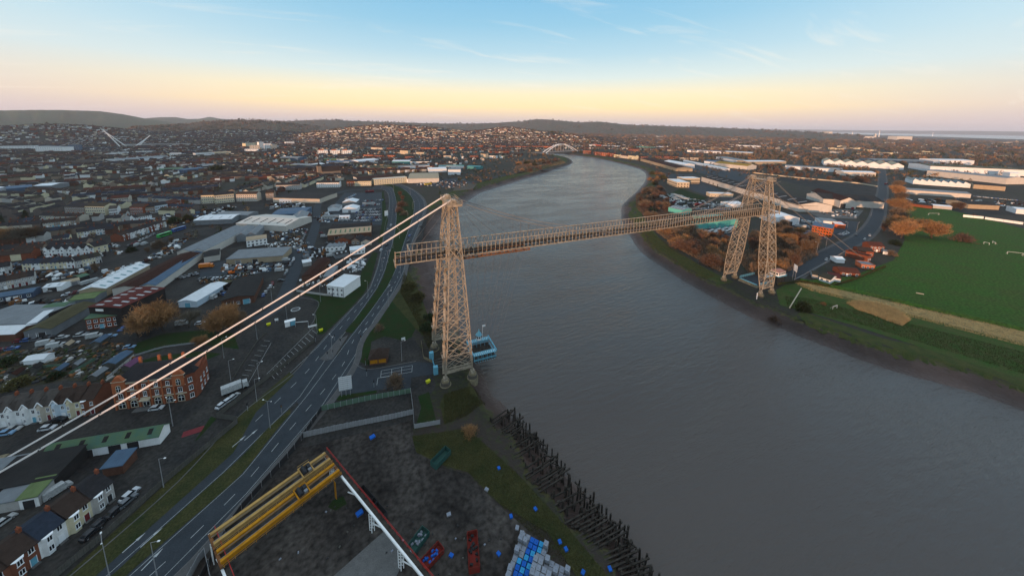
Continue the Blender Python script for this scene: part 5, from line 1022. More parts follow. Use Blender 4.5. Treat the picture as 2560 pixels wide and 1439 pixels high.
for x0, y0, x1, y1, d, h, r, k, wl, rf, lb in [
    (1440, 568, 1800, 672, 40, 8, 3, 'x', 'sheet_tan', 'sheet_brown', 'old brown-roofed works along the river bend'), (1680, 600, 1880, 640, 30, 9, 3, 'x', 'sheet_white', 'sheet_white', 'white roofed bay of the old river works'), (2080, 600, 2190, 612, 40, 9, 3, 'x', 'sheet_white', 'sheet_blue', 'blue gabled hall left of the gold-roofed shed'), (2180, 622, 2510, 660, 40, 10, 4, 'x', 'sheet_pale', mat('sheet_gold', (.30, .19, .03), .7, .3, .3, wave=('X', 3, .05)) and 'sheet_gold', 'mustard gold roofed shed on the rail yard'), (1870, 580, 2290, 666, 12, 5, 1, 'x', 'sheet_white', 'sheet_white', 'thin white canopy along the rail yard'),
    (1910, 480, 2290, 500, 60, 9, 1, 'x', 'sheet_white', 'sheet_blue', 'white retail hall at the far right of the river'), (2280, 500, 2560, 515, 60, 10, 1, 'x', 'sheet_tan', 'sheet_white', 'buff retail hall beside the white one'), (2400, 430, 2640, 440, 60, 11, 1, 'x', 'sheet_white', 'sheet_grey', 'grey retail hall behind the buff one'), (2120, 455, 2290, 460, 40, 9, 1, 'x', 'sheet_tan', 'sheet_olive', 'olive retail hall behind the white one'), (2200, 550, 2400, 590, 40, 8, 1, 'x', 'sheet_white', 'sheet_grey', 'low grey retail hall before the buff one'), (930, 425, 1225, 438, 40, 9, 1, 'x', 'white_paint', 'sheet_grey', 'long white store behind the arched bridge'), (968, 424, 1035, 434, 10, 13, 1, 'x', 'orange_red', 'sheet_grey', 'orange store front behind the arched bridge'), (1380, 440, 1580, 450, 40, 8, 1, 'x', 'sheet_turq', 'sheet_green', 'sea-green store right of the arched bridge'), (1600, 440, 1650, 445, 30, 8, 1, 'x', 'white_paint', 'sheet_white', 'small white store right of the sea-green one')]:
    shed(W, lb, B5(x0, y0), B5(x1, y1), d, h, r, k, wl, rf)
# lit riverside flats and brick terraces in the middle distance
def blocks(crop, rows, lbl, group, D=13):
    for i, (x0, y0, x1, y1, h, wl, rf) in enumerate(rows):
        shed('flats', f'{ordn(i)} block from the left of {lbl}', crop(x0, y0), crop(x1, y1), D, h, 2.5, 'x', wl, rf, 0, (), max(3, int((x1-x0)/18)), max(2, int(h/3)), group=group, ww=1.6)
blocks(B5, [(870, 497, 948, 500, 13, 'brick', 'roof1'), (985, 512, 1052, 518, 13, 'brick', 'roof1'), (1056, 518, 1115, 524, 12, 'terracotta', 'roof1'), (1118, 522, 1174, 528, 12, 'brick', 'roof1'), (1178, 532, 1232, 538, 10, 'wall1', 'roof1'), (1236, 537, 1318, 548, 9, 'wall6', 'roof3'), (1322, 548, 1392, 558, 12, 'wall1', 'roof1')], 'the riverside flats right of the arched bridge', 'riverside flats')
blocks(B5, [(1428, 548, 1520, 552, 8, 'brick', 'roof1'), (1588, 548, 1650, 552, 9, 'brick', 'roof3'), (1678, 550, 1738, 552, 9, 'brick', 'roof3'), (1744, 550, 1822, 552, 9, 'terracotta', 'roof1'), (1830, 558, 1930, 562, 8, 'wall6', 'roof1'), (1940, 562, 2022, 566, 9, 'wall6', 'roof1')], 'the brick blocks beyond the river bend', 'brick blocks beyond the bend')
blocks(B5, [(0, 440, 98, 440, 10, 'terracotta', 'roof1'), (128, 440, 180, 440, 9, 'brick', 'roof1'), (185, 440, 250, 441, 9, 'terracotta', 'roof1'), (255, 441, 355, 442, 9, 'brick', 'roof1'), (370, 442, 465, 442, 10, 'terracotta', 'roof1'), (470, 442, 570, 444, 10, 'terracotta', 'roof1'), (1320, 470, 1440, 474, 9, 'brick', 'roof3')], 'the terracotta row left of the arched bridge', 'terracotta blocks by the arched bridge')
blocks(B4, [(1310, 452, 1425, 460, 8, 'wall6', 'roof3'), (1468, 460, 1550, 462, 9, 'brick', 'roof0'), (1560, 462, 1690, 464, 8, 'brick_dark', 'roof0'), (1716, 463, 1778, 464, 9, 'wall5', 'roof0'), (1808, 464, 1905, 465, 11, 'terracotta', 'roof1'), (1910, 464, 1968, 465, 11, 'terracotta', 'roof1'), (1996, 464, 2052, 464, 11, 'terracotta', 'roof1'), (2085, 460, 2142, 462, 11, 'terracotta', 'roof1'), (2176, 458, 2240, 460, 11, 'terracotta', 'roof1'), (2268, 456, 2326, 458, 11, 'terracotta', 'roof1'), (2385, 442, 2428, 443, 14, 'brick', 'roof1')], 'the far terracotta blocks behind the trade park', 'far terracotta blocks')
blocks(B4, [(1235, 540, 1330, 542, 10, 'terracotta', 'roof1'), (1335, 542, 1425, 544, 9, 'brick', 'roof1'), (1470, 545, 1545, 546, 10, 'terracotta', 'roof1'), (1600, 500, 1680, 505, 13, 'stone_cream', 'roof1'), (1650, 555, 1735, 556, 9, 'brick', 'roof1'), (1760, 510, 1840, 512, 10, 'stone_cream', 'roof1'), (1905, 540, 2010, 542, 8, 'brick_dark', 'roof0'), (2035, 540, 2110, 542, 8, 'wall6', 'roof0'), (2300, 548, 2380, 550, 10, 'brick', 'roof1'), (2405, 540, 2455, 545, 14, 'stone_cream', 'roof1'), (2465, 540, 2560, 545, 8, 'wall0', 'roof0')], 'the amber-lit estate above the trade park', 'amber-lit estate blocks')
blocks(B0, [(590, 345, 770, 350, 9, 'wall5', 'roof0'), (775, 350, 950, 352, 10, 'wall1', 'roof5'), (985, 352, 1060, 345, 7, 'wall0', 'roof4'), (1175, 350, 1290, 350, 9, 'brick', 'roof1'), (1300, 345, 1395, 335, 8, 'wall5', 'roof0'), (1400, 330, 1515, 310, 8, 'wall4', 'roof0'), (1520, 305, 1630, 270, 7, 'brick', 'roof3'), (1815, 250, 1930, 245, 11, 'wall1', 'roof0'), (1935, 250, 2110, 232, 11, 'wall1', 'roof0'), (1000, 252, 1160, 240, 7, 'wall6', 'roof3')], 'the yellow flats on the left skyline of roofs', 'yellow flats among the left rooftops', 12)
blocks(B1, [(330, 230, 515, 228, 10, 'wall6', 'roof1'), (595, 218, 668, 214, 10, 'wall5', 'roof1'), (685, 128, 900, 122, 8, 'wall2', 'roof0'), (1050, 105, 1255, 102, 8, 'wall0', 'roof0'), (1320, 92, 1390, 90, 8, 'wall3', 'roof1'), (1395, 90, 1540, 86, 8, 'wall1', 'roof0')], 'the pale houses below the far roundabout', 'pale houses below the far roundabout', 10)

# --- the red brick hotel
p0, p1, p2 = A3(1055, 1165), A3(1690, 1082), A3(1885, 880)
a = ang(p0, p1); Lh = (p1-p0).length; ho = empty('hotel', (p0.x, p0.y, 0), a, 'ornate red brick hotel with cream bands and arched windows', 'hotel'); Dh = 11.5; eh = 10.3
BR, ST = M('brick'), M('stone_cream')
MB().box(0, Lh, 0, Dh, 0, eh, BR).build('wall', ho)
rf = MB(); rf.hexa([(-.3, -.3, eh), (Lh+.3, -.3, eh), (Lh+.3, Dh+.3, eh), (-.3, Dh+.3, eh), (3, Dh/2-.4, eh+3.4), (Lh-3, Dh/2-.4, eh+3.4), (Lh-3, Dh/2+.4, eh+3.4), (3, Dh/2+.4, eh+3.4)], M('roof0')); rf = rf.build('roof', ho)
for x in (4, 10, 13.5, Lh-4): link('chimney', chimney_mesh(3.2, 'terracotta', 4), rf, (x, Dh*.62, eh+2.2))
for z, t in ((3.4, .35), (6.9, .25), (eh-.35, .5)):
    MB().box(-.12, Lh+.12, -.16, 0, z, z+t, ST).build('stone_band', ho)
nb = 6; bw = Lh/nb
def arch_win(w, h):
    mb = MB(); n = 8; pts = [(-w/2, 0), (w/2, 0)]+[(w/2*math.cos(math.pi*i/n), h-w/2+w/2*math.sin(math.pi*i/n)) for i in range(n+1)]
    def ring(s, y): return [(p[0]*s, y, (p[1]-h*.5)*s+h*.5) for p in pts]
    mb.face(ring(1.22, -.1)[::1], ST); mb.face(ring(.98, -.14), M('glass_dark')); mb.box(-.05, .05, -.18, -.14, .1, h-.2, M('frame_white')); mb.box(-w/2, w/2, -.18, -.14, h*.55, h*.55+.1, M('frame_white')); return mb.mesh('arched_window')
aw = arch_win(1.9, 2.6); aw2 = arch_win(1.3, 2.3)
for i in range(nb):
    x = bw*(i+.5); gab = i in (0, nb-1)
    link('arched_window', aw, ho, (x, 0, .5)); link('window', win_mesh(1.15 if not gab else 1.4, 2.0), ho, (x, 0, 4.2))
    if gab: link('arched_window', aw2, ho, (x, -.35, 7.4))
    else: link('window', win_mesh(1.15, 1.7), ho, (x, 0, 7.5))
    MB().box(x-bw/2-.22, x-bw/2+.22, -.3, 0, 0, eh+.2, M('terracotta')).build('pilaster', ho)
    if gab:
        g = MB(); g.box(x-1.7, x+1.7, -.35, .6, 6.9, eh+1.0, M('terracotta')); g.hexa([(x-1.9, -.4, eh+1), (x+1.9, -.4, eh+1), (x+1.9, .6, eh+1), (x-1.9, .6, eh+1), (x-.5, -.4, eh+3), (x+.5, -.4, eh+3), (x+.5, .6, eh+3), (x-.5, .6, eh+3)], M('terracotta')); g = g.build('gable', ho); MB().box(x-2, x+2, -.5, .7, eh+.9, eh+1.1, ST).build('coping', g)
MB().box(bw*2.5-1.5, bw*2.5+1.5, -1.2, 0, 2.9, 3.3, ST).build('porch', ho); link('door', door_mesh(1.6, 2.6, 'dark_metal'), ho, (bw*2.5, -.02, 0))
# canted corner and side wing
q = Vector((p2.x-p1.x, p2.y-p1.y)); q = Vector((q.x*math.cos(-a)-q.y*math.sin(-a), q.x*math.sin(-a)+q.y*math.cos(-a)))
MB().prism([(Lh, .02), (Lh+2.2, 1.6), (Lh+2.2+.0, 3.6), (Lh, Dh-.02)], 0, eh+.3, M('brick')).build('corner_turret', ho)
MB().hexa([(Lh-.2, -.2, eh+.3), (Lh+2.6, 1.4, eh+.3), (Lh+2.6, 4, eh+.3), (Lh-.2, 6, eh+.3), (Lh+.6, 2, eh+2.8), (Lh+.9, 2.1, eh+2.8), (Lh+.9, 2.6, eh+2.8), (Lh+.6, 2.6, eh+2.8)], M('roof0')).build('turret_roof', ho)
wing = MB(); wing.prism([(Lh+.02, Dh-.1), (Lh+2.2, 3.65), (q.x+Lh, q.y), (Lh-3, Dh+6)], 0, eh-1.4, M('brick')).build('side_wing', ho)
for z in (.8, 4.0, 7.2): link('window', win_mesh(1.2, 1.9), ho, (Lh+1.15, .78, z), math.atan2(1.58, 2.2))
dq = Vector((q.x-2.2, q.y-3.65)); 
for i in range(3):
    for z in (.8, 4.2): link('window', win_mesh(1.1, 1.8), ho, (Lh+2.2+dq.x*(i+.5)/3, 3.65+dq.y*(i+.5)/3, z), math.atan2(dq.y, dq.x))
MB().box(6, 14, -2.6, -.3, 0, .15, M('concrete')).build('step', ho)

# --- anchor house, cottages and bungalows of the right bank
shed('anchor_house', 'brick anchorage house holding the far bridge cables', (337, -7), (343, -7), 14, 4.5, .5, 'flat', 'brick', 'sheet_brown', 0, (), 2)
shed('house', 'brick house with hipped red roof beside the anchorage', B6(1105, 1235), B6(1240, 1245), 9, 5.2, 2.4, 'x', 'brick', 'roof3', 0, [(.5, 1, 2.1, 'frame_white')], 4, 2)
shed('house', 'brown-roofed house joined to the anchorage', B6(1000, 1275), B6(1140, 1290), 9, 4.6, 2, 'x', 'brick', 'roof1', 0, (), 3)
shed('bungalow', 'bungalow with a red tiled roof near the river', B7(632, 370), B7(775, 385), 9, 3, 2.2, 'x', 'brick', 'roof3', 0, [(.35, 1, 2.1, 'frame_white')], 3)
shed('bungalow', 'flat grey-roofed orange bungalow behind the red one', B7(782, 320), B7(880, 332), 8, 3.4, .4, 'flat', 'terracotta', 'sheet_grey', 0, (), 3)
shed('bungalow', 'low mossy-roofed bungalow nearest the far tower', B7(480, 405), B7(560, 430), 12, 2.8, 1.6, 'x', 'wall0', 'roof5', 0, (), 2)
shed('shed', 'maroon lean-to beside the mossy bungalow', B7(556, 405), B7(636, 420), 8, 2.6, .8, 'mono', 'wall0', 'sheet_maroon')
shed('shed', 'pale garden shed beside the white marquee', B7(430, 385), B7(480, 395), 8, 2.6, .8, 'x', 'wall2', 'roof5')
shed('marquee', 'small white marquee on the lane beside the cottages', B7(605, 278), B7(665, 282), 7, 3, 1.2, 'x', 'white_paint', 'white_paint', cat='marquee')
shed('shed', 'small white outbuilding behind the brick house', B7(940, 215), B7(975, 222), 5, 2.6, .8, 'x', 'white_paint', 'sheet_grey')
# far works on the plain: pale blocks kilometres away
for x0, y0, x1, y1, d, h, lb in [(340, 160, 810, 172, 300, 46, 'huge pale works hall far out on the plain'), (660, 158, 720, 160, 60, 85, 'tall tower of the far works hall'), (940, 168, 1150, 172, 200, 24, 'second far works hall right of the huge one'), (1360, 190, 1505, 192, 100, 45, 'far cream power block on the plain'), (1140, 162, 1152, 164, 20, 60, 'far black and white chimney block')]:
    shed('factory', lb, B6(x0, y0), B6(x1, y1), d, h, 4, 'flat', 'sheet_pale', 'sheet_pale')
for i, (x, y, h) in enumerate([(1193, 160, 130), (1697, 155, 110), (940, 160, 90)]):
    p = B6(x, y); c = empty('chimney_stack', (p.x, p.y, 0), 0, ['tallest far chimney stack on the plain', 'far chimney stack at the right', 'far chimney stack left of the others'][i], 'chimney'); MB().tube((0, 0, 0), (0, 0, h), 6, 3.5, 10, M('white_paint')).build('shaft', c); MB().tube((0, 0, h*.9), (0, 0, h*.96), 4.3, 4.2, 10, M('terracotta')).build('band', c)

# --- arched road bridge up river
pa, pb = B5(480, 508), B5(812, 492); pa = Vector((585, 1000)); pb = Vector((765, 1062)); d = (pb-pa); Lb = d.length; n_ = Vector((-d.y, d.x)).normalized()
ar = empty('arched_bridge', (pa.x, pa.y, 0), ang(pa, pb), 'white bow-string arched bridge at the far river bend', 'bridge'); WP = M('white_paint')
MB().box(-60, Lb+60, -9, 9, 6.0, 7.4, M('concrete')).build('deck', ar)
for y in (-9.5, 9.5):
    mb = MB(); P = [(Lb*t, y*(1-.55*math.sin(math.pi*t)), 6+30*math.sin(math.pi*t)) for t in np.linspace(0, 1, 25)]
    for u, v in zip(P, P[1:]): mb.bar(u, v, 1.8, 2.2, WP)
    mb.build('arch_rib', ar)
    for i in range(3, 22, 2): u = P[i]; put_bar('hanger', (u[0], y, 7), u, .18, .18, WP, ar)
for i in (8, 10, 12, 14, 16): t = i/24; put_bar('cross_tie', (Lb*t, -9.5*(1-.55*math.sin(math.pi*t)), 6+30*math.sin(math.pi*t)), (Lb*t, 9.5*(1-.55*math.sin(math.pi*t)), 6+30*math.sin(math.pi*t)), 1.2, 1.2, WP, ar)
for x in (-40, -2, Lb+2, Lb+40): MB().box(x-1.5, x+1.5, -8, 8, -7, 6, M('concrete')).build('abutment', ar)
for y in (-8.8, 8.8): put_bar('parapet', (-60, y, 8), (Lb+60, y, 8), .3, 1.0, M('galv'), ar)
# --- footbridge with raking white masts at the far left
pm = B3(1200, 440); fb = empty('footbridge', (pm.x, pm.y, 0), ang(B3(1100, 440), B3(1400, 430)), 'white footbridge with tall raking masts at the far left', 'bridge')
u = 1630/861*1.0
MB().box(-160, 190, -2.5, 2.5, 7, 8, M('concrete')).build('deck', fb)
for y in (-7, 7):
    mb = MB(); mb.tube((2 if y < 0 else 22, y*.9, 0), (-33, y*.25, 64), 2.0, 1.2, 8, WP); mb.build('mast', fb)
    mb = MB(); mb.tube((34 if y < 0 else 48, y*.9, 0), (86, y*.3, 44), 1.8, 1.1, 8, WP); mb.build('mast', fb)
    for x in (-150, -120, -90): polytube([(-33, y*.25, 64), (x, y*.3, 8)], .10, WP, 4).build('stay_cable', fb)
    for x in (150, 180): polytube([(86, y*.3, 44), (x, y*.3, 8)], .10, WP, 4).build('stay_cable', fb)

# ================================================================ gantry crane yard
y0 = A1(1105, 320, 6); y1 = A1(2010, 1439, 6); x0 = A1(70, 1020, 6); x1 = A1(230, 1439, 6)
rd = (Vector((y1.x, y1.y))-Vector((y0.x, y0.y))).normalized(); rn = Vector((-rd.y, rd.x))   # along the runway / across it (towards the river)
if rn.x < 0: rn = -rn
og = Vector((y0.x, y0.y)); ra = math.atan2(rd.y, rd.x); span = abs((Vector((x0.x, x0.y))-og).dot(rn))
run = empty('crane_runway', (og.x, og.y, 0), ra, 'white lattice crane runway with red handrails in the earth yard', 'crane runway')
sg = 1 if Vector((-math.sin(ra), math.cos(ra))).dot(rn) > 0 else -1       # local +y points to the river when sg == 1
RL = 66; RZ = 5.6
for ys, lab in ((0, 'right'), (-sg*span, 'left')):
    MB().box(0, RL, ys-.22, ys+.22, RZ-.55, RZ, M('white_paint')).build('runway_beam', run); MB().box(0, RL, ys+sg*.25-.0, ys+sg*.25+.0+.9*1, RZ-.1, RZ, M('timber')).build('walkway', run)
    yy = ys+sg*1.15 if sg > 0 else ys+.25
    for z in (.55, 1.05): put_bar('handrail', (0, yy, RZ+z), (RL, yy, RZ+z), .07, .07, M('red_rail'), run)
    for i in range(34): put_bar('rail_post', (i*2, yy, RZ), (i*2, yy, RZ+1.05), .07, .07, M('red_rail'), run)
    for i in range(6):
        x = 14+i*12.5 if i else 5
        if ys != 0 and i == 0: x = 3
        lgm = MB()
        for dx in (-.5, .5):
            for dy in (-.35, .35): lgm.bar((x+dx, ys+dy, 0), (x+dx, ys+dy, RZ-.55), .16, .16, M('white_paint'))
        for k in range(6):
            z0_, z1_ = k*.85, (k+1)*.85
            for dy in (-.35, .35): lgm.bar((x-.5, ys+dy, z0_), (x+.5, ys+dy, z1_), .08, .08, M('white_paint'))
        lgm.build('column', run)
    for i in range(5):
        x = 5 if i == 0 else 14+i*12.5-12.5+.5; put_bar('knee_brace', (x, ys, 2.6), (x+4.5, ys, RZ-.5), .2, .2, M('white_paint'), run)
def crane(s0, label, ym='yellow'):
    c = empty('overhead_crane', (*(og+rd*s0), 0), ra, label, 'crane', 'yellow overhead cranes'); Y = M(ym); z = RZ
    for k, dx in enumerate((0, 3.0)):
        MB().box(dx-.36, dx+.36, min(0, -sg*span), max(0, -sg*span), z+.1, z+1.2, Y).build('girder', c)
        put_bar('service_rail', (dx+(.75 if k == 0 else -.75), min(0, -sg*span), z+.9), (dx+(.75 if k == 0 else -.75), max(0, -sg*span), z+.9), .06, .06, M('galv'), c)
    for ys in (0, -sg*span): MB().box(-1, 4, ys-.3, ys+.3, z+.02, z+.5, M('steel_rust')).build('end_carriage', c)
    yl, yh = min(0, -sg*span), max(0, -sg*span)
    MB().box(3.9, 4.6, yl, yh, z+.5, z+.6, M('timber')).build('walkway', c)
    for zz in (1.1, 1.6): put_bar('handrail', (4.6, yl, z+zz), (4.6, yh, z+zz), .06, .06, Y, c)
    for i in range(14): put_bar('rail_post', (4.6, yl+.3+i*(yh-yl-.6)/13, z+.6), (4.6, yl+.3+i*(yh-yl-.6)/13, z+1.6), .06, .06, Y, c)
    yt = -sg*span*(.22 if s0 < 4 else .34)
    t = MB(); t.box(-.6, 3.6, yt-1.5, yt-1.25, z+1.25, z+1.6, Y); t.box(-.6, 3.6, yt+1.25, yt+1.5, z+1.25, z+1.6, Y); t.box(-.6, -.35, yt-1.25, yt+1.25, z+1.25, z+1.6, Y); t.box(3.35, 3.6, yt-1.25, yt+1.25, z+1.25, z+1.6, Y); t = t.build('hoist_trolley', c); MB().box(-.35, 3.35, yt-1.25, yt+1.25, z+1.22, z+1.28, M('dark_metal')).build('trolley_floor', t); MB().box(1.9, 2.7, yt+.2, yt+1.0, z+1.3, z+2.0, M('steel_grey')).build('gearbox', t); MB().tube((.2, yt-.6, z+1.95), (2.8, yt-.6, z+1.95), .42, .42, 10, M('dark_metal')).build('drum', t); MB().box(.6, 1.8, yt+.3, yt+1.1, z+1.5, z+2.3, M('dark_metal')).build('motor', t)
    for xx in (-.6, 3.6): put_bar('trolley_rail', (xx, yt-1.5, z+2.2), (xx, yt+1.5, z+2.2), .06, .06, Y, t)
    return c
c1 = crane(1.6, 'faded yellow overhead crane nearer the fence', 'yellow_faded'); c2 = crane(7.0, 'yellow overhead crane nearer the concrete pad, with ladder')
put_bar('ladder', (4.9, -sg*2.2, .6), (4.9, -sg*2.2, RZ+.5), .9, .1, M('yellow'), c2)
def skip(p, a, L_, w, h, m, label, fill=None):
    s = empty('skip', (p.x, p.y, 0), a, label, 'skip', 'open skips in the yard'); mm = M(m); t = .08
    MB().box(-L_/2, L_/2, -w/2, w/2, .15, .3, mm).build('floor', s)
    for nm, q_ in (('side_panel', (-L_/2, L_/2, -w/2-t, -w/2)), ('side_panel', (-L_/2, L_/2, w/2, w/2+t)), ('end_panel', (-L_/2-t, -L_/2, -w/2-t, w/2+t)), ('end_panel', (L_/2, L_/2+t, -w/2-t, w/2+t))): MB().box(*q_, .1, h, mm).build(nm, s)
    for i in range(6):
        x = -L_/2+.4+i*(L_-.8)/5
        for y in (-w/2-t-.06, w/2+t+.06): put_bar('rib', (x, y, .1), (x, y, h), .12, .1, mm, s)
    if fill:
        rnd = random.Random(label)
        for i in range(12):
            x, y = rnd.uniform(-L_/2+.4, L_/2-.4), rnd.uniform(-w/2+.2, w/2-.2); o = MB().hexa([(-.4, -.25, 0), (.45, -.2, 0), (.4, .28, .05), (-.35, .22, 0), (-.3, -.2, .3), (.3, -.18, .35), (.32, .2, .3), (-.3, .2, .28)], M(fill)).build('scrap', s, (x, y, .3+rnd.uniform(0, .5)), rnd.uniform(0, 3))
    return s
mat('skip_red', (.20, .018, .016), .7, .3, 1.5, alt=(.10, .03, .02)); mat('skip_green', (.03, .085, .075), .7, .3, 1.5); mat('blue_plastic', (.01, .10, .42), .45, .2, 1.2, fine=.1); mat('tank_white', (.22, .245, .29), .5, .25, 1.4, fine=.12); mat('cyan_plastic', (.03, .26, .50), .45, .2, 1.2)
skip(A2(140, 1185), ang(A2(60, 1250), A2(165, 1110)), 6, 2.4, 1.6, 'skip_green', 'green skip of pale rubble beside the crane runway', 'tank_white')
skip(A2(262, 1300), ang(A2(200, 1360), A2(320, 1230)), 5.4, 2.3, 1.5, 'skip_red', 'small red skip next to the green one', 'blue_plastic')
skip(A2(600, 1260), ang(A2(575, 1390), A2(560, 1120)), 7.5, 2.4, 1.9, 'skip_red', 'long red skip of scrap in the middle of the yard', 'dark_metal')
skip(A2(335, 490), ang(A2(290, 540), A2(400, 425)), 6.2, 2.4, 1.9, 'skip_green', 'dark green skip at the edge of the grass', None)
skip(A1(1500, 770), ra, 7, 2.3, 2.0, 'dark_metal', 'long black skip behind the crane runway, left one'); skip(A1(1590, 880), ra, 6, 2.3, 2.0, 'dark_metal', 'long black skip behind the crane runway, right one')
# caged tanks heaped by the bank, loose lids and boxes
def tank_mesh(m, cage=True):
    mb = MB(); mb.box(-.55, .55, -.5, .5, .12, 1.05, M(m)); mb.tube((0, 0, 1.05), (0, 0, 1.12), .14, .14, 8, M(m))
    if cage:
        for z in (.15, .45, .75, 1.05):
            for a_, b_ in (((-.58, -.53), (.58, -.53)), ((.58, -.53), (.58, .53)), ((.58, .53), (-.58, .53)), ((-.58, .53), (-.58, -.53))): mb.bar((*a_, z), (*b_, z), .03, .03, M('galv'))
        for a_ in (-.58, -.2, .2, .58):
            for yy in (-.53, .53): mb.bar((a_, yy, .1), (a_, yy, 1.08), .03, .03, M('galv'))
    mb.box(-.6, .6, -.55, .55, 0, .11, M('fence_wood')); return mb.mesh('tank')
tw, tb, tcy = tank_mesh('tank_white'), tank_mesh('blue_plastic', False), tank_mesh('cyan_plastic', False)
pile0, pile1 = A2(1020, 1320), A2(1350, 1600); pd = ang(A2(1000, 1439), A2(1060, 1250)); rnd = random.Random(3); nt_ = 0
px_, py_ = Vector((math.cos(pd), math.sin(pd))), Vector((-math.sin(pd), math.cos(pd))); base = A2(1040, 1439)
for i in range(-4, 7):
    for j in range(-7, 5):
        q_ = base+px_*(i*1.32)+py_*(j*1.22)
        u_ = i*1.32; v_ = j*1.22
        if v_ > 4.5 or (i > 3 and j < -2) or (i > 5): continue
        blue = -.4 < v_+.18*u_ < 2.9; k = 1+(rnd.random() < .45 and not blue)
        for s_ in range(k):
            o = link('tank', (tb if rnd.random() < .6 else tcy) if blue else tw, None, (q_.x+rnd.uniform(-.08, .08), q_.y+rnd.uniform(-.08, .08), .03+s_*1.16), pd+rnd.uniform(-.08, .08)); nt_ += 1
            tag(o, f"{'blue plastic' if blue else 'white caged'} tank, {ordn(j+7)} along the {ordn(i+4)} row, {'upper' if s_ else 'ground'} layer of the heap", 'tank', 'tanks of the heap')
for (x, y), m_, lb in [((960, 1050), tw, 'white caged tank leaning at the top end of the heap'), ((1000, 1090), tw, 'white caged tank at the far tip of the heap'), ((910, 955), tb, 'single blue tank on the yard edge'), ((1110, 895), tb, 'blue tank lying in the long grass'), ((710, 735), tw, 'white slatted crate on the yard edge'), ((400, 940), tw, 'white slatted crate alone on the yard'), ((420, 1275), tb, 'blue box left of the long red skip'), ((808, 1262), tb, 'blue pallet below the grey-blue one'), ((1310, 1165), tb, 'round blue tank beside the lower jetty'), ((1360, 1225), tb, 'blue tank sunk in the bank grass'), ((1720, 1385), tb, 'blue drum on the bank at the bottom edge'), ((1500, 1415), tb, 'dark blue tank on the bank at the bottom edge'), ((810, 560), tb, 'dark blue drum in the upper bank grass')]:
    p = A2(x, y); tag(link('box' if m_ is not tw else 'crate', m_, None, (p.x, p.y, .03), rnd.uniform(0, 3), (.9, .8, .4)), lb, 'box')
for (x, y), lb in [((1435, 880), 'bright blue sheet beside the runway column'), ((1550, 195), 'bright blue box on the pale earth near the fence')]:
    p = A1(x, y); tag(link('box', tb, None, (p.x, p.y, .03), .4, (1.5, 1.3, .5)), lb, 'box')
# --- derelict timber jetty: piles, cross beams and stringers, each timber its own piece
TB = M('timber'); jl = [A2(690, 200), A2(900, 500), A2(1120, 760), A2(1370, 1040), A2(1480, 1190), A2(1830, 1500)]; jr = [A2(915, 90, -3), A2(1210, 420, -3), A2(1450, 690, -3), A2(1660, 930, -3), A2(1830, 1080, -3), A2(2120, 1480, -3)]
jt = empty('timber_jetty', (*jl[2], 0), 0, 'derelict blackened timber jetty along the left bank', 'jetty'); J0 = Vector((*jl[2], 0)); nj = 56; L_ = resample(jl, nj); R_ = resample(jr, nj); rnd = random.Random(9)
for i in range(nj):
    a_, b_ = L_[i], R_[i]
    for k, f in enumerate((.25, .55, .8, 1.0)):
        if rnd.random() < .18: continue
        p = a_.lerp(b_, f)+Vector((rnd.uniform(-.3, .3), rnd.uniform(-.3, .3))); zt = rnd.uniform(-2.2, .6)-(.6 if f > .9 else 0); put_bar('pile', (p.x, p.y, -7), (p.x+rnd.uniform(-.5, .5), p.y+rnd.uniform(-.5, .5), zt+rnd.uniform(0, 1.4)), .42, .42, TB, jt, J0)
    if rnd.random() < .75:
        f1 = rnd.uniform(.75, 1.05); p = a_.lerp(b_, rnd.uniform(.0, .2)); q_ = a_.lerp(b_, f1); put_bar('cross_beam', (p.x, p.y, -.3), (q_.x, q_.y, rnd.uniform(-1.6, -.6)), .36, .4, TB, jt, J0)
    if i < nj-1:
        for f in (.12, .55, .95):
            if rnd.random() < .5: continue
            p = L_[i].lerp(R_[i], f); q_ = L_[i+1].lerp(R_[i+1], f+rnd.uniform(-.1, .1)); put_bar('stringer', (p.x, p.y, -.9-f), (q_.x, q_.y, -.9-f+rnd.uniform(-.6, .3)), .36, .36, TB, jt, J0)
        if rnd.random() < .5:
            p = L_[i].lerp(R_[i], 1.0); q_ = L_[i+1].lerp(R_[i+1], .75); put_bar('raker', (p.x, p.y, -3.5), (q_.x, q_.y, .2), .3, .3, TB, jt, J0)
# pilings of the old wharf up river and right-bank stub
tag(MB().prism([tuple(v) for v in (B4(2130, 870), B4(2330, 850), B4(2370, 800), B4(2250, 790), B4(2150, 830))], -3.5, .4, M('stone_dark')).build('wharf'), 'old stone wharf jutting over the mud on the left bank', 'wharf')

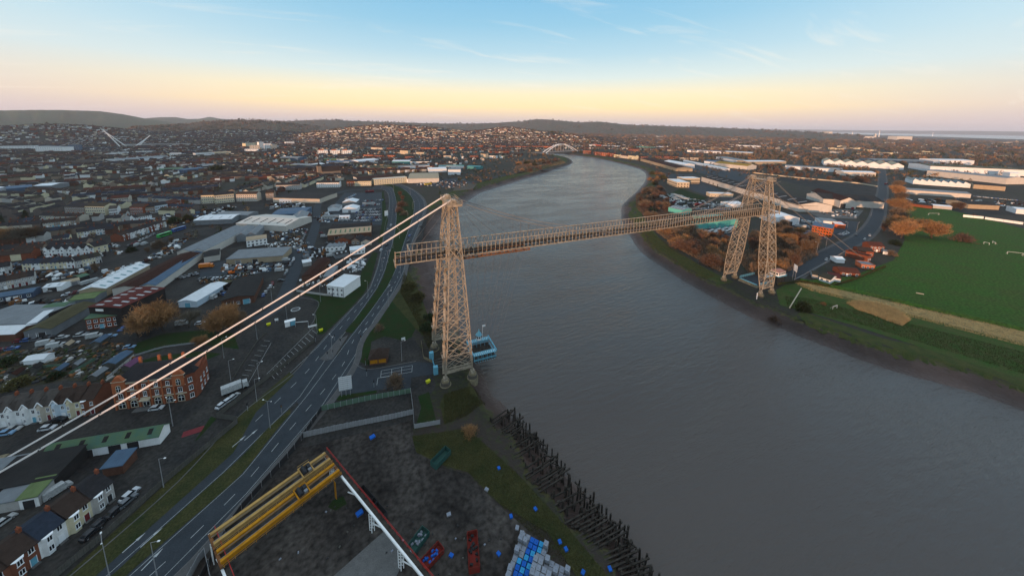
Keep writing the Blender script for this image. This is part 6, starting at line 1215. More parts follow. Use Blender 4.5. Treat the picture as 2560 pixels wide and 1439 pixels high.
# ================================================================ fences, walls, signs and lamps
def fence(pts, h, pm, name, label, step=2.4, post='galv', pale=None):
    """posts and infill panels; with pale, each panel is made of single boards"""
    P = [Vector((p[0], p[1])) for p in pts]; tot = sum((b-a).length for a, b in zip(P, P[1:])); n = max(2, int(tot/step)); Q = resample(P, n+1); o0 = Vector((Q[0].x, Q[0].y, 0)); f = empty(name, (Q[0].x, Q[0].y, 0), 0, label, 'fence')
    pmh = cached(('panel', step, h, pm), lambda: MB().box(0, 1, -.03, .03, .08, h, M(pm)).mesh('panel'))
    for i in range(n+1): put_bar('post', (Q[i].x, Q[i].y, 0), (Q[i].x, Q[i].y, h+.15), .12, .12, M(post), f, o0)
    for a_, b_ in zip(Q, Q[1:]):
        d = (b_-a_).length; ag = ang(a_, b_)
        if pale and n*4 < 300:
            bm_ = cached(('board', h, pm), lambda: MB().box(0, 1, -.03, .03, .08, h, M(pm)).mesh('board'))
            for k in range(4): o = link('board', bm_, f, (a_.x-o0.x+math.cos(ag)*d*(k+.06)/4, a_.y-o0.y+math.sin(ag)*d*(k+.06)/4, 0), ag); o.scale = (d/4*.88, 1, 1+.02*((k*7+int(a_.x*9)) % 3))
        else: o = link('panel', pmh, f, (a_.x-o0.x, a_.y-o0.y, 0), ag); o.scale = (d-.06, 1, 1)
    return f
fence([A0(420, 1560), A0(520, 1439), A0(900, 1130), A0(1500, 590), A0(2158, 50), B2(150, 1095)], 1.9, 'fence_wood', 'timber_fence', 'long grey timber fence between the terrace street and the dual carriageway', 2.0, 'fence_wood', True)
fence([B2(150, 1095), B2(430, 880), B2(850, 560), B2(1040, 400)], 1.8, 'fence_wood', 'timber_fence', 'grey-green timber fence between the car park and the dual carriageway', 2.0, 'fence_wood', True)
fence([B2(1095, 1030), B2(1500, 940), B2(1895, 870)], 2.1, 'fence_green', 'palisade_fence', 'pale green palisade fence below the lane direction sign', 2.0, 'galv', True)
fence([B2(910, 1275), B2(1300, 1190), B2(1700, 1110), B2(1920, 1060)], 2.1, 'galv', 'palisade_fence', 'grey metal fence along the top of the crane yard', 2.0, 'galv', True)
fence([B2(1925, 1180), B2(1920, 1060), B2(1895, 860)], 1.6, 'galv', 'palisade_fence', 'short metal fence joining the two yard fences', 2.0); fence([B2(1930, 1190), B2(2158, 1150)], 1.8, 'galv', 'palisade_fence', 'metal fence at the riverside end of the yard', 2.0)
fence([A1(0, 1500), A1(330, 900), A1(560, 640), A1(800, 370), A1(900, 240), B2(1095, 1030)], 2.0, 'dark_metal', 'mesh_fence', 'dark mesh fence between the yard and the road', 3.0)
fence([A1(-140, 1560), A1(40, 1230), A1(100, 1500)], 2.2, 'galv', 'mesh_fence', 'pale mesh fence at the bottom of the yard', 2.5)
fence([B2(215, 880), B2(350, 660), B2(520, 400), B2(600, 330)], .8, 'fence_wood', 'bollard_rail', 'low timber rail along the car park side', 2.2, 'fence_wood')
fence([B2(230, 880), B2(270, 800)], .8, 'fence_wood', 'bollard_rail', 'low timber rail behind the horse box', 2); fence([B1(870, 1040), B1(1120, 1075), B1(1290, 1085)], 1.4, 'wall2', 'garden_wall', 'low grey wall around the white site office', 4, 'wall2')
fence([B6(1985, 912), B6(2180, 930)], 3.0, 'white_paint', 'hoarding', 'white hoarding at the field edge, left length', 6); fence([B6(2190, 934), B6(2550, 985)], 3.0, 'white_paint', 'hoarding', 'white hoarding at the field edge, right length', 6)
fence([B6(0, 500), B6(400, 545), B6(1000, 600), B6(1180, 630)], 2.5, 'stone_cream', 'yard_wall', 'long pale wall along the far side of the rail yard', 12, 'stone_cream'); fence([PX(1985, 700), PX(2010, 688), PX(2060, 660), PX(2120, 625)], 1.0, 'galv', 'roadside_rail', 'white railing along the right-bank approach road', 3)
fence([crop for crop in (B7(180, 440), B7(350, 420), B7(560, 455), B7(720, 410), B7(960, 310))], 1.8, 'grass_rough', 'hedge', 'clipped hedge round the riverside cottages', 2.5, 'grass_rough')
fence([B2(1990, 420), B2(2010, 560), B2(2090, 600)], 1.2, 'stone_pier', 'stone_wall', 'curved stone wall behind the near tower', 1.6, 'stone_pier')
fence([A3(1200, 690), A3(1450, 610), A3(1790, 565)], .9, 'galv', 'railing', 'light railing along the park path', 3)
for k, (a_, b_) in enumerate([((830, 900), (1010, 720)), ((960, 900), (1210, 690)), ((620, 860), (860, 720)), ((440, 880), (700, 740)), ((180, 760), (480, 640)), ((260, 800), (560, 780))]): fence([A3(*a_), A3(*b_)], 1.5, ['fence_wood', 'wall2', 'fence_green'][k % 3], 'garden_fence', f'{ordn(k)} garden fence from the hotel among the allotments', 2.5, 'fence_wood')
for k, (x, y, w, m_, lb) in enumerate([(215, 765, 9, 'sheet_white', 'white glass greenhouse among the allotments'), (1040, 790, 10, 'sheet_blue', 'slate-blue shed at the foot of the park'), (870, 905, 6, 'sheet_grey', 'long narrow grey shed behind the hotel'), (540, 850, 5, 'sheet_blue', 'blue tarpaulined shed in the allotments'), (900, 595, 7, 'sheet_blue', 'blue-roofed hut beside the parked vans'), (700, 800, 4, 'sheet_grey', 'small grey hut in the allotments'), (150, 890, 5, 'sheet_brown', 'brown garden hut at the left of the allotments'), (1170, 820, 7, mat('violet_sheet', (.12, .05, .10), .7) and 'violet_sheet', 'violet-roofed lean-to behind the hotel'), (330, 830, 4, 'sheet_dark', 'black garden hut in the allotments'), (620, 620, 4, 'sheet_tan', 'tan garden hut below the vans')]):
    p = A3(x, y); q_ = A3(x+100, y-(70 if k != 0 else 10)); d = (q_-p).normalized(); shed('greenhouse' if k == 0 else 'garden_shed', lb, p, p+d*w*.8, w*.45, 2.1, .8, 'x', 'frame_white' if k == 0 else 'fence_wood', m_, cat='shed')
# street lamps
def lamp_proto(arms, h):
    o = empty('street_lamp', (0, 0, 0), 0, 'x', 'street lamp', 'street lamps'); mb = MB(); mb.tube((0, 0, 0), (0, 0, 1.2), .13, .12, 8, M('galv')); mb.tube((0, 0, 1.2), (0, 0, h), .09, .055, 8, M('galv')); mb.build('pole', o)
    for s in ((1,) if arms == 1 else (1, -1)):
        mb = MB(); mb.tube((0, 0, h), (s*1.6, 0, h+.25), .045, .04, 6, M('galv')); mb.build('arm', o); MB().hexa([(s*1.5-.1, -.16, h+.18), (s*1.5+.1+s*.35, -.16, h+.2), (s*1.5+.1+s*.35, .16, h+.2), (s*1.5-.1, .16, h+.18), (s*1.5-.05, -.12, h+.34), (s*1.5+.05+s*.3, -.12, h+.33), (s*1.5+.05+s*.3, .12, h+.33), (s*1.5-.05, .12, h+.34)], M('white_paint')).build('lamp_head', o)
    remember(o); return o
L1, L2 = lamp_proto(1, 9.5), lamp_proto(2, 10.5); used = {L1: False, L2: False}
def lamp(pr, p, rz, label):
    p = Vector((p[0], p[1]))
    if not used[pr]: used[pr] = True; pr.location = (p.x, p.y, 0); pr.rotation_euler = (0, 0, rz); pr['label'] = label; return
    dup(pr, (p.x, p.y, 0), rz, label)
for pr, c, x, y, lb in [(L2, A0, 985, 1439, 'double-headed lamp at the bottom of the median'), (L1, A0, 1412, 1439, 'single lamp beside the right carriageway at the bottom'), (L1, A0, 1472, 640, 'lamp behind the timber fence by the lean-to'), (L1, A0, 1555, 90, 'lamp at the corner of the green workshop'), (L2, B2, 632, 1185, 'double-headed lamp in the grass median'), (L1, B2, 512, 948, 'lamp on the verge beside the horse box'), (L1, B2, 535, 790, 'tall lamp at the near end of the car park'), (L2, B2, 1193, 548, 'double-headed lamp on the traffic island'), (L1, B2, 279, 770, 'lamp at the hotel corner'), (L1, B2, 216, 556, 'lamp by the dark turning space'), (L1, B2, 515, 390, 'lamp at the far end of the car park'), (L1, B2, 1055, 330, 'lamp by the barrier gate'), (L1, B1, 784, 1295, 'lamp beside the turning circle'), (L1, B1, 650, 1140, 'lamp at the brick workshop corner'), (L1, B1, 1085, 1130, 'lamp in front of the site office'), (L1, B1, 1512, 1078, 'lamp on the left verge near the site office'), (L1, B1, 1697, 1175, 'lamp on the right pavement by the lawn'), (L1, B1, 1640, 850, 'lamp on the left verge past the cabins'), (L1, B1, 1690, 780, 'lamp in the upper median'), (L1, B1, 1805, 920, 'lamp on the right pavement under the boom'), (L1, B1, 1735, 650, 'lamp in the median beneath the boom end'), (L1, B1, 1795, 560, 'median lamp just past the boom'), (L1, B1, 1870, 390, 'median lamp on the long curve'), (L1, B1, 1915, 300, 'lamp at the crown of the curve'), (L1, B1, 1760, 350, 'lamp on the left carriageway curve'), (L1, B1, 1890, 170, 'lamp at the end of the curve'), (L1, B1, 1635, 110, 'lamp by the far roundabout'), (L1, B1, 1740, 130, 'second lamp by the far roundabout'), (L1, B2, 1815, 585, 'lamp beside the kiosk'), (L1, B6, 608, 1250, 'tall lamp on the right-bank road, left one'), (L1, B6, 693, 1205, 'tall lamp on the right-bank road, right one'), (L1, B6, 890, 1045, 'lamp beside the orange building'), (L1, B6, 985, 1050, 'lamp by the right-bank bend'), (L1, B6, 1120, 900, 'lamp on the grass inside the road bend'), (L1, A3, 1550, 1290, 'lamp across the street from the hotel')]:
    p = c(x, y); lamp(pr, p, random.uniform(-.4, .4)+(2.2 if pr is L2 else random.choice([0, 2.4])), lb)
for i, (x, y) in enumerate([(1750, 460), (1830, 330), (1720, 510), (1680, 640)]): lamp(L1, C4(x, y), i, f'{ORD[i]} yard lamp beside the turquoise works')
# lane direction sign, signals, barrier, kiosk, small signs
p, q_ = B2(1262, 905), B2(1350, 888); a = ang(p, q_); sg_ = empty('direction_sign', (p.x, p.y, 0), a, 'large three-panel road direction sign seen from behind beside the junction', 'sign'); w = (q_-p).length*1.35
for i in range(3): put_bar('post', ((i+.5)*w/3-.3, .1, 0), ((i+.5)*w/3-.3, .1, 8.2), .16, .16, M('galv'), sg_)
for i in range(3):
    pn = MB().box(i*w/3-.28, (i+1)*w/3-.34, -.08, .0, 2.6, 8.4, M('sheet_white')).build('panel', sg_)
    for k in range(7): put_bar('panel_rail', (i*w/3-.26, -.13, 2.9+k*.85), ((i+1)*w/3-.36, -.13, 2.9+k*.85), .08, .1, M('galv'), pn)
def signal(p, rz, label):
    s = empty('traffic_signal', (p.x, p.y, 0), rz, label, 'traffic light', 'traffic signals'); put_bar('pole', (0, 0, 0), (0, 0, 3.2), .12, .12, M('galv'), s); b = MB().box(-.2, .2, -.15, .15, 2.3, 3.4, M('dark_metal')).build('signal_head', s)
    for k, m_ in enumerate(('paint_red', 'yellow', 'fence_green')): MB().box(-.09, .09, -.19, -.15, 3.1-k*.32, 3.28-k*.32, M(m_)).build('lens', b)
for (x, y), lb in [((1148, 560), 'traffic signal at the near end of the island'), ((1195, 545), 'traffic signal beside the double lamp'), ((1265, 440), 'traffic signal at the far end of the island'), ((1212, 400), 'traffic signal left of the island'), ((1448, 410), 'traffic signal on the right pavement'), ((1500, 720), 'traffic signal at the approach splitter'), ((1565, 820), 'traffic signal beside the approach stop line'), ((735, 1050), 'traffic signal in the lower median'), ((430, 1030), 'traffic signal on the left verge'), ((1040, 410), 'traffic signal at the car park corner'), ((1490, 620), 'traffic signal by the kiosk lawn')]: signal(B2(x, y), random.uniform(0, 6), lb)
kp, kq = B2(1525, 622), B2(1682, 602); ks = shed('kiosk', 'small pyramid-roofed kiosk with yellow shutters', kp, kq, 5.5, 2.9, .2, 'flat', 'brick_dark', 'roof1', cat='kiosk'); lk = (kq-kp).length
MB().hexa([(-.6, -.6, 3.2), (lk+.6, -.6, 3.2), (lk+.6, 6.1, 3.2), (-.6, 6.1, 3.2), (lk/2-.1, 2.6, 6), (lk/2+.1, 2.6, 6), (lk/2+.1, 2.9, 6), (lk/2-.1, 2.9, 6)], M('roof1')).build('pyramid_roof', ks)
for x in (.3, lk/2+.2): MB().box(x, x+lk/2-.6, -.1, 0, .7, 2.3, M('yellow')).build('shutter', ks)
bg_ = empty('barrier_gate', (*B2(860, 275), 0), ang(B2(860, 275), B2(975, 265)), 'height barrier across the car park entrance', 'barrier'); wb = (B2(975, 265)-B2(860, 275)).length
for x in (0, wb): put_bar('post', (x, 0, 0), (x, 0, 2.6), .18, .18, M('galv'), bg_)
put_bar('cross_bar', (0, 0, 2.5), (wb, 0, 2.5), .15, .2, M('white_paint'), bg_)
def board(p, w, h, z, m, lb, rz=0):
    o = empty('sign', (p.x, p.y, 0), rz, lb, 'sign'); put_bar('post', (-w*.35, .06, 0), (-w*.35, .06, z+h), .1, .1, M('galv'), o); put_bar('post', (w*.35, .06, 0), (w*.35, .06, z+h), .1, .1, M('galv'), o); MB().box(-w/2, w/2, -.05, 0, z, z+h, M(m)).build('board', o)
board(B2(1015, 300), 4, 1.0, 1.6, 'white_paint', 'long white sign beside the barrier gate', .1); board(B2(690, 235), 1.6, 1.2, 1.0, 'white_paint', 'small white sign on the turning circle verge'); board(B2(1828, 405), 1.8, 1.2, .8, 'white_paint', 'white notice board on the lawn by the bridge'); board(B1(1676, 365), 4.5, 6, 1, 'white_paint', 'tall white hoarding board beside the compound', .6); board(C4(2660, 640), 3, 3, 4, 'white_paint', 'white board on poles beside the far tower') if False else None
board(_crop(1700, 400, 3.5975)(1020, 1090), 4.6, 4.6, 7.5, 'white_paint', 'pale hexagonal board on a tall pole by the cottages', .9)
for (x, y), lb in [((618, 262), 'yellow grit bin on the turning circle verge'), ((1088, 315), 'yellow grit bin beside the barrier gate')]:
    p = B2(x, y); g = empty('grit_bin', (p.x, p.y, 0), .3, lb, 'bin'); mat('grit_yellow', (.50, .50, .02), .5); MB().hexa([(-.7, -.4, 0), (.7, -.4, 0), (.7, .4, 0), (-.7, .4, 0), (-.9, -.55, .9), (.9, -.55, .9), (.9, .55, .9), (-.9, .55, .9)], M('grit_yellow')).build('body', g); MB().hexa([(-.95, -.6, .9), (.95, -.6, .9), (.95, .6, .9), (-.95, .6, .9), (-.9, -.2, 1.2), (.9, -.2, 1.2), (.9, .5, 1.2), (-.9, .5, 1.2)], M('grit_yellow')).build('lid', g)
p = _crop(940, 660, 3.5975)(468, 1065); g = empty('grit_bin', (p.x, p.y, 0), .3, 'yellow bin at the foot of the near tower', 'bin'); MB().hexa([(-.7, -.4, 0), (.7, -.4, 0), (.7, .4, 0), (-.7, .4, 0), (-.9, -.55, 1.1), (.9, -.55, 1.1), (.9, .55, 1.1), (-.9, .55, 1.1)], M('grit_yellow')).build('body', g)
p = B2(815, 260); tl = empty('portable_toilet', (p.x, p.y, 0), .2, 'pale blue and white cabins at the car park entrance', 'cabin'); MB().box(-2.4, -.2, -1.1, 1.1, 0, 2.6, M('white_paint')).build('body', tl); MB().box(0, 2.2, -1.1, 1.1, 0, 2.5, M('steel_blue')).build('body', tl); MB().box(-2.5, 2.3, -1.2, 1.2, 2.61, 2.75, M('white_paint')).build('roof', tl)
# goals on the playing field
def goal(p, q_, lb, h=2.44, m='white_paint'):
    p = Vector((p[0], p[1])); q_ = Vector((q_[0], q_[1])); o = empty('goal', (p.x, p.y, 0), ang(p, q_), lb, 'goal', 'goals on the playing field'); L_ = (q_-p).length
    for x in (0, L_): put_bar('post', (x, 0, 0), (x, 0, h), .14, .14, M(m), o); put_bar('back_stay', (x, 0, h), (x, 1.4, 0), .06, .06, M(m), o)
    put_bar('crossbar', (0, 0, h), (L_, 0, h), .14, .14, M(m), o)
goal(B6(2402, 1262), B6(2548, 1278), 'large goal at the right of the field'); goal(B6(1662, 895), B6(1758, 895), 'goal at the far edge of the field'); goal(B6(2180, 1165), B6(2230, 1175), 'small goal in the middle of the field', 2); goal(B6(2262, 1158), B6(2288, 1170), 'small goal right of the middle one', 2); goal(B7(580, 615), B7(610, 605), 'small white goal on the riverside grass', 2)
for k, ((x0_, y0_), (x1_, y1_), lb) in enumerate([((270, 605), (355, 465), 'pale wooden boom lying down the riverside grass'), ((1180, 497), (1235, 507), 'white pipe lying on the field edge')]):
    p, q_ = B7(x0_, y0_), B7(x1_, y1_); o = put_bar('timber_boom', (p.x, p.y, .3), (q_.x, q_.y, .3), .5, .5, M('stone_cream'), None); tag(o, lb, 'beam')
mp_ = _crop(1780, 580, 7.195)(795, 1260, -2); mk = empty('marker_post', (mp_.x, mp_.y, -4), 0, 'white tide marker leaning beside the far front pier', 'marker'); put_bar('post', (0, 0, 0), (.5, .3, 8), .4, .4, M('white_paint'), mk); put_bar('arm', (-.6, 0, 6), (.9, .2, 6), .25, .25, M('white_paint'), mk)

# ================================================================ trees
def branch_mesh(seed, h, spread, mb, m, lean=.0):
    """tapered trunk dividing into limbs; returns the branch tips"""
    rnd = random.Random(seed); tips = []
    def grow(p, d, L_, r, lv):
        n = 2 if lv < 2 else 1; q_ = p
        for k in range(n):
            d = (d+Vector((rnd.uniform(-.18, .18), rnd.uniform(-.18, .18), rnd.uniform(-.05, .12)))).normalized(); q2 = q_+d*(L_/n); r2 = r*(.82 if n == 2 else .6); mb.tube(q_, q2, r, r2, 6 if lv < 2 else 4, m, False); q_ = q2; r = r2
        if lv == 3 or r < .03: tips.append((q_, d)); return
        for k in range(rnd.choice([3, 4]) if lv < 2 else 3):
            a = rnd.uniform(0, 2*math.pi); e = Vector((math.cos(a), math.sin(a), 0))*spread*(1.0 if lv else .85)+Vector((0, 0, rnd.uniform(.35, .9))); grow(q_, (d*.45+e).normalized(), L_*rnd.uniform(.62, .82), r*.66, lv+1)
        tips.append((q_, d))
    grow(Vector((0, 0, -.2)), Vector((lean, 0, 1)).normalized(), h*.30, h*.022+.05, 0)
    zt = max(t[0].z for t in tips); rr = sorted(math.hypot(t[0].x, t[0].y) for t in tips)[int(len(tips)*.8)]; n0 = len(tips)
    for k in range(int(n0*1.1)):          # finer spray filling the body of the crown
        a, u = rnd.uniform(0, 6.283), rnd.uniform(-.85, 1); q = math.sqrt(max(0, 1-u*u))*rnd.uniform(.55, 1.05)*(1+.22*math.sin(3*a+seed)+.12*math.sin(5*a+u*4)); tips.append((Vector((rr*q*math.cos(a), rr*q*math.sin(a), zt*(.62+.38*u*rnd.uniform(.8, 1)))), Vector((math.cos(a)*.8, math.sin(a)*.8, .5+u*.4)).normalized()))
    return tips
def crown_mesh(name, tips, seed, n, ln, wd, m, up=.35):
    """thousands of twig-sized slivers around the branch tips"""
    r_ = np.random.default_rng(seed); T = np.array([tuple(t[0]) for t in tips]); D = np.array([tuple(t[1]) for t in tips]); k = r_.integers(0, len(T), n)
    base = T[k]-D[k]*r_.uniform(0, ln*1.4, (n, 1))+r_.normal(0, ln*.42, (n, 3)); d = D[k]*.8+r_.normal(0, .62, (n, 3))+np.array([0, 0, up]); d /= np.linalg.norm(d, axis=1)[:, None]
    s = np.cross(d, r_.normal(0, 1, (n, 3))); s /= np.linalg.norm(s, axis=1)[:, None]; L_ = r_.uniform(.5, 1.2, (n, 1))*ln; w = r_.uniform(.6, 1.3, (n, 1))*wd
    V = np.concatenate([base-s*w, base+s*w, base+d*L_], 1).reshape(-1, 3); V[:, 2] = np.maximum(V[:, 2], .05)
    return tri_mesh(name, V, m)
def tri_mesh(name, V, mats, mi=None):
    me = bpy.data.meshes.new(name); n = len(V)//3; me.vertices.add(len(V)); me.vertices.foreach_set('co', V.astype(np.float32).ravel()); me.loops.add(len(V)); me.loops.foreach_set('vertex_index', np.arange(len(V), dtype=np.int32)); me.polygons.add(n); me.polygons.foreach_set('loop_start', np.arange(0, len(V), 3, dtype=np.int32))
    for m in (mats if isinstance(mats, list) else [mats]): me.materials.append(m)
    if mi is not None: me.polygons.foreach_set('material_index', mi.astype(np.int32))
    me.update(); return me
mat('bark', (.055, .045, .036), .95, .3, 2); mat('twig_orange', (.33, .18, .080), .95, .35, .35, rand=.25); mat('twig_brown', (.165, .115, .075), .95, .35, .35, rand=.3); mat('twig_russet', (.14, .085, .060), .95, .35, .4, rand=.25)
mat('twig_grey', (.13, .115, .085), .95, .35, .35, rand=.3); mat('leaf_dark', (.028, .045, .018), .9, .4, .6, rand=.3); mat('leaf_olive', (.075, .070, .026), .9, .4, .6, rand=.3); mat('reed', (.62, .42, .19), .95, .35, .5, alt=(.40, .27, .13))
PROTO = {}
for i, (kind, h, sp, n, ln, wd, m_) in enumerate([('orange', 13, .95, 7500, 1.3, .065, 'twig_orange'), ('orange', 12, 1.1, 7500, 1.3, .065, 'twig_orange'), ('brown', 12, .8, 6000, 1.3, .06, 'twig_brown'), ('brown', 11, 1.0, 6000, 1.25, .06, 'twig_brown'), ('russet', 10, .7, 5000, 1.15, .06, 'twig_russet'), ('grey', 12, .9, 3000, 1.25, .05, 'twig_grey'), ('tall', 13, .45, 4000, 1.15, .055, 'twig_brown')]):
    mb = MB(); tips = branch_mesh(30+i, h, sp, mb, M('bark')); cm_ = crown_mesh('crown', tips, i, n, ln, wd, M(m_)); PROTO.setdefault(kind, []).append((mb.mesh('trunk'), cm_, max(t_[0].z for t_ in tips)+ln*.5))
for i, (kind, w, h, m_) in enumerate([('bush', 2.4, 2.6, 'leaf_dark'), ('bush_olive', 2.2, 2.2, 'leaf_olive'), ('scrub', 2.6, 2.6, 'twig_russet'), ('scrub_brown', 2.6, 2.4, 'twig_brown'), ('conifer', 2.2, 9, 'leaf_dark'), ('scrub_orange', 2.6, 2.6, 'twig_orange')]):
    mb = MB(); r_ = np.random.default_rng(50+i); a = r_.uniform(0, 2*np.pi, 260); z = r_.uniform(.05, 1, 260)
    rad = (w*np.sqrt(np.clip(1-z**2, 0, 1)) if kind != 'conifer' else w*(1-z)**.8)*(.55+.45*r_.random(260))*(1+.25*np.sin(3*a+i)); tips = [(Vector((rad[j]*math.cos(a[j]), rad[j]*math.sin(a[j]), h*z[j])), Vector((math.cos(a[j])*.7, math.sin(a[j])*.7, .5)).normalized()) for j in range(260)]
    for k in range(5): an = k*1.26; mb.tube((0, 0, 0), (w*.5*math.cos(an), w*.5*math.sin(an), h*(.7 if kind != 'conifer' else .4)), .1, .04, 5, M('bark'), False)
    if kind == 'conifer': mb.tube((0, 0, 0), (0, 0, h*.95), .25, .04, 6, M('bark'), False)
    PROTO[kind] = [(mb.mesh('trunk'), crown_mesh('crown', tips, 70+i, 1500 if 'scrub' in kind else 1800, .75 if 'scrub' in kind else .5, .05 if 'scrub' in kind else .13, M(m_)), h)]
n_tree = 0
def tree(p, kind, h, label, group=None, w=None, rz=None):
    global n_tree; n_tree += 1; tr_, cr_, h0 = random.choice(PROTO[kind]); s = h/h0; sx = s*(w or 1)
    zz = float(H(np.array([p[0]]), np.array([p[1]]))[0]); o = empty('shrub' if 'scrub' in kind or 'bush' in kind else ('conifer' if kind == 'conifer' else 'bare_tree'), (p[0], p[1], min(zz, 0)), random.uniform(0, 6.28) if rz is None else rz, label, 'shrub' if 'scrub' in kind or 'bush' in kind else 'tree', group); o.scale = (sx, sx, s); link('trunk', tr_, o); link('crown', cr_, o); return o
for c, x, y, k, h, w, lb in [(A3, 1330, 490, 'orange', 15, 1.1, 'large orange bare tree left in the little park'), (A3, 1470, 455, 'orange', 15, 1.0, 'large orange bare tree in the middle of the little park'), (A3, 1700, 425, 'grey', 9, 1.1, 'thin grey bare tree by the parked white van'), (A3, 1950, 480, 'orange', 11, 1.1, 'orange bare tree at the right of the little park'), (A3, 2060, 450, 'orange', 12, 1.1, 'orange bare tree beside the brown-roofed workshop'), (A3, 1820, 600, 'orange', 5.5, 1.1, 'small round orange tree beside the cables'), (A3, 2150, 430, 'brown', 9, 1.2, 'brown bushy tree below the brown-roofed workshop'), (A3, 1240, 500, 'grey', 8, 1.1, 'grey bare tree at the corner of the little park'),
    (B0, 60, 600, 'orange', 13, 1.3, 'wide orange tree at the left edge of the rooftops'), (B0, 190, 610, 'grey', 14, 1.3, 'wide olive-grey tree among the left rooftops'), (B0, 300, 590, 'brown', 13, 1.2, 'brown tree right of the olive-grey one'), (B0, 235, 392, 'conifer', 10, 1.6, 'bright green conifer among the left rooftops'), (B0, 20, 430, 'conifer', 9, 1.5, 'dark conifer at the left edge'), (A3, 155, 950, 'bush_olive', 3, 1.4, 'yellow-green shrub behind the gabled row'), (A3, 500, 880, 'bush', 2.5, 1.2, 'dark shrub in the allotments'), (A3, 60, 760, 'bush', 3, 1.4, 'dark shrub at the left of the allotments'),
    (B2, 1755, 800, 'scrub_brown', 4.5, .8, 'brown shrub beside the approach stop line'), (B1, 1790, 320, 'scrub', 5, 1.2, 'russet thicket in the upper median, near end'), (B1, 1815, 270, 'scrub', 6, 1.3, 'russet thicket in the upper median, second'), (B1, 1825, 220, 'russet', 7, 1.2, 'russet tree in the upper median, third'), (B1, 1800, 180, 'russet', 7, 1.2, 'russet tree in the upper median, far end'), (B1, 1835, 350, 'scrub_brown', 4, 1.2, 'brown thicket in the upper median beside the curve'),
    (B6, 1690, 1108, 'orange', 17, 1.5, 'spreading orange tree alone on the playing field'), (B6, 1985, 1140, 'scrub', 7, 1.3, 'dark russet shrub on the playing field'), (B6, 1240, 1050, 'russet', 9, .9, 'crimson-brown tree beside the right-bank road'), (B6, 1340, 1060, 'orange', 19, 1.1, 'orange roadside tree behind the cottages'), (B6, 1400, 1110, 'orange', 18, 1.1, 'orange roadside tree at the field corner'), (B6, 1380, 980, 'brown', 19, 1.1, 'brown roadside tree, third from the cottages'), (B6, 1400, 880, 'orange', 19, 1.1, 'orange roadside tree, fourth from the cottages'), (B6, 1390, 790, 'brown', 18, 1.1, 'brown roadside tree, fifth from the cottages'), (B6, 1375, 720, 'orange', 18, 1.1, 'orange roadside tree, sixth from the cottages'), (B6, 1360, 660, 'brown', 18, 1.2, 'brown roadside tree, seventh from the cottages'), (B6, 1350, 1170, 'bush', 4, 1.4, 'dark evergreen bush behind the brick house'), (B6, 1300, 1270, 'scrub_brown', 4, 1, 'brown shrub in the cottage garden'), (B6, 1960, 850, 'russet', 11, 1.1, 'russet tree left of the dark gabled hall'), (B6, 1900, 840, 'brown', 10, 1.2, 'brown tree behind the club house'), (B6, 1750, 790, 'brown', 9, 1.1, 'brown tree behind the brick changing block'), (B6, 2090, 910, 'scrub', 3, 1, 'russet shrub before the white hoarding'),
    (_crop(1700, 400, 3.5975), 855, 1390, 'scrub', 3, 1.2, 'russet shrub on the mud beside the far front pier'), (B7, 365, 620, 'bush', 5, .9, 'dark columnar bush on the riverside grass'), (B7, 515, 580, 'scrub_orange', 1.6, 1, 'tiny orange tussock on the riverside grass'), (A2, 570, 270, 'scrub_orange', 2.4, 1.2, 'orange tussock at the head of the timber jetty'), (B1, 1880, 1000, 'bush_olive', 3.5, 1.4, 'olive shrubs on the bank beside the pavement'), (B1, 1960, 1100, 'bush_olive', 4, 1.3, 'olive shrub on the bank behind the near tower'), (B2, 2040, 300, 'bush', 3.5, 1.2, 'dark ivy bank left of the near tower'), (B2, 2060, 200, 'bush', 3.5, 1.2, 'dark ivy shrub above the curved stone wall'), (B2, 1610, 300, 'scrub_brown', 2.5, 1, 'brown shrub at the edge of the lawn'), (B4, 1060, 650, 'conifer', 14, 2, 'dark cypress beside the trade park'), (B3, 2170, 690, 'bush', 14, 1.3, 'big dark evergreen beyond the left rooftops'), (B4, 1440, 330, 'conifer', 14, 1.5, 'dark conifer on the town hill')]:
    tree(c(x, y), k, h, lb, None, w)
def inside(p, poly):
    r_ = False; n = len(poly)
    for i in range(n):
        a, b = poly[i], poly[(i+1) % n]
        if (a.y > p.y) != (b.y > p.y) and p.x < (b.x-a.x)*(p.y-a.y)/(b.y-a.y+1e-12)+a.x: r_ = not r_
    return r_
def scatter(poly, n, gap, seed):
    rnd = random.Random(seed); out = []; xs = [p.x for p in poly]; ys = [p.y for p in poly]; t_ = 0
    while len(out) < n and t_ < n*60:
        t_ += 1; p = Vector((rnd.uniform(min(xs), max(xs)), rnd.uniform(min(ys), max(ys))))
        if inside(p, poly) and all((p-q_).length > gap for q_ in out): out.append(p)
    return out
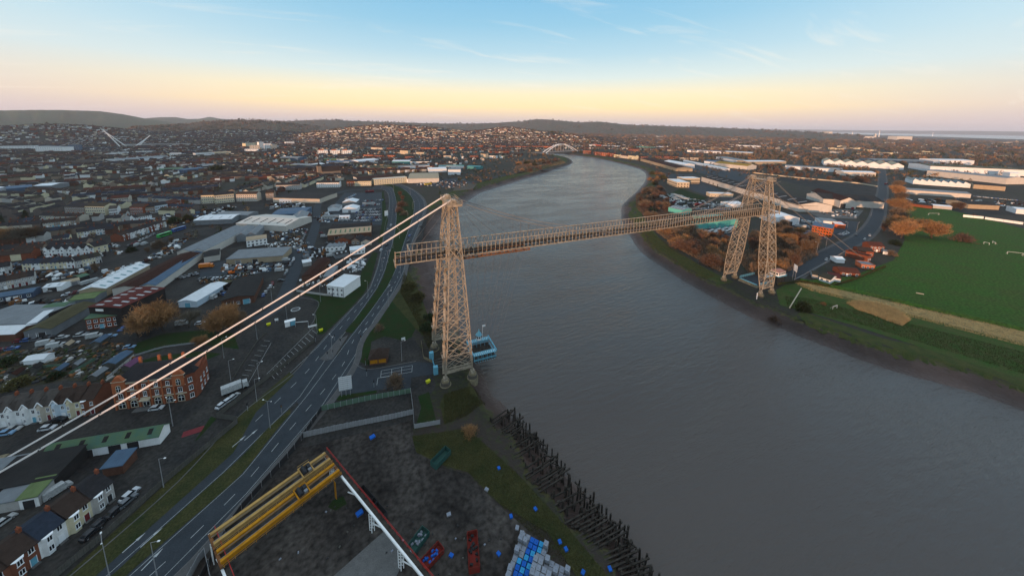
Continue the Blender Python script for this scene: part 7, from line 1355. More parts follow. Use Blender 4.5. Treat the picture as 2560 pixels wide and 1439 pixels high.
for poly, n, gap, kinds, hh, lb, gr in [
    ([PX(1845, 650), PX(1890, 600), PX(1950, 570), PX(2030, 590), PX(2045, 640), PX(1990, 670), PX(1950, 690), PX(1880, 690)], 34, 4.5, ['orange', 'brown', 'russet', 'brown', 'tall'], (8, 13), 'bare russet tree in the copse behind the far towers', 'copse behind the far towers'),
    ([PX(1640, 575), PX(1740, 575), PX(1830, 600), PX(1830, 660), PX(1800, 675), PX(1700, 625)], 46, 4.2, ['russet', 'scrub', 'scrub_brown', 'brown', 'scrub_orange'], (3, 8), 'russet scrub on the far bank below the boom', 'scrub below the boom'),
    ([PX(1600, 480), PX(1650, 470), PX(1680, 520), PX(1670, 545), PX(1620, 545), PX(1596, 520)], 30, 6, ['russet', 'scrub', 'scrub_brown', 'russet'], (4, 9), 'russet scrub beside the turquoise depot', 'scrub beside the turquoise depot'),
    ([PX(1625, 425), PX(1660, 440), PX(1660, 470), PX(1625, 470)], 14, 9, ['scrub_orange', 'scrub', 'bush_olive'], (4, 7), 'orange scrub on the inside of the river bend', 'scrub on the river bend'),
    ([PX(1280, 425), PX(1300, 405), PX(1400, 398), PX(1410, 408), PX(1330, 430)], 26, 10, ['scrub_orange', 'scrub', 'russet', 'bush_olive'], (4, 8), 'russet scrub on the river spit', 'scrub on the river spit'),
    ([PX(1890, 430), PX(1900, 412), PX(2100, 430), PX(2190, 452), PX(2180, 462), PX(2050, 452)], 40, 9, ['russet', 'russet', 'tall', 'scrub'], (7, 11), 'red-brown tree in the belt beyond the rail yard', 'tree belt beyond the rail yard')]:
    for i_, p in enumerate(sorted(scatter(poly, n, gap, lb), key=lambda v: v.x*RX[0]+v.y*RX[1])): tree(p, random.choice(kinds), random.uniform(*hh), ordn(i_)+' from the left, '+lb, gr, random.uniform(.9, 1.3))
# reeds and rough growth: stuff
def tufts(name, poly, n, ln, wd, m, label, cat, zf=True):
    r_ = np.random.default_rng(len(label)); P = np.array([(p.x, p.y) for p in poly]); lo, hi = P.min(0), P.max(0); q_ = r_.uniform(lo, hi, (n*3, 2)); ins = np.zeros(len(q_), bool)
    for i in range(len(P)):
        a, b = P[i], P[(i+1) % len(P)]; ins ^= ((a[1] > q_[:, 1]) != (b[1] > q_[:, 1])) & (q_[:, 0] < (b[0]-a[0])*(q_[:, 1]-a[1])/(b[1]-a[1]+1e-12)+a[0])
    q_ = q_[ins][:n]; k = len(q_); z = H(q_[:, 0], q_[:, 1]) if zf else np.zeros(k); base = np.column_stack([q_, z]); d = r_.normal(0, .35, (k, 3)); d[:, 2] = 1; L_ = r_.uniform(.5, 1.2, (k, 1))*ln; a = r_.uniform(0, 6.28, k); s = np.column_stack([np.cos(a), np.sin(a), np.zeros(k)])*wd
    o = link(name, tri_mesh(name, np.concatenate([base-s, base+s, base+d*L_], 1).reshape(-1, 3), M(m))); return stuff(o, label, cat)
tufts('reed_bed', [B7(680, 570), B7(760, 555), B7(900, 570), B7(1050, 620), B7(1140, 690), B7(1080, 735), B7(980, 700), B7(860, 650), B7(760, 620)], 9000, 1.9, .07, 'reed', 'tawny reed bed on the riverside grass', 'reeds')
tufts('rough_grass', [PX(1030, 1090), PX(1150, 1072), PX(1190, 1090), PX(1290, 1180), PX(1420, 1320), PX(1520, 1439), PX(1440, 1439), PX(1250, 1260), PX(1170, 1180), PX(1040, 1130)], 14000, .5, .06, 'leaf_olive', 'rough grass along the left bank beside the yard', 'grass')
tufts('rough_grass', [PX(1010, 680), PX(1055, 760), PX(1085, 860), PX(1075, 880), PX(1040, 800), PX(1000, 730)], 7000, .9, .09, 'leaf_olive', 'brambles on the bank left of the near tower', 'grass')
tufts('rough_grass', [PX(1110, 985), PX(1190, 960), PX(1215, 1000), PX(1165, 1040), PX(1110, 1060)], 6000, .6, .07, 'leaf_olive', 'rough grass around the near pier', 'grass')
tufts('rough_grass', [PX(1600, 560), PX(1640, 590), PX(1700, 630), PX(1790, 690), PX(1760, 700), PX(1680, 650), PX(1610, 605)], 12000, .7, .08, 'leaf_olive', 'tawny grass on the far bank below the boom', 'grass')

tufts('dry_grass', [PX(1985, 707), PX(2010, 701), PX(2300, 770), PX(2560, 827), PX(2900, 950), PX(2900, 992), PX(2560, 866), PX(2330, 806), PX(2170, 762), PX(2030, 728)], 16000, .6, .09, 'reed', 'dry tawny grass along the edge of the playing field', 'grass')
tufts('rough_grass', [PX(1960, 740), PX(2020, 745), PX(2200, 790), PX(2560, 880), PX(2900, 1000), PX(2900, 1040), PX(2560, 935), PX(2330, 865), PX(2130, 805), PX(1970, 768)], 16000, .5, .1, 'leaf_olive', 'tufted grass of the riverside meadow', 'grass')
for poly, m_, lb in [([PX(1845, 650), PX(1890, 600), PX(1950, 570), PX(2030, 590), PX(2045, 640), PX(1990, 670), PX(1950, 690), PX(1880, 695)], 'twig_brown', 'brown undergrowth of the copse behind the far towers'), ([PX(1630, 572), PX(1740, 575), PX(1830, 600), PX(1840, 660), PX(1800, 680), PX(1700, 625)], 'twig_brown', 'brown undergrowth on the far bank below the boom'), ([PX(1590, 480), PX(1655, 465), PX(1690, 520), PX(1675, 550), PX(1620, 550), PX(1590, 520)], 'twig_russet', 'russet undergrowth beside the turquoise depot'), ([PX(1280, 428), PX(1300, 403), PX(1400, 396), PX(1415, 408), PX(1330, 432)], 'twig_brown', 'brown undergrowth on the river spit')]:
    tufts('undergrowth', poly, 16000, 2.2, .12, m_, lb, 'undergrowth')
# ================================================================ vehicles
def car_proto(name, L_, w, prof, cabin, roofz, cat):
    """prof: side outline of the painted body (x,z); cabin: glass house outline; wheels at both axles"""
    o = empty(name, (0, 0, 0), 0, 'x', cat); mb = MB(); k = mb.mi(mat('car_paint', (.5, .5, .5), .35, .05, 1, spec=.5)); n = len(prof)
    ins = [1-.10*(1 if z > .7 else 0) for x, z in prof]
    mb.v = [(x, -w/2*s, z) for (x, z), s in zip(prof, ins)]+[(x, w/2*s, z) for (x, z), s in zip(prof, ins)]
    for i in range(n): j = (i+1) % n; mb.f.append((i, n+i, n+j, j)); mb.m.append(k)
    mb.f.append(tuple(range(n))); mb.m.append(k); mb.f.append(tuple(range(2*n-1, n-1, -1))); mb.m.append(k); body = mb.build('body', o)
    g = MB(); x0, x1, x2, x3, zb = cabin; wb, wt = w*.46, w*.39; zt = roofz
    g.hexa([(x0, -wb, zb), (x3, -wb, zb), (x3, wb, zb), (x0, wb, zb), (x1, -wt, zt), (x2, -wt, zt), (x2, wt, zt), (x1, wt, zt)], M('glass_dark')); g.build('windows', o)
    r_ = MB().hexa([(x1-.05, -wt-.02, zt-.03), (x2+.05, -wt-.02, zt-.03), (x2+.05, wt+.02, zt-.03), (x1-.05, wt+.02, zt-.03), (x1+.08, -wt+.1, zt+.06), (x2-.08, -wt+.1, zt+.06), (x2-.08, wt-.1, zt+.06), (x1+.08, wt-.1, zt+.06)], M('car_paint')).build('roof', o)
    wm = MB(); wm.tube((0, -.11, 0), (0, .11, 0), .33, .33, 12, M('rubber')); wm.tube((0, -.12, 0), (0, .12, 0), .19, .19, 8, M('galv')); wm = wm.mesh('wheel')
    for x in (-L_*.31, L_*.31):
        for y in (-w/2+.1, w/2-.1): link('wheel', wm, o, (x, y, .33))
    remember(o); return o
P_CAR = car_proto('car', 4.2, 1.75, [(-2.1, .3), (2.1, .3), (2.12, .62), (1.95, .8), (.95, .93), (-1.75, .98), (-2.08, .85), (-2.12, .5)], (-1.85, -1.35, .25, 1.05, .9), 1.46, 'car')
P_VAN = car_proto('van', 5.4, 1.95, [(-2.7, .35), (2.6, .35), (2.7, .75), (2.45, 1.15), (1.75, 1.45), (1.25, 2.3), (-2.6, 2.35), (-2.72, 1.4)], (1.15, 1.2, 1.35, 1.72, 1.5), 2.2, 'van')
def lorry_proto():
    o = empty('lorry', (0, 0, 0), 0, 'x', 'lorry'); MB().box(-4.2, 2.0, -1.2, 1.2, .95, 3.4, M('sheet_white')).build('cargo_box', o); MB().box(-4.3, 4.2, -.5, .5, .6, .95, M('dark_metal')).build('chassis', o)
    MB().hexa([(2.3, -1.15, .6), (4.2, -1.15, .6), (4.2, 1.15, .6), (2.3, 1.15, .6), (2.3, -1.1, 2.9), (3.8, -1.05, 2.8), (3.8, 1.05, 2.8), (2.3, 1.1, 2.9)], M('white_paint')).build('cab', o); MB().hexa([(4.02, -1.0, 1.7), (4.14, -1.0, 1.65), (4.14, 1.0, 1.65), (4.02, 1.0, 1.7), (3.84, -.95, 2.6), (3.9, -.95, 2.6), (3.9, .95, 2.6), (3.84, .95, 2.6)], M('glass_dark')).build('windscreen', o)
    wm = MB().tube((0, -.15, 0), (0, .15, 0), .5, .5, 12, M('rubber')).mesh('wheel')
    for x in (-3.2, -2, 3):
        for y in (-1, 1): link('wheel', wm, o, (x, y, .5))
    remember(o); return o
def coach_proto():
    o = empty('coach', (0, 0, 0), 0, 'x', 'coach'); MB().hexa([(-6, -1.25, .4), (6, -1.25, .4), (6, 1.25, .4), (-6, 1.25, .4), (-6, -1.2, 3.2), (5.8, -1.2, 3.2), (5.8, 1.2, 3.2), (-6, 1.2, 3.2)], M('white_paint')).build('body', o)
    for y in (-1.27, 1.27): MB().box(-5.6, 5.2, y-.02, y+.02, 1.6, 2.7, M('glass_dark')).build('side_windows', o)
    MB().hexa([(5.92, -1.1, 1.2), (6.02, -1.1, 1.2), (6.02, 1.1, 1.2), (5.92, 1.1, 1.2), (5.82, -1.1, 2.9), (5.9, -1.1, 2.9), (5.9, 1.1, 2.9), (5.82, 1.1, 2.9)], M('glass_dark')).build('windscreen', o); MB().box(-2, -.4, -.7, .7, 3.21, 3.45, M('galv')).build('roof_unit', o)
    wm = MB().tube((0, -.15, 0), (0, .15, 0), .5, .5, 12, M('rubber')).mesh('wheel')
    for x in (-3.6, 3.8):
        for y in (-1.1, 1.1): link('wheel', wm, o, (x, y, .5))
    remember(o); return o
P_LOR, P_COA = lorry_proto(), coach_proto()
PAINT = {n: mat('paint_'+n, c, .3, .05, 1, spec=.5) for n, c in (('white', (.78, .79, .80)), ('silver', (.42, .44, .46)), ('black', (.012, .013, .015)), ('blue', (.03, .09, .26)), ('red', (.28, .02, .02)), ('grey', (.10, .11, .12)), ('lightblue', (.16, .28, .42)), ('green', (.03, .30, .06)), ('orange', (.55, .16, .02)), ('yellow', (.55, .42, .03)))}
pused = set()
def vehicle(pr, p, rz, colour, label, group=None):
    o = dup(pr, (p[0], p[1], .05), rz, label, group)
    if colour:
        for c in o.children:
            if c.name.split('.')[0] in ('body', 'roof', 'cab', 'cargo_box'):
                for s in c.material_slots: s.link = 'OBJECT'; s.material = PAINT[colour]
    return o
def park(pr, p, q_, n, turn, desc, colours, kind='car', skip_=0, jitter=.1):
    """n vehicles along a line, each standing at an angle to it"""
    p = Vector((p[0], p[1])); q_ = Vector((q_[0], q_[1])); a = ang(p, q_); rnd = random.Random(desc)
    for i in range(n):
        if rnd.random() < skip_: continue
        c = rnd.choice(colours); f = (i+.5)/n; v = p.lerp(q_, f)
        vehicle(pr, (v.x+rnd.uniform(-.2, .2), v.y+rnd.uniform(-.2, .2)), a+turn+rnd.uniform(-jitter, jitter)+(math.pi if rnd.random() < .4 else 0), c, f'{c} {kind}, {ordn(i)} from the left {desc}', f'{kind}s {desc}')
MIX = ['white', 'white', 'silver', 'silver', 'black', 'blue', 'grey', 'red', 'grey']; HP = math.pi/2
for i, (y0_, y1_) in enumerate([(405, 400), (380, 375), (355, 350), (330, 325), (305, 302)]): park(P_CAR, B1(1380+i*8, y0_), B1(1625, y1_), 11, HP*.8, f'in the {ORD[i]} compound row from the front', MIX)
park(P_CAR, B1(1455, 270), B1(1640, 255), 10, HP*.8, 'in the sixth compound row from the front', MIX, skip_=.2); park(P_CAR, B1(1460, 230), B1(1650, 218), 10, HP*.8, 'in the seventh compound row from the front', MIX, skip_=.3); park(P_CAR, B1(1310, 215), B1(1400, 165), 9, HP*.6, 'in the slanting row at the back of the compound', ['white', 'lightblue', 'silver'])
park(P_LOR, B1(1480, 262), B1(1560, 258), 3, 0, 'of the lorries in the compound', ['white'], 'lorry'); park(P_CAR, B1(975, 400), B1(1000, 330), 4, HP*.3, 'beside the brick gabled depot', MIX); park(P_CAR, B1(1250, 412), B1(1360, 405), 5, .1, 'in front of the low white lit cabin', MIX)
park(P_CAR, B1(95, 1110), B1(395, 945), 7, HP, 'in the near row of the lower car lot', ['black', 'blue', 'white', 'black', 'silver']); park(P_CAR, B1(200, 1080), B1(350, 1000), 4, HP, 'in the middle row of the lower car lot', ['blue', 'black', 'white']); park(P_CAR, B1(255, 985), B1(385, 940), 5, HP, 'in the back row of the lower car lot', ['white', 'white', 'silver', 'blue'])
vehicle(P_VAN, B1(125, 1095), ang(B1(95, 1120), B1(160, 1065)), 'white', 'white van at the front of the lower car lot'); park(P_CAR, B1(560, 1090), B1(660, 960), 5, .2, 'along the right wall of the brown-roofed workshop', MIX)
for x, y, c, lb in [(1170, 722, 'white', 'large white van beside the grey cabin'), (1195, 702, 'white', 'second white van beside the grey cabin'), (715, 855, 'white', 'white van on the yard road, lower one'), (715, 822, 'white', 'white van on the yard road, upper one'), (775, 760, 'white', 'white van at the corner of the tan-walled shed'), (1115, 548, 'white', 'white van below the green clerestory depot')]: vehicle(P_VAN, B1(x, y), random.uniform(-.3, .3), c, lb)
for x, y, c, lb in [(965, 612, 'grey', 'grey car on the yard road by the depot'), (1035, 378, 'black', 'dark car driving up the yard road'), (728, 945, 'black', 'black car beside the yard road workshop'), (1088, 515, 'red', 'red car above the white van by the depot'), (1140, 610, 'black', 'black car beside the brick gabled office')]: vehicle(P_CAR, B1(x, y), random.uniform(0, 3), c, lb)
da = ang(RRe[40], RRe[42])
for x, y, c, lb in [(1885, 540, 'blue', 'blue car on the right carriageway under the anchor cable'), (1872, 595, 'black', 'black car on the right carriageway following the blue one'), (1985, 455, 'black', 'dark car high on the right carriageway'), (1630, 668, 'silver', 'silver car on the left carriageway near the cabins'), (1680, 622, 'black', 'dark car on the left carriageway beside the median'), (1690, 485, 'grey', 'grey car on the left carriageway past the compound'), (1718, 445, 'silver', 'silver car on the left carriageway at the curve')]: vehicle(P_CAR, B1(x, y), da+random.uniform(-.05, .1), c, lb)
park(P_CAR, A3(0, 640), A3(130, 620), 3, .1, 'at the left end of the allotment street', MIX); park(P_CAR, A3(1090, 450), A3(1160, 430), 3, HP*.5, 'beside the brick office of the maroon works', ['black', 'blue', 'grey']); park(P_CAR, A3(560, 590), A3(680, 570), 3, .1, 'among the vans above the allotments', ['silver', 'white'])
for x, y, c, lb in [(410, 580, 'white', 'white van left of the allotment huts'), (850, 515, 'white', 'large white van in the street above the allotments'), (500, 605, 'white', 'small white trailer van beside the left one')]: vehicle(P_VAN, A3(x, y), ang(A3(x-60, y+10), A3(x+60, y-14)), c, lb)
for x, y, c, lb in [(1000, 510, 'lightblue', 'pale blue car right of the large white van'), (1165, 610, 'lightblue', 'pale blue car at the corner of the park'), (745, 490, 'grey', 'grey car behind the large white van'), (1800, 395, 'silver', 'silver car parked under the grey bare tree'), (440, 520, 'black', 'dark car by the olive shed'), (1410, 1160, 'silver', 'silver car parked in front of the hotel'), (430, 1340, 'silver', 'silver car across from the gabled row'), (60, 1385, 'lightblue', 'pale blue car at the left edge below the gabled row'), (120, 1350, 'white', 'white car at the left edge below the gabled row'), (530, 1265, 'black', 'black car under the cables by the gabled row')]: vehicle(P_CAR, A3(x, y), ang(A3(x-60, y+9), A3(x+60, y-9)), c, lb)
vehicle(P_VAN, A3(1640, 400), ang(A3(1580, 410), A3(1740, 390)), 'white', 'white van parked behind the orange park trees')
td = ang(A0(240, 1400), A0(1040, 730))
for x, y, c, lb in [(1050, 860, 'black', 'black car outside the roadside terrace, upper'), (905, 975, 'black', 'black car outside the roadside terrace, second'), (830, 1060, 'black', 'black car outside the roadside terrace, third'), (1150, 780, 'grey', 'grey car outside the end of the roadside terrace'), (35, 965, 'white', 'white car in the yard behind the roadside terrace'), (1170, 720, 'silver', 'covered silver car beyond the roadside terrace')]: vehicle(P_CAR, A0(x, y), td, c, lb)
vehicle(P_VAN, A0(520, 690), ang(A0(420, 750), A0(640, 610)), 'white', 'white van with a blue stripe beside the lime roofed garage')
hb = vehicle(P_LOR, B2(320, 850), ang(B2(230, 885), B2(420, 810)), 'white', 'white horse box at the near end of the car park')
park(P_CAR, B2(180, 1000), B2(330, 900), 3, .1, 'beside the horse box', ['blue', 'silver', 'white'])
for x, y, c, lb in [(1235, 625, 'white', 'white flatbed truck in the truck yard, first'), (1300, 615, 'white', 'white flatbed truck in the truck yard, second'), (1390, 615, 'white', 'white flatbed truck in the truck yard, third')]: vehicle(P_VAN, B0(x, y), ang(B0(x-50, y+20), B0(x+50, y-20)), c, lb)
o = vehicle(P_COA, B0(1480, 540), ang(B0(1410, 560), B0(1550, 515)), 'green', 'bright green coach behind the truck yard'); o = vehicle(P_COA, B0(1610, 490), ang(B0(1560, 505), B0(1660, 475)), 'blue', 'blue coach behind the green one')
vehicle(P_LOR, B0(1860, 825), ang(B0(1770, 830), B0(1970, 810)), 'orange', 'orange lorry in the scrap yard'); park(P_CAR, B0(1590, 930), B0(1780, 880), 6, HP, 'of the wrecks beside the old works', ['black', 'grey', 'black'], jitter=.5); park(P_CAR, B0(1780, 935), B0(2150, 915), 9, HP*.7, 'of the wrecks behind the car lot', ['black', 'grey', 'silver', 'black'], jitter=.6)
park(P_CAR, B0(800, 545), B0(1030, 500), 7, .1, 'along the pale row of houses', MIX); park(P_CAR, B0(1140, 640), B0(1400, 520), 8, .1, 'along the long street by the green coach', MIX); park(P_VAN, B0(740, 980), B0(900, 935), 2, .1, 'beside the white glazed works', ['white'], 'van'); vehicle(P_CAR, B0(470, 1035), .2, 'white', 'white car in front of the white garage')
for i_, (c_, a_, b_, n_, ds) in enumerate([(B1, (880, 690), (965, 480), 9, 'along the left kerb of the yard road'), (B1, (760, 900), (850, 740), 6, 'along the lower yard road'), (B0, (420, 745), (920, 722), 12, 'in the lane below the white gables'), (A3, (130, 560), (760, 500), 8, 'in the street above the allotments'), (B1, (560, 720), (800, 700), 7, 'in front of the tan walls'), (B0, (900, 1010), (560, 1080), 5, 'in the court behind the olive shed')]): park(P_CAR, c_(*a_), c_(*b_), n_, .08, ds, MIX, skip_=.2)
# excavator in the scrap yard
ep = B1(285, 880); ex = empty('excavator', (ep.x, ep.y, 0), .5, 'yellow-orange excavator in the scrap yard', 'excavator'); MB().box(-1.6, 1.6, -1.3, 1.3, .9, 2.2, M('orange')).build('body', ex); MB().box(.2, 1.5, -1.2, -.1, 2.2, 3.3, M('glass_dark')).build('cab', ex)
for y in (-1.2, 1.2): MB().box(-2, 2, y-.3, y+.3, 0, .85, M('rubber')).build('track', ex)
put_bar('boom', (1.4, .4, 1.8), (4.2, .4, 5.4), .45, .6, M('orange'), ex); put_bar('arm', (4.2, .4, 5.4), (6.6, .4, 2.6), .35, .45, M('orange'), ex); MB().hexa([(6.2, 0, 1.6), (7.2, 0, 1.4), (7.2, .9, 1.4), (6.2, .9, 1.6), (6.3, 0, 2.7), (6.9, 0, 2.7), (6.9, .9, 2.7), (6.3, .9, 2.7)], M('dark_metal')).build('bucket', ex)
# right bank vehicles
for i in range(9): vehicle(P_COA, C4(1780+i*34, 640+(i % 2)*22-i*5), ang(C4(1760, 655), C4(1850, 622)), 'white', f'white coach, {ORD[i]} in the rows below the turquoise works', 'white coaches below the turquoise works')
for i in range(8): vehicle(P_LOR, C4(1380+i*30, 285+(i % 3)*16), random.uniform(-.4, .1), 'white', f'white lorry, {ORD[i]} of the cluster beside the turquoise depot', 'white lorries beside the turquoise depot')
park(P_LOR, C4(1480, 265), C4(1620, 315), 8, HP*.9, 'in the white lorry row behind the turquoise depot', ['white'], 'lorry'); park(P_LOR, C4(1440, 340), C4(1980, 385), 14, HP*.5, 'in the long row behind the boom', ['white', 'grey', 'grey', 'red'], 'lorry', .2); park(P_CAR, C4(1700, 400), C4(2040, 405), 16, HP, 'in the row behind the turquoise works', MIX)
park(P_VAN, B6(460, 955), B6(640, 985), 7, HP, 'in the lorry park behind the orange building', ['white'], 'van'); park(P_LOR, B6(430, 1010), B6(520, 1020), 2, .1, 'left of the orange building', ['white'], 'lorry')
for i, y in enumerate((1040, 1065, 1090)): park(P_CAR, B6(415+i*10, y), B6(550, y+15), 9, HP*.8, f'in the {ORD[i]} row left of the orange building', ['lightblue', 'blue', 'silver', 'white'])
park(P_CAR, B6(830, 1085), B6(900, 1060), 6, HP, 'right of the orange building', ['white', 'silver', 'white'])
for x, y, c, lb in [(1108, 1090, 'white', 'white car parked on the right-bank road, upper'), (1060, 1125, 'white', 'white car parked on the right-bank road, lower'), (980, 1085, 'black', 'black car on the right-bank road'), (700, 1318, 'white', 'white car on the lane behind the far tower')]: vehicle(P_CAR, B6(x, y), ang(RB[10], RB[14])+random.uniform(-.1, .1), c, lb)
vehicle(P_LOR, B6(945, 845), .3, 'red', 'red lorry beside the big gabled shed'); vehicle(P_LOR, B6(1145, 755), 0, 'white', 'white lorry by the railway curve'); vehicle(P_COA, B6(1262, 608), .1, 'red', 'red bus on the far right-bank road'); park(P_CAR, B6(2080, 720), B6(2500, 760), 22, HP, 'in the car park behind the grey-roofed store', MIX)
park(P_CAR, B4(2000, 790), B4(2250, 760), 18, HP, 'in the riverside car park on the spit', MIX); park(P_CAR, B4(1760, 830), B4(1960, 815), 6, HP, 'on the wharf yard', MIX, skip_=.3); vehicle(P_COA, B4(1880, 808), .2, 'yellow', 'yellow and blue bus body on the wharf yard')
vehicle(P_COA, B1(1525, 148), .1, 'red', 'red lorry trailer at the back of the compound')
for pr in (P_CAR, P_VAN, P_LOR, P_COA):
    for c in list(pr.children):
        for g in list(c.children): bpy.data.objects.remove(g)
        bpy.data.objects.remove(c)
    bpy.data.objects.remove(pr)

# ================================================================ the town beyond: rows of houses, gardens, trees
OCC = []
for o in list(scene.objects):
    if o.parent is None and o.get('category') and o.type == 'EMPTY':
        for c in o.children:
            if c.name.split('.')[0] == 'wall':
                bb = np.array([tuple(v) for v in c.bound_box]); OCC.append((o.location.x, o.location.y, o.rotation_euler.z, bb[:, 0].min(), bb[:, 0].max(), bb[:, 1].min(), bb[:, 1].max()))
OA = np.array(OCC)
def occupied(x, y, m=6):
    dx = x-OA[:, 0]; dy = y-OA[:, 1]; c = np.cos(OA[:, 2]); s = np.sin(OA[:, 2]); u = dx*c+dy*s; v = -dx*s+dy*c
    return bool(np.any((u > OA[:, 3]-m) & (u < OA[:, 4]+m) & (v > OA[:, 5]-m) & (v < OA[:, 6]+m)))
def to_px(x, y, z=0):
    d = np.array([x-CAM[0], y-CAM[1], z-CAM[2]]); w = d@FX
    return (1280+FPX*(d@RX)/w, PPY-FPX*(d@UX)/w) if w > 1 else (-9e9, 9e9)
road_pts = [v for l in (LLe, RRe, RB) for v in resample(l, 60)]; RP = np.array([tuple(v) for v in road_pts])
TOWN = [(-500, 470), (-500, 332), (1300, 338), (1560, 345), (1900, 348), (1950, 372), (1680, 378), (1480, 372), (1380, 372), (1300, 390), (1180, 405), (1060, 430), (900, 440), (770, 470), (640, 500), (540, 505), (480, 540), (420, 560), (330, 600), (110, 640), (40, 700), (-500, 700)]
TP = [Vector(p) for p in TOWN]
houses = []; rnd = random.Random(11)
def cells():
    out = []
    for i in range(-14, 22):
        for j in range(0, 34): out.append((i*150+(j % 2)*70+rnd.uniform(-30, 30), 120+j*104+rnd.uniform(-20, 20), rnd.choice([-.25, -.1, .05, .2, 1.35, 1.1, -.5]) if j < 13 else rnd.choice([-.4, -.25, -.1, .05, -.5]), rnd.random()))
    return out
CL = cells(); CA = np.array([(c[0], c[1]) for c in CL])
for ci, (cx, cy, th, dens) in enumerate(CL):
    px, py = to_px(cx, cy)
    if not (-700 < px < 2100 and 325 < py < 760): continue
    dist = math.hypot(cx-CAM[0], cy-CAM[1]); far = dist > 1500; w = 5.2 if dist < 800 else (6.5 if dist < 1500 else 9)
    c, s = math.cos(th), math.sin(th); rows = (-41, -15, 11, 37)
    for ri, v in enumerate(rows):
        u = -78
        wl = rnd.choice(['wall0', 'wall1', 'wall2', 'wall6', 'wall5', 'wall7', 'wall2', 'wall5', 'brick_dark', 'brick']); rf = rnd.choice(['roof0', 'roof0', 'roof1', 'roof1', 'roof4', 'roof5', 'roof2', 'roof3'])
        while u < 78:
            u += w
            if rnd.random() < (.04+.10*(dens > .8) if dist < 900 else .16): u += rnd.uniform(5, 16); continue
            x, y = cx+c*u-s*v, cy+s*u+c*v
            k = int(np.argmin((CA[:, 0]-x)**2+(CA[:, 1]-y)**2))
            if k != ci: continue
            q_ = to_px(x, y)
            if not inside(Vector(q_), TP) or occupied(x, y) or np.min((RP[:, 0]-x)**2+(RP[:, 1]-y)**2) < 196: continue
            if dens > .95 and dist > 700: continue
            houses.append((dist, x, y, th, w, rnd.uniform(7.5, 9.5), rnd.uniform(4.8, 5.8)+(2 if rnd.random() < .04 else 0), rnd.uniform(1.9, 2.6), wl if rnd.random() < (.75 if dist < 700 else .25) else rnd.choice(['wall0', 'wall1', 'wall2', 'wall6', 'wall7', 'wall5', 'brick_dark', 'wall7', 'wall5', 'brick_dark', 'wall2', 'wall5', 'brick', 'wall7']), rf if rnd.random() < .85 else rnd.choice(['roof0', 'roof1', 'roof2']), ci, ri))
hx = np.array([(h[1], h[2]) for h in houses]); rd_, _ = river_distance(hx[:, 0], hx[:, 1]); hz = H(hx[:, 0], hx[:, 1])
houses = [h+(float(z),) for h, r_, z in zip(houses, rd_, hz) if r_ > 34]
houses.sort(key=lambda h: h[0])
N_IND = max(0, 300-len(HOUSES)); rowc = {}
for h in houses[:N_IND]:
    dist, x, y, th, w, D, e, r_, wl, rf, ci, ri, z = h; k = rowc[(ci, ri)] = rowc.get((ci, ri), -1)+1; rid = list(rowc).index((ci, ri))
    px, py = to_px(x, y); side = 'far left' if px < 200 else ('left' if px < 450 else ('left of centre' if px < 800 else 'central'))
    where = 'behind the white gabled row' if py > 560 else ('below the yellow flats' if py > 520 else ('among the yellow flats' if py > 495 else 'beyond the yellow flats'))
    house((x, y, z), th+(math.pi if ri % 2 else 0), w, round(D), round(e*2)/2, 2.2, wl, rf, f'{COLN[wl]} house, {ordn(k)} of the {ordn(rid)} back row, {side}, {where}', 'small terraced houses of the left town', 0, None, chim='brick' if rnd.random() < .8 else None)
def house_mass(hs, name):
    """far houses joined: walls, gables and roofs of thousands of small terraced houses"""
    mats = ['wall0', 'wall1', 'wall2', 'wall3', 'wall5', 'wall6', 'wall7', 'brick', 'brick_dark', 'roof0', 'roof1', 'roof2', 'roof3', 'roof4', 'roof5']; ix = {m: i for i, m in enumerate(mats)}; n = len(hs)
    A = np.array([(h[1], h[2], h[3], h[4], h[5], h[6], h[7], h[12]) for h in hs]); x, y, th, w, D, e, r_, z = A.T; c, s = np.cos(th), np.sin(th); V = np.zeros((n, 16, 3))
    lo = -3.0
    pts = [(0, 0, lo), (0, 1, lo), (0, 1, 'e'), (0, .5, 'r'), (0, 0, 'e'), (1, 0, lo), (1, 1, lo), (1, 1, 'e'), (1, .5, 'r'), (1, 0, 'e'), (0, -.05, 'o'), (0, 1.05, 'o'), (0, .5, 'R'), (1, -.05, 'o'), (1, 1.05, 'o'), (1, .5, 'R')]
    for k, (a, b, t) in enumerate(pts):
        lx = (a-.5)*w; ly = (b-.5)*D; zz = {'e': e, 'r': e+r_, 'o': e-.1, 'R': e+r_+.2}.get(t, np.full(n, lo) if not isinstance(t, str) else e)
        V[:, k, 0] = x+lx*c-ly*s; V[:, k, 1] = y+lx*s+ly*c; V[:, k, 2] = z+zz
    faces = []; mi = []
    for i, h in enumerate(hs):
        b = i*16; a_, r2 = ix[h[8]], ix[h[9]]
        faces += [(b, b+4, b+3, b+2, b+1), (b+5, b+6, b+7, b+8, b+9), (b, b+5, b+9, b+4), (b+1, b+2, b+7, b+6), (b+10, b+13, b+15, b+12), (b+11, b+12, b+15, b+14)]; mi += [a_, a_, a_, a_, r2, r2]
    me = bpy.data.meshes.new(name); me.from_pydata(V.reshape(-1, 3).tolist(), [], faces)
    for m_ in mats: me.materials.append(M(m_))
    me.polygons.foreach_set('material_index', mi); me.update(); return link(name, me)
stuff(house_mass(houses[N_IND:], 'distant_houses'), 'mass of distant terraced houses filling the town to the hills', 'houses')
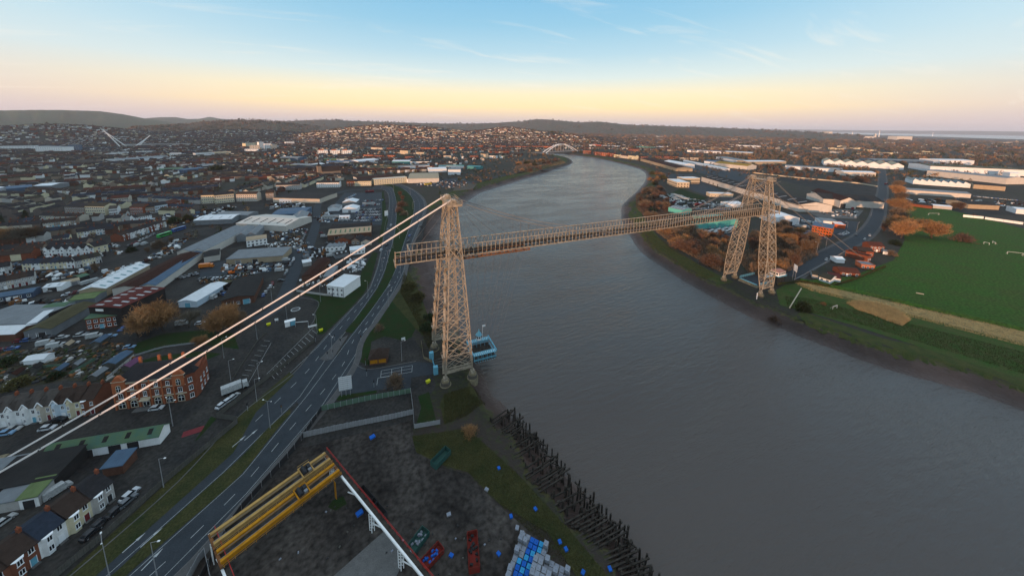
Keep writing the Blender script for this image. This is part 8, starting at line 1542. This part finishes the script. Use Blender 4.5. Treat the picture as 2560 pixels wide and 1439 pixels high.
# scattered pale sheds and estates on the right-hand plain
pl = []; rnd = random.Random(21)
for i in range(230):
    px, py = rnd.uniform(1500, 2700), 338+abs(rnd.gauss(0, 1))*26
    if py > 440 or (px < 1900 and py > 372): continue
    p = ground(px, py); d = math.hypot(p.x, p.y)
    if d > 9000 or occupied(p.x, p.y, 20): continue
    big_ = rnd.random() < .35; w = rnd.uniform(25, 70)*(1+d/6000) if big_ else rnd.uniform(8, 16); pl.append((d, p.x, p.y, rnd.choice([-.4, -.3, 1.2, .1]), w, rnd.uniform(12, 40) if big_ else 9, rnd.uniform(6, 10) if big_ else 5.5, 2.2, rnd.choice(['wall0', 'wall2', 'wall6', 'wall1', 'wall5']), rnd.choice(['roof4', 'roof0', 'roof2', 'roof1']), 0, 0, 0.0))
hx = np.array([(h[1], h[2]) for h in pl]); rd_, _ = river_distance(hx[:, 0], hx[:, 1]); pl = [h for h, r_ in zip(pl, rd_) if r_ > 40]
stuff(house_mass(pl, 'distant_sheds'), 'scatter of distant sheds and houses on the right-hand plain', 'buildings')
# woods and street trees: stuff
def tree_mass(name, P, rad, hgt, mats, mi, per, label, seed):
    r_ = np.random.default_rng(seed); n = len(P); N = n*per; k = np.repeat(np.arange(n), per); d = r_.normal(0, 1, (N, 3)); d /= np.linalg.norm(d, axis=1)[:, None]; rr = r_.random((N, 1))**.4
    c = np.column_stack([P[k, 0], P[k, 1], P[k, 2]+hgt[k]*.58])+d*rr*np.column_stack([rad[k], rad[k], hgt[k]*.45]); sz = (rad[k]*.27)[:, None]
    V = np.stack([c+r_.normal(0, 1, (N, 3))*sz, c+r_.normal(0, 1, (N, 3))*sz, c+r_.normal(0, 1, (N, 3))*sz*1.1+np.array([0, 0, .3])], 1).reshape(-1, 3); V[:, 2] = np.maximum(V[:, 2], np.repeat(P[k, 2], 3))
    return stuff(link(name, tri_mesh(name, V, mats, mi[k])), label, 'trees')
r_ = np.random.default_rng(5); TM = [M('twig_brown'), M('twig_russet'), M('twig_grey'), M('leaf_dark'), M('leaf_olive'), M('twig_orange')]
n = 34000; az = r_.uniform(-.62, 1.42, n); dist = 330*np.exp(r_.uniform(0, 1, n)**.85*np.log(7500/330)); X = CAM[0]+np.sin(az)*dist; Y = CAM[1]+np.cos(az)*dist
rd_, _ = river_distance(X, Y); nz_ = wob(X, Y, .011, 1)+.7*wob(X, Y, .004, 3)+.5*wob(X, Y, .03, 5); right = az > .45
keep = (rd_ > 30) & (r_.random(n) < np.where(right, np.clip(.55+.5*nz_, .15, 1), np.clip(.13+.32*nz_, .03, .9)))
px = np.array([to_px(a, b) for a, b in zip(X, Y)]); keep &= ~((px[:, 0] > 2250) & (px[:, 1] > 500)) & ~((px[:, 0] < 1120) & (px[:, 1] > 600)) & ~((px[:, 0] > 1640) & (px[:, 1] > 455)) & ~((px[:, 0] > 780) & (px[:, 0] < 1080) & (px[:, 1] > 460))
X, Y, dist, right = X[keep], Y[keep], dist[keep], right[keep]
ok = np.array([not occupied(a, b, 5) for a, b in zip(X, Y)]) & np.array([np.min((RP[:, 0]-a)**2+(RP[:, 1]-b)**2) > 120 for a, b in zip(X, Y)]); X, Y, dist, right = X[ok], Y[ok], dist[ok], right[ok]; nn = len(X)
sc_ = np.clip(dist/1500, .7, 3.2)*np.where(right & (dist > 1100), 1.45, 1); P = np.column_stack([X, Y, H(X, Y)]); mi = np.where(r_.random(nn) < np.where(right, .75, .6), r_.integers(0, 3, nn), r_.integers(3, 6, nn))
tree_mass('distant_trees', P, r_.uniform(2.6, 4.6, nn)*sc_, r_.uniform(5, 9, nn)*np.clip(sc_, .7, 1.7), TM, mi, 26, 'winter trees and woods scattered through the town and plain', 8)
# woods on the skyline hills
hp = [o for o in scene.objects if o.name.startswith('hills')]
V = []
for o in hp[2:4]:
    vs = np.array([tuple(v.co) for v in o.data.vertices]); a = r_.integers(0, len(vs)-12, 1500); f = r_.random((1500, 1)); g = r_.random((1500, 1)); q_ = vs[a]*(1-f)+vs[a+1]*f; b2 = vs[np.minimum(a+9, len(vs)-1)]*(1-f)+vs[np.minimum(a+10, len(vs)-1)]*f; V.append(q_*(1-g)+b2*g)
V = np.concatenate(V); V = V[V[:, 2] > 15]; nn = len(V); V[:, 2] -= 3
dd = np.hypot(V[:, 0], V[:, 1]); tree_mass('hill_woods', V, r_.uniform(18, 42, nn)*np.clip(dd/8000, .6, 1.2), r_.uniform(14, 24, nn), TM[:4], r_.integers(0, 4, nn), 8, 'woods and hedges on the skyline hills', 9)
# garden trees that stand singly among the near rooftops
for i, (x, y) in enumerate([(760, 470), (850, 520), (1120, 520), (620, 530), (520, 440), (680, 640), (350, 660), (980, 430), (1560, 420), (1690, 400), (430, 900), (860, 860), (1180, 680), (1330, 690), (1430, 640), (1540, 600)]): tree(B0(x, y), random.choice(['grey', 'brown', 'bush', 'bush_olive', 'scrub_brown']), random.uniform(3, 7), f'{ordn(i)} garden tree from the left edge among the near rooftops', 'garden trees among the near rooftops')
# scrap, stores and clutter in the yards: stuff
def clutter(name, poly, n, smax, mats, label, seed, hmax=1.2):
    rnd = random.Random(seed); mb = MB(); mm = [M(m_) for m_ in mats]
    for p in scatter(poly, n, .9, seed):
        if occupied(p.x, p.y, .5): continue
        a = rnd.uniform(0, 3); l, w, h = rnd.uniform(.4, smax), rnd.uniform(.3, smax*.6), rnd.uniform(.2, hmax); c, s = math.cos(a), math.sin(a); t = rnd.uniform(-.2, .2)
        P_ = [(-l/2, -w/2), (l/2, -w/2), (l/2, w/2), (-l/2, w/2)]; mb.hexa([(p.x+u*c-v*s, p.y+u*s+v*c, .04) for u, v in P_]+[(p.x+u*.9*c-v*.85*s, p.y+u*.9*s+v*.85*c, h+t*u) for u, v in P_], rnd.choice(mm))
    return stuff(mb.build(name), label, 'clutter')
cm = ['dark_metal', 'steel_rust', 'wall2', 'sheet_grey', 'fence_wood', 'white_paint', 'timber']
clutter('scrap', [B1(560, 620), B1(900, 560), B1(960, 600), B1(860, 640), B1(620, 680)], 160, 2.2, cm, 'scrap and stores in the yard beside the white office', 1); clutter('scrap', [B1(0, 920), B1(480, 870), B1(480, 930), B1(0, 970)], 150, 2.2, ['dark_metal', 'dark_metal', 'steel_rust', 'grass_rough', 'wall2'], 'scrap heaps behind the lower car lot', 2)
clutter('garden_clutter', [A3(0, 640), A3(420, 610), A3(1090, 560), A3(1200, 700), A3(1000, 900), A3(600, 880), A3(0, 980)], 420, 2.6, ['fence_wood', 'timber', 'dark_metal', 'wall2', 'soil', 'grass_rough', 'steel_rust', 'leaf_dark'], 'sheds, plots and clutter of the allotments', 3, .9); clutter('yard_rubbish', [A1(700, 900), A1(1500, 760), A2(900, 1100), A2(400, 1439), A1(700, 1300)], 40, .6, ['dark_metal', 'dark_metal', 'fence_wood', 'tank_white'], 'scattered rubbish on the earth of the crane yard', 4, .25)
clutter('yard_stores', [B1(1330, 760), B1(1490, 740), B1(1460, 850), B1(1340, 870)], 60, 3.5, ['white_paint', 'sheet_white', 'wall2', 'steel_grey'], 'white stacked stores beside the carriageway verge', 6, 2); clutter('yard_stores', [B1(900, 930), B1(1110, 800), B1(1290, 800), B1(1290, 870), B1(1130, 1020), B1(920, 1000)], 110, 2.6, cm, 'builders stores behind the site office', 7, 1.6)
clutter('yard_stores', [C4(1400, 260), C4(1900, 330), C4(2050, 390), C4(1500, 400)], 160, 4, ['white_paint', 'wall2', 'sheet_grey', 'dark_metal', 'grass_rough'], 'stores and trailers beside the turquoise works', 8, 2.2); clutter('yard_stores', [B4(1720, 800), B4(2180, 850), B4(2340, 800), B4(2000, 770)], 110, 4, ['white_paint', 'wall2', 'dark_metal', 'sheet_grey', 'steel_rust'], 'stores on the old wharf yard', 9, 2); clutter('yard_stores', [B6(640, 860), B6(1000, 850), B6(980, 920), B6(700, 900)], 70, 4, cm, 'stores in front of the gabled sheds', 10, 1.5)
clutter('scrap', [B0(1300, 760), B0(1650, 560), B0(1700, 570), B0(1560, 680), B0(1350, 780)], 120, 2.4, cm, 'stores along the wall of the old works', 11); clutter('scrap', [B4(1280, 690), B4(1560, 650), B4(1560, 680), B4(1330, 700)], 80, 5, ['dark_metal', 'steel_rust', 'wall2'], 'scrap heaps behind the trade park', 12, 3)

gm = ['dark_metal', 'steel_rust', 'sheet_grey', 'sheet_white', 'wall2', 'sheet_blue', 'sheet_brown', 'roof0', 'roof1', 'white_paint', 'fence_wood']
for sd, (poly, n_, mx_, hm, lb) in enumerate([
    ([B1(230, 790), B1(740, 765), B1(820, 800), B1(640, 865), B1(480, 880), B1(190, 860)], 120, 4, 1.8, 'stores and plant across the scrap yard'), ([B1(600, 470), B1(955, 470), B1(930, 600), B1(640, 560)], 110, 3.5, 1.5, 'walls, rubble and stores in the pale yard'), ([B1(845, 640), B1(1120, 640), B1(1130, 740), B1(940, 760)], 70, 4, 2.4, 'cabins and stores below the clerestory depot'),
    ([B0(880, 880), B0(1290, 770), B0(1560, 590), B0(1690, 560), B0(1560, 690), B0(1300, 790), B0(1000, 940)], 140, 4.5, 2.2, 'low sheds and stores left of the old works'), ([B0(400, 660), B0(1080, 610), B0(1100, 700), B0(930, 720), B0(420, 745)], 120, 4, 2.0, 'back yards and lean-tos below the white gables'), ([B0(0, 800), B0(700, 760), B0(700, 800), B0(0, 850)], 110, 4, 2.0, 'back yards and lean-tos above the gabled backs'),
    ([B0(0, 900), B0(330, 870), B0(690, 850), B0(900, 800), B0(870, 880), B0(560, 920), B0(340, 960), B0(0, 960)], 130, 4, 2.2, 'garages and yards below the gabled backs'), ([A3(0, 180), A3(360, 190), A3(660, 180), A3(800, 170), A3(800, 210), A3(0, 220)], 60, 4, 2, 'clutter behind the olive shed'), ([B1(1060, 420), B1(1240, 410), B1(1240, 350), B1(1100, 330)], 60, 5, 2.6, 'pale stores at the corner of the car compound'),
    ([B1(640, 250), B1(940, 250), B1(1000, 330), B1(960, 420), B1(940, 300), B1(640, 300)], 90, 5, 2.4, 'yards beyond the brick gabled depot'), ([B0(1100, 440), B0(1500, 350), B0(2100, 270), B0(2150, 330), B0(1600, 440), B0(1520, 430)], 170, 5, 2.6, 'back yards between the flats and the old works'), ([B6(1460, 740), B6(2560, 770), B6(2560, 830), B6(1460, 790)], 130, 6, 2.4, 'stores and vans behind the playing field')]):
    clutter('yard_clutter', poly, n_, mx_, gm, lb, 40+sd, hm)
# ================================================================ haze
m = bpy.data.materials.new('haze'); m.use_nodes = True; t = m.node_tree; t.nodes.clear(); pv = t.nodes.new('ShaderNodeVolumePrincipled'); pv.inputs['Color'].default_value = (.86, .90, 1.0, 1); pv.inputs['Density'].default_value = 3.4e-5; pv.inputs['Anisotropy'].default_value = .1
ou = t.nodes.new('ShaderNodeOutputMaterial'); t.links.new(pv.outputs[0], ou.inputs['Volume'])
o = stuff(MB().box(-39000, 46000, -13000, 46000, -12, 420, m).build('haze'))
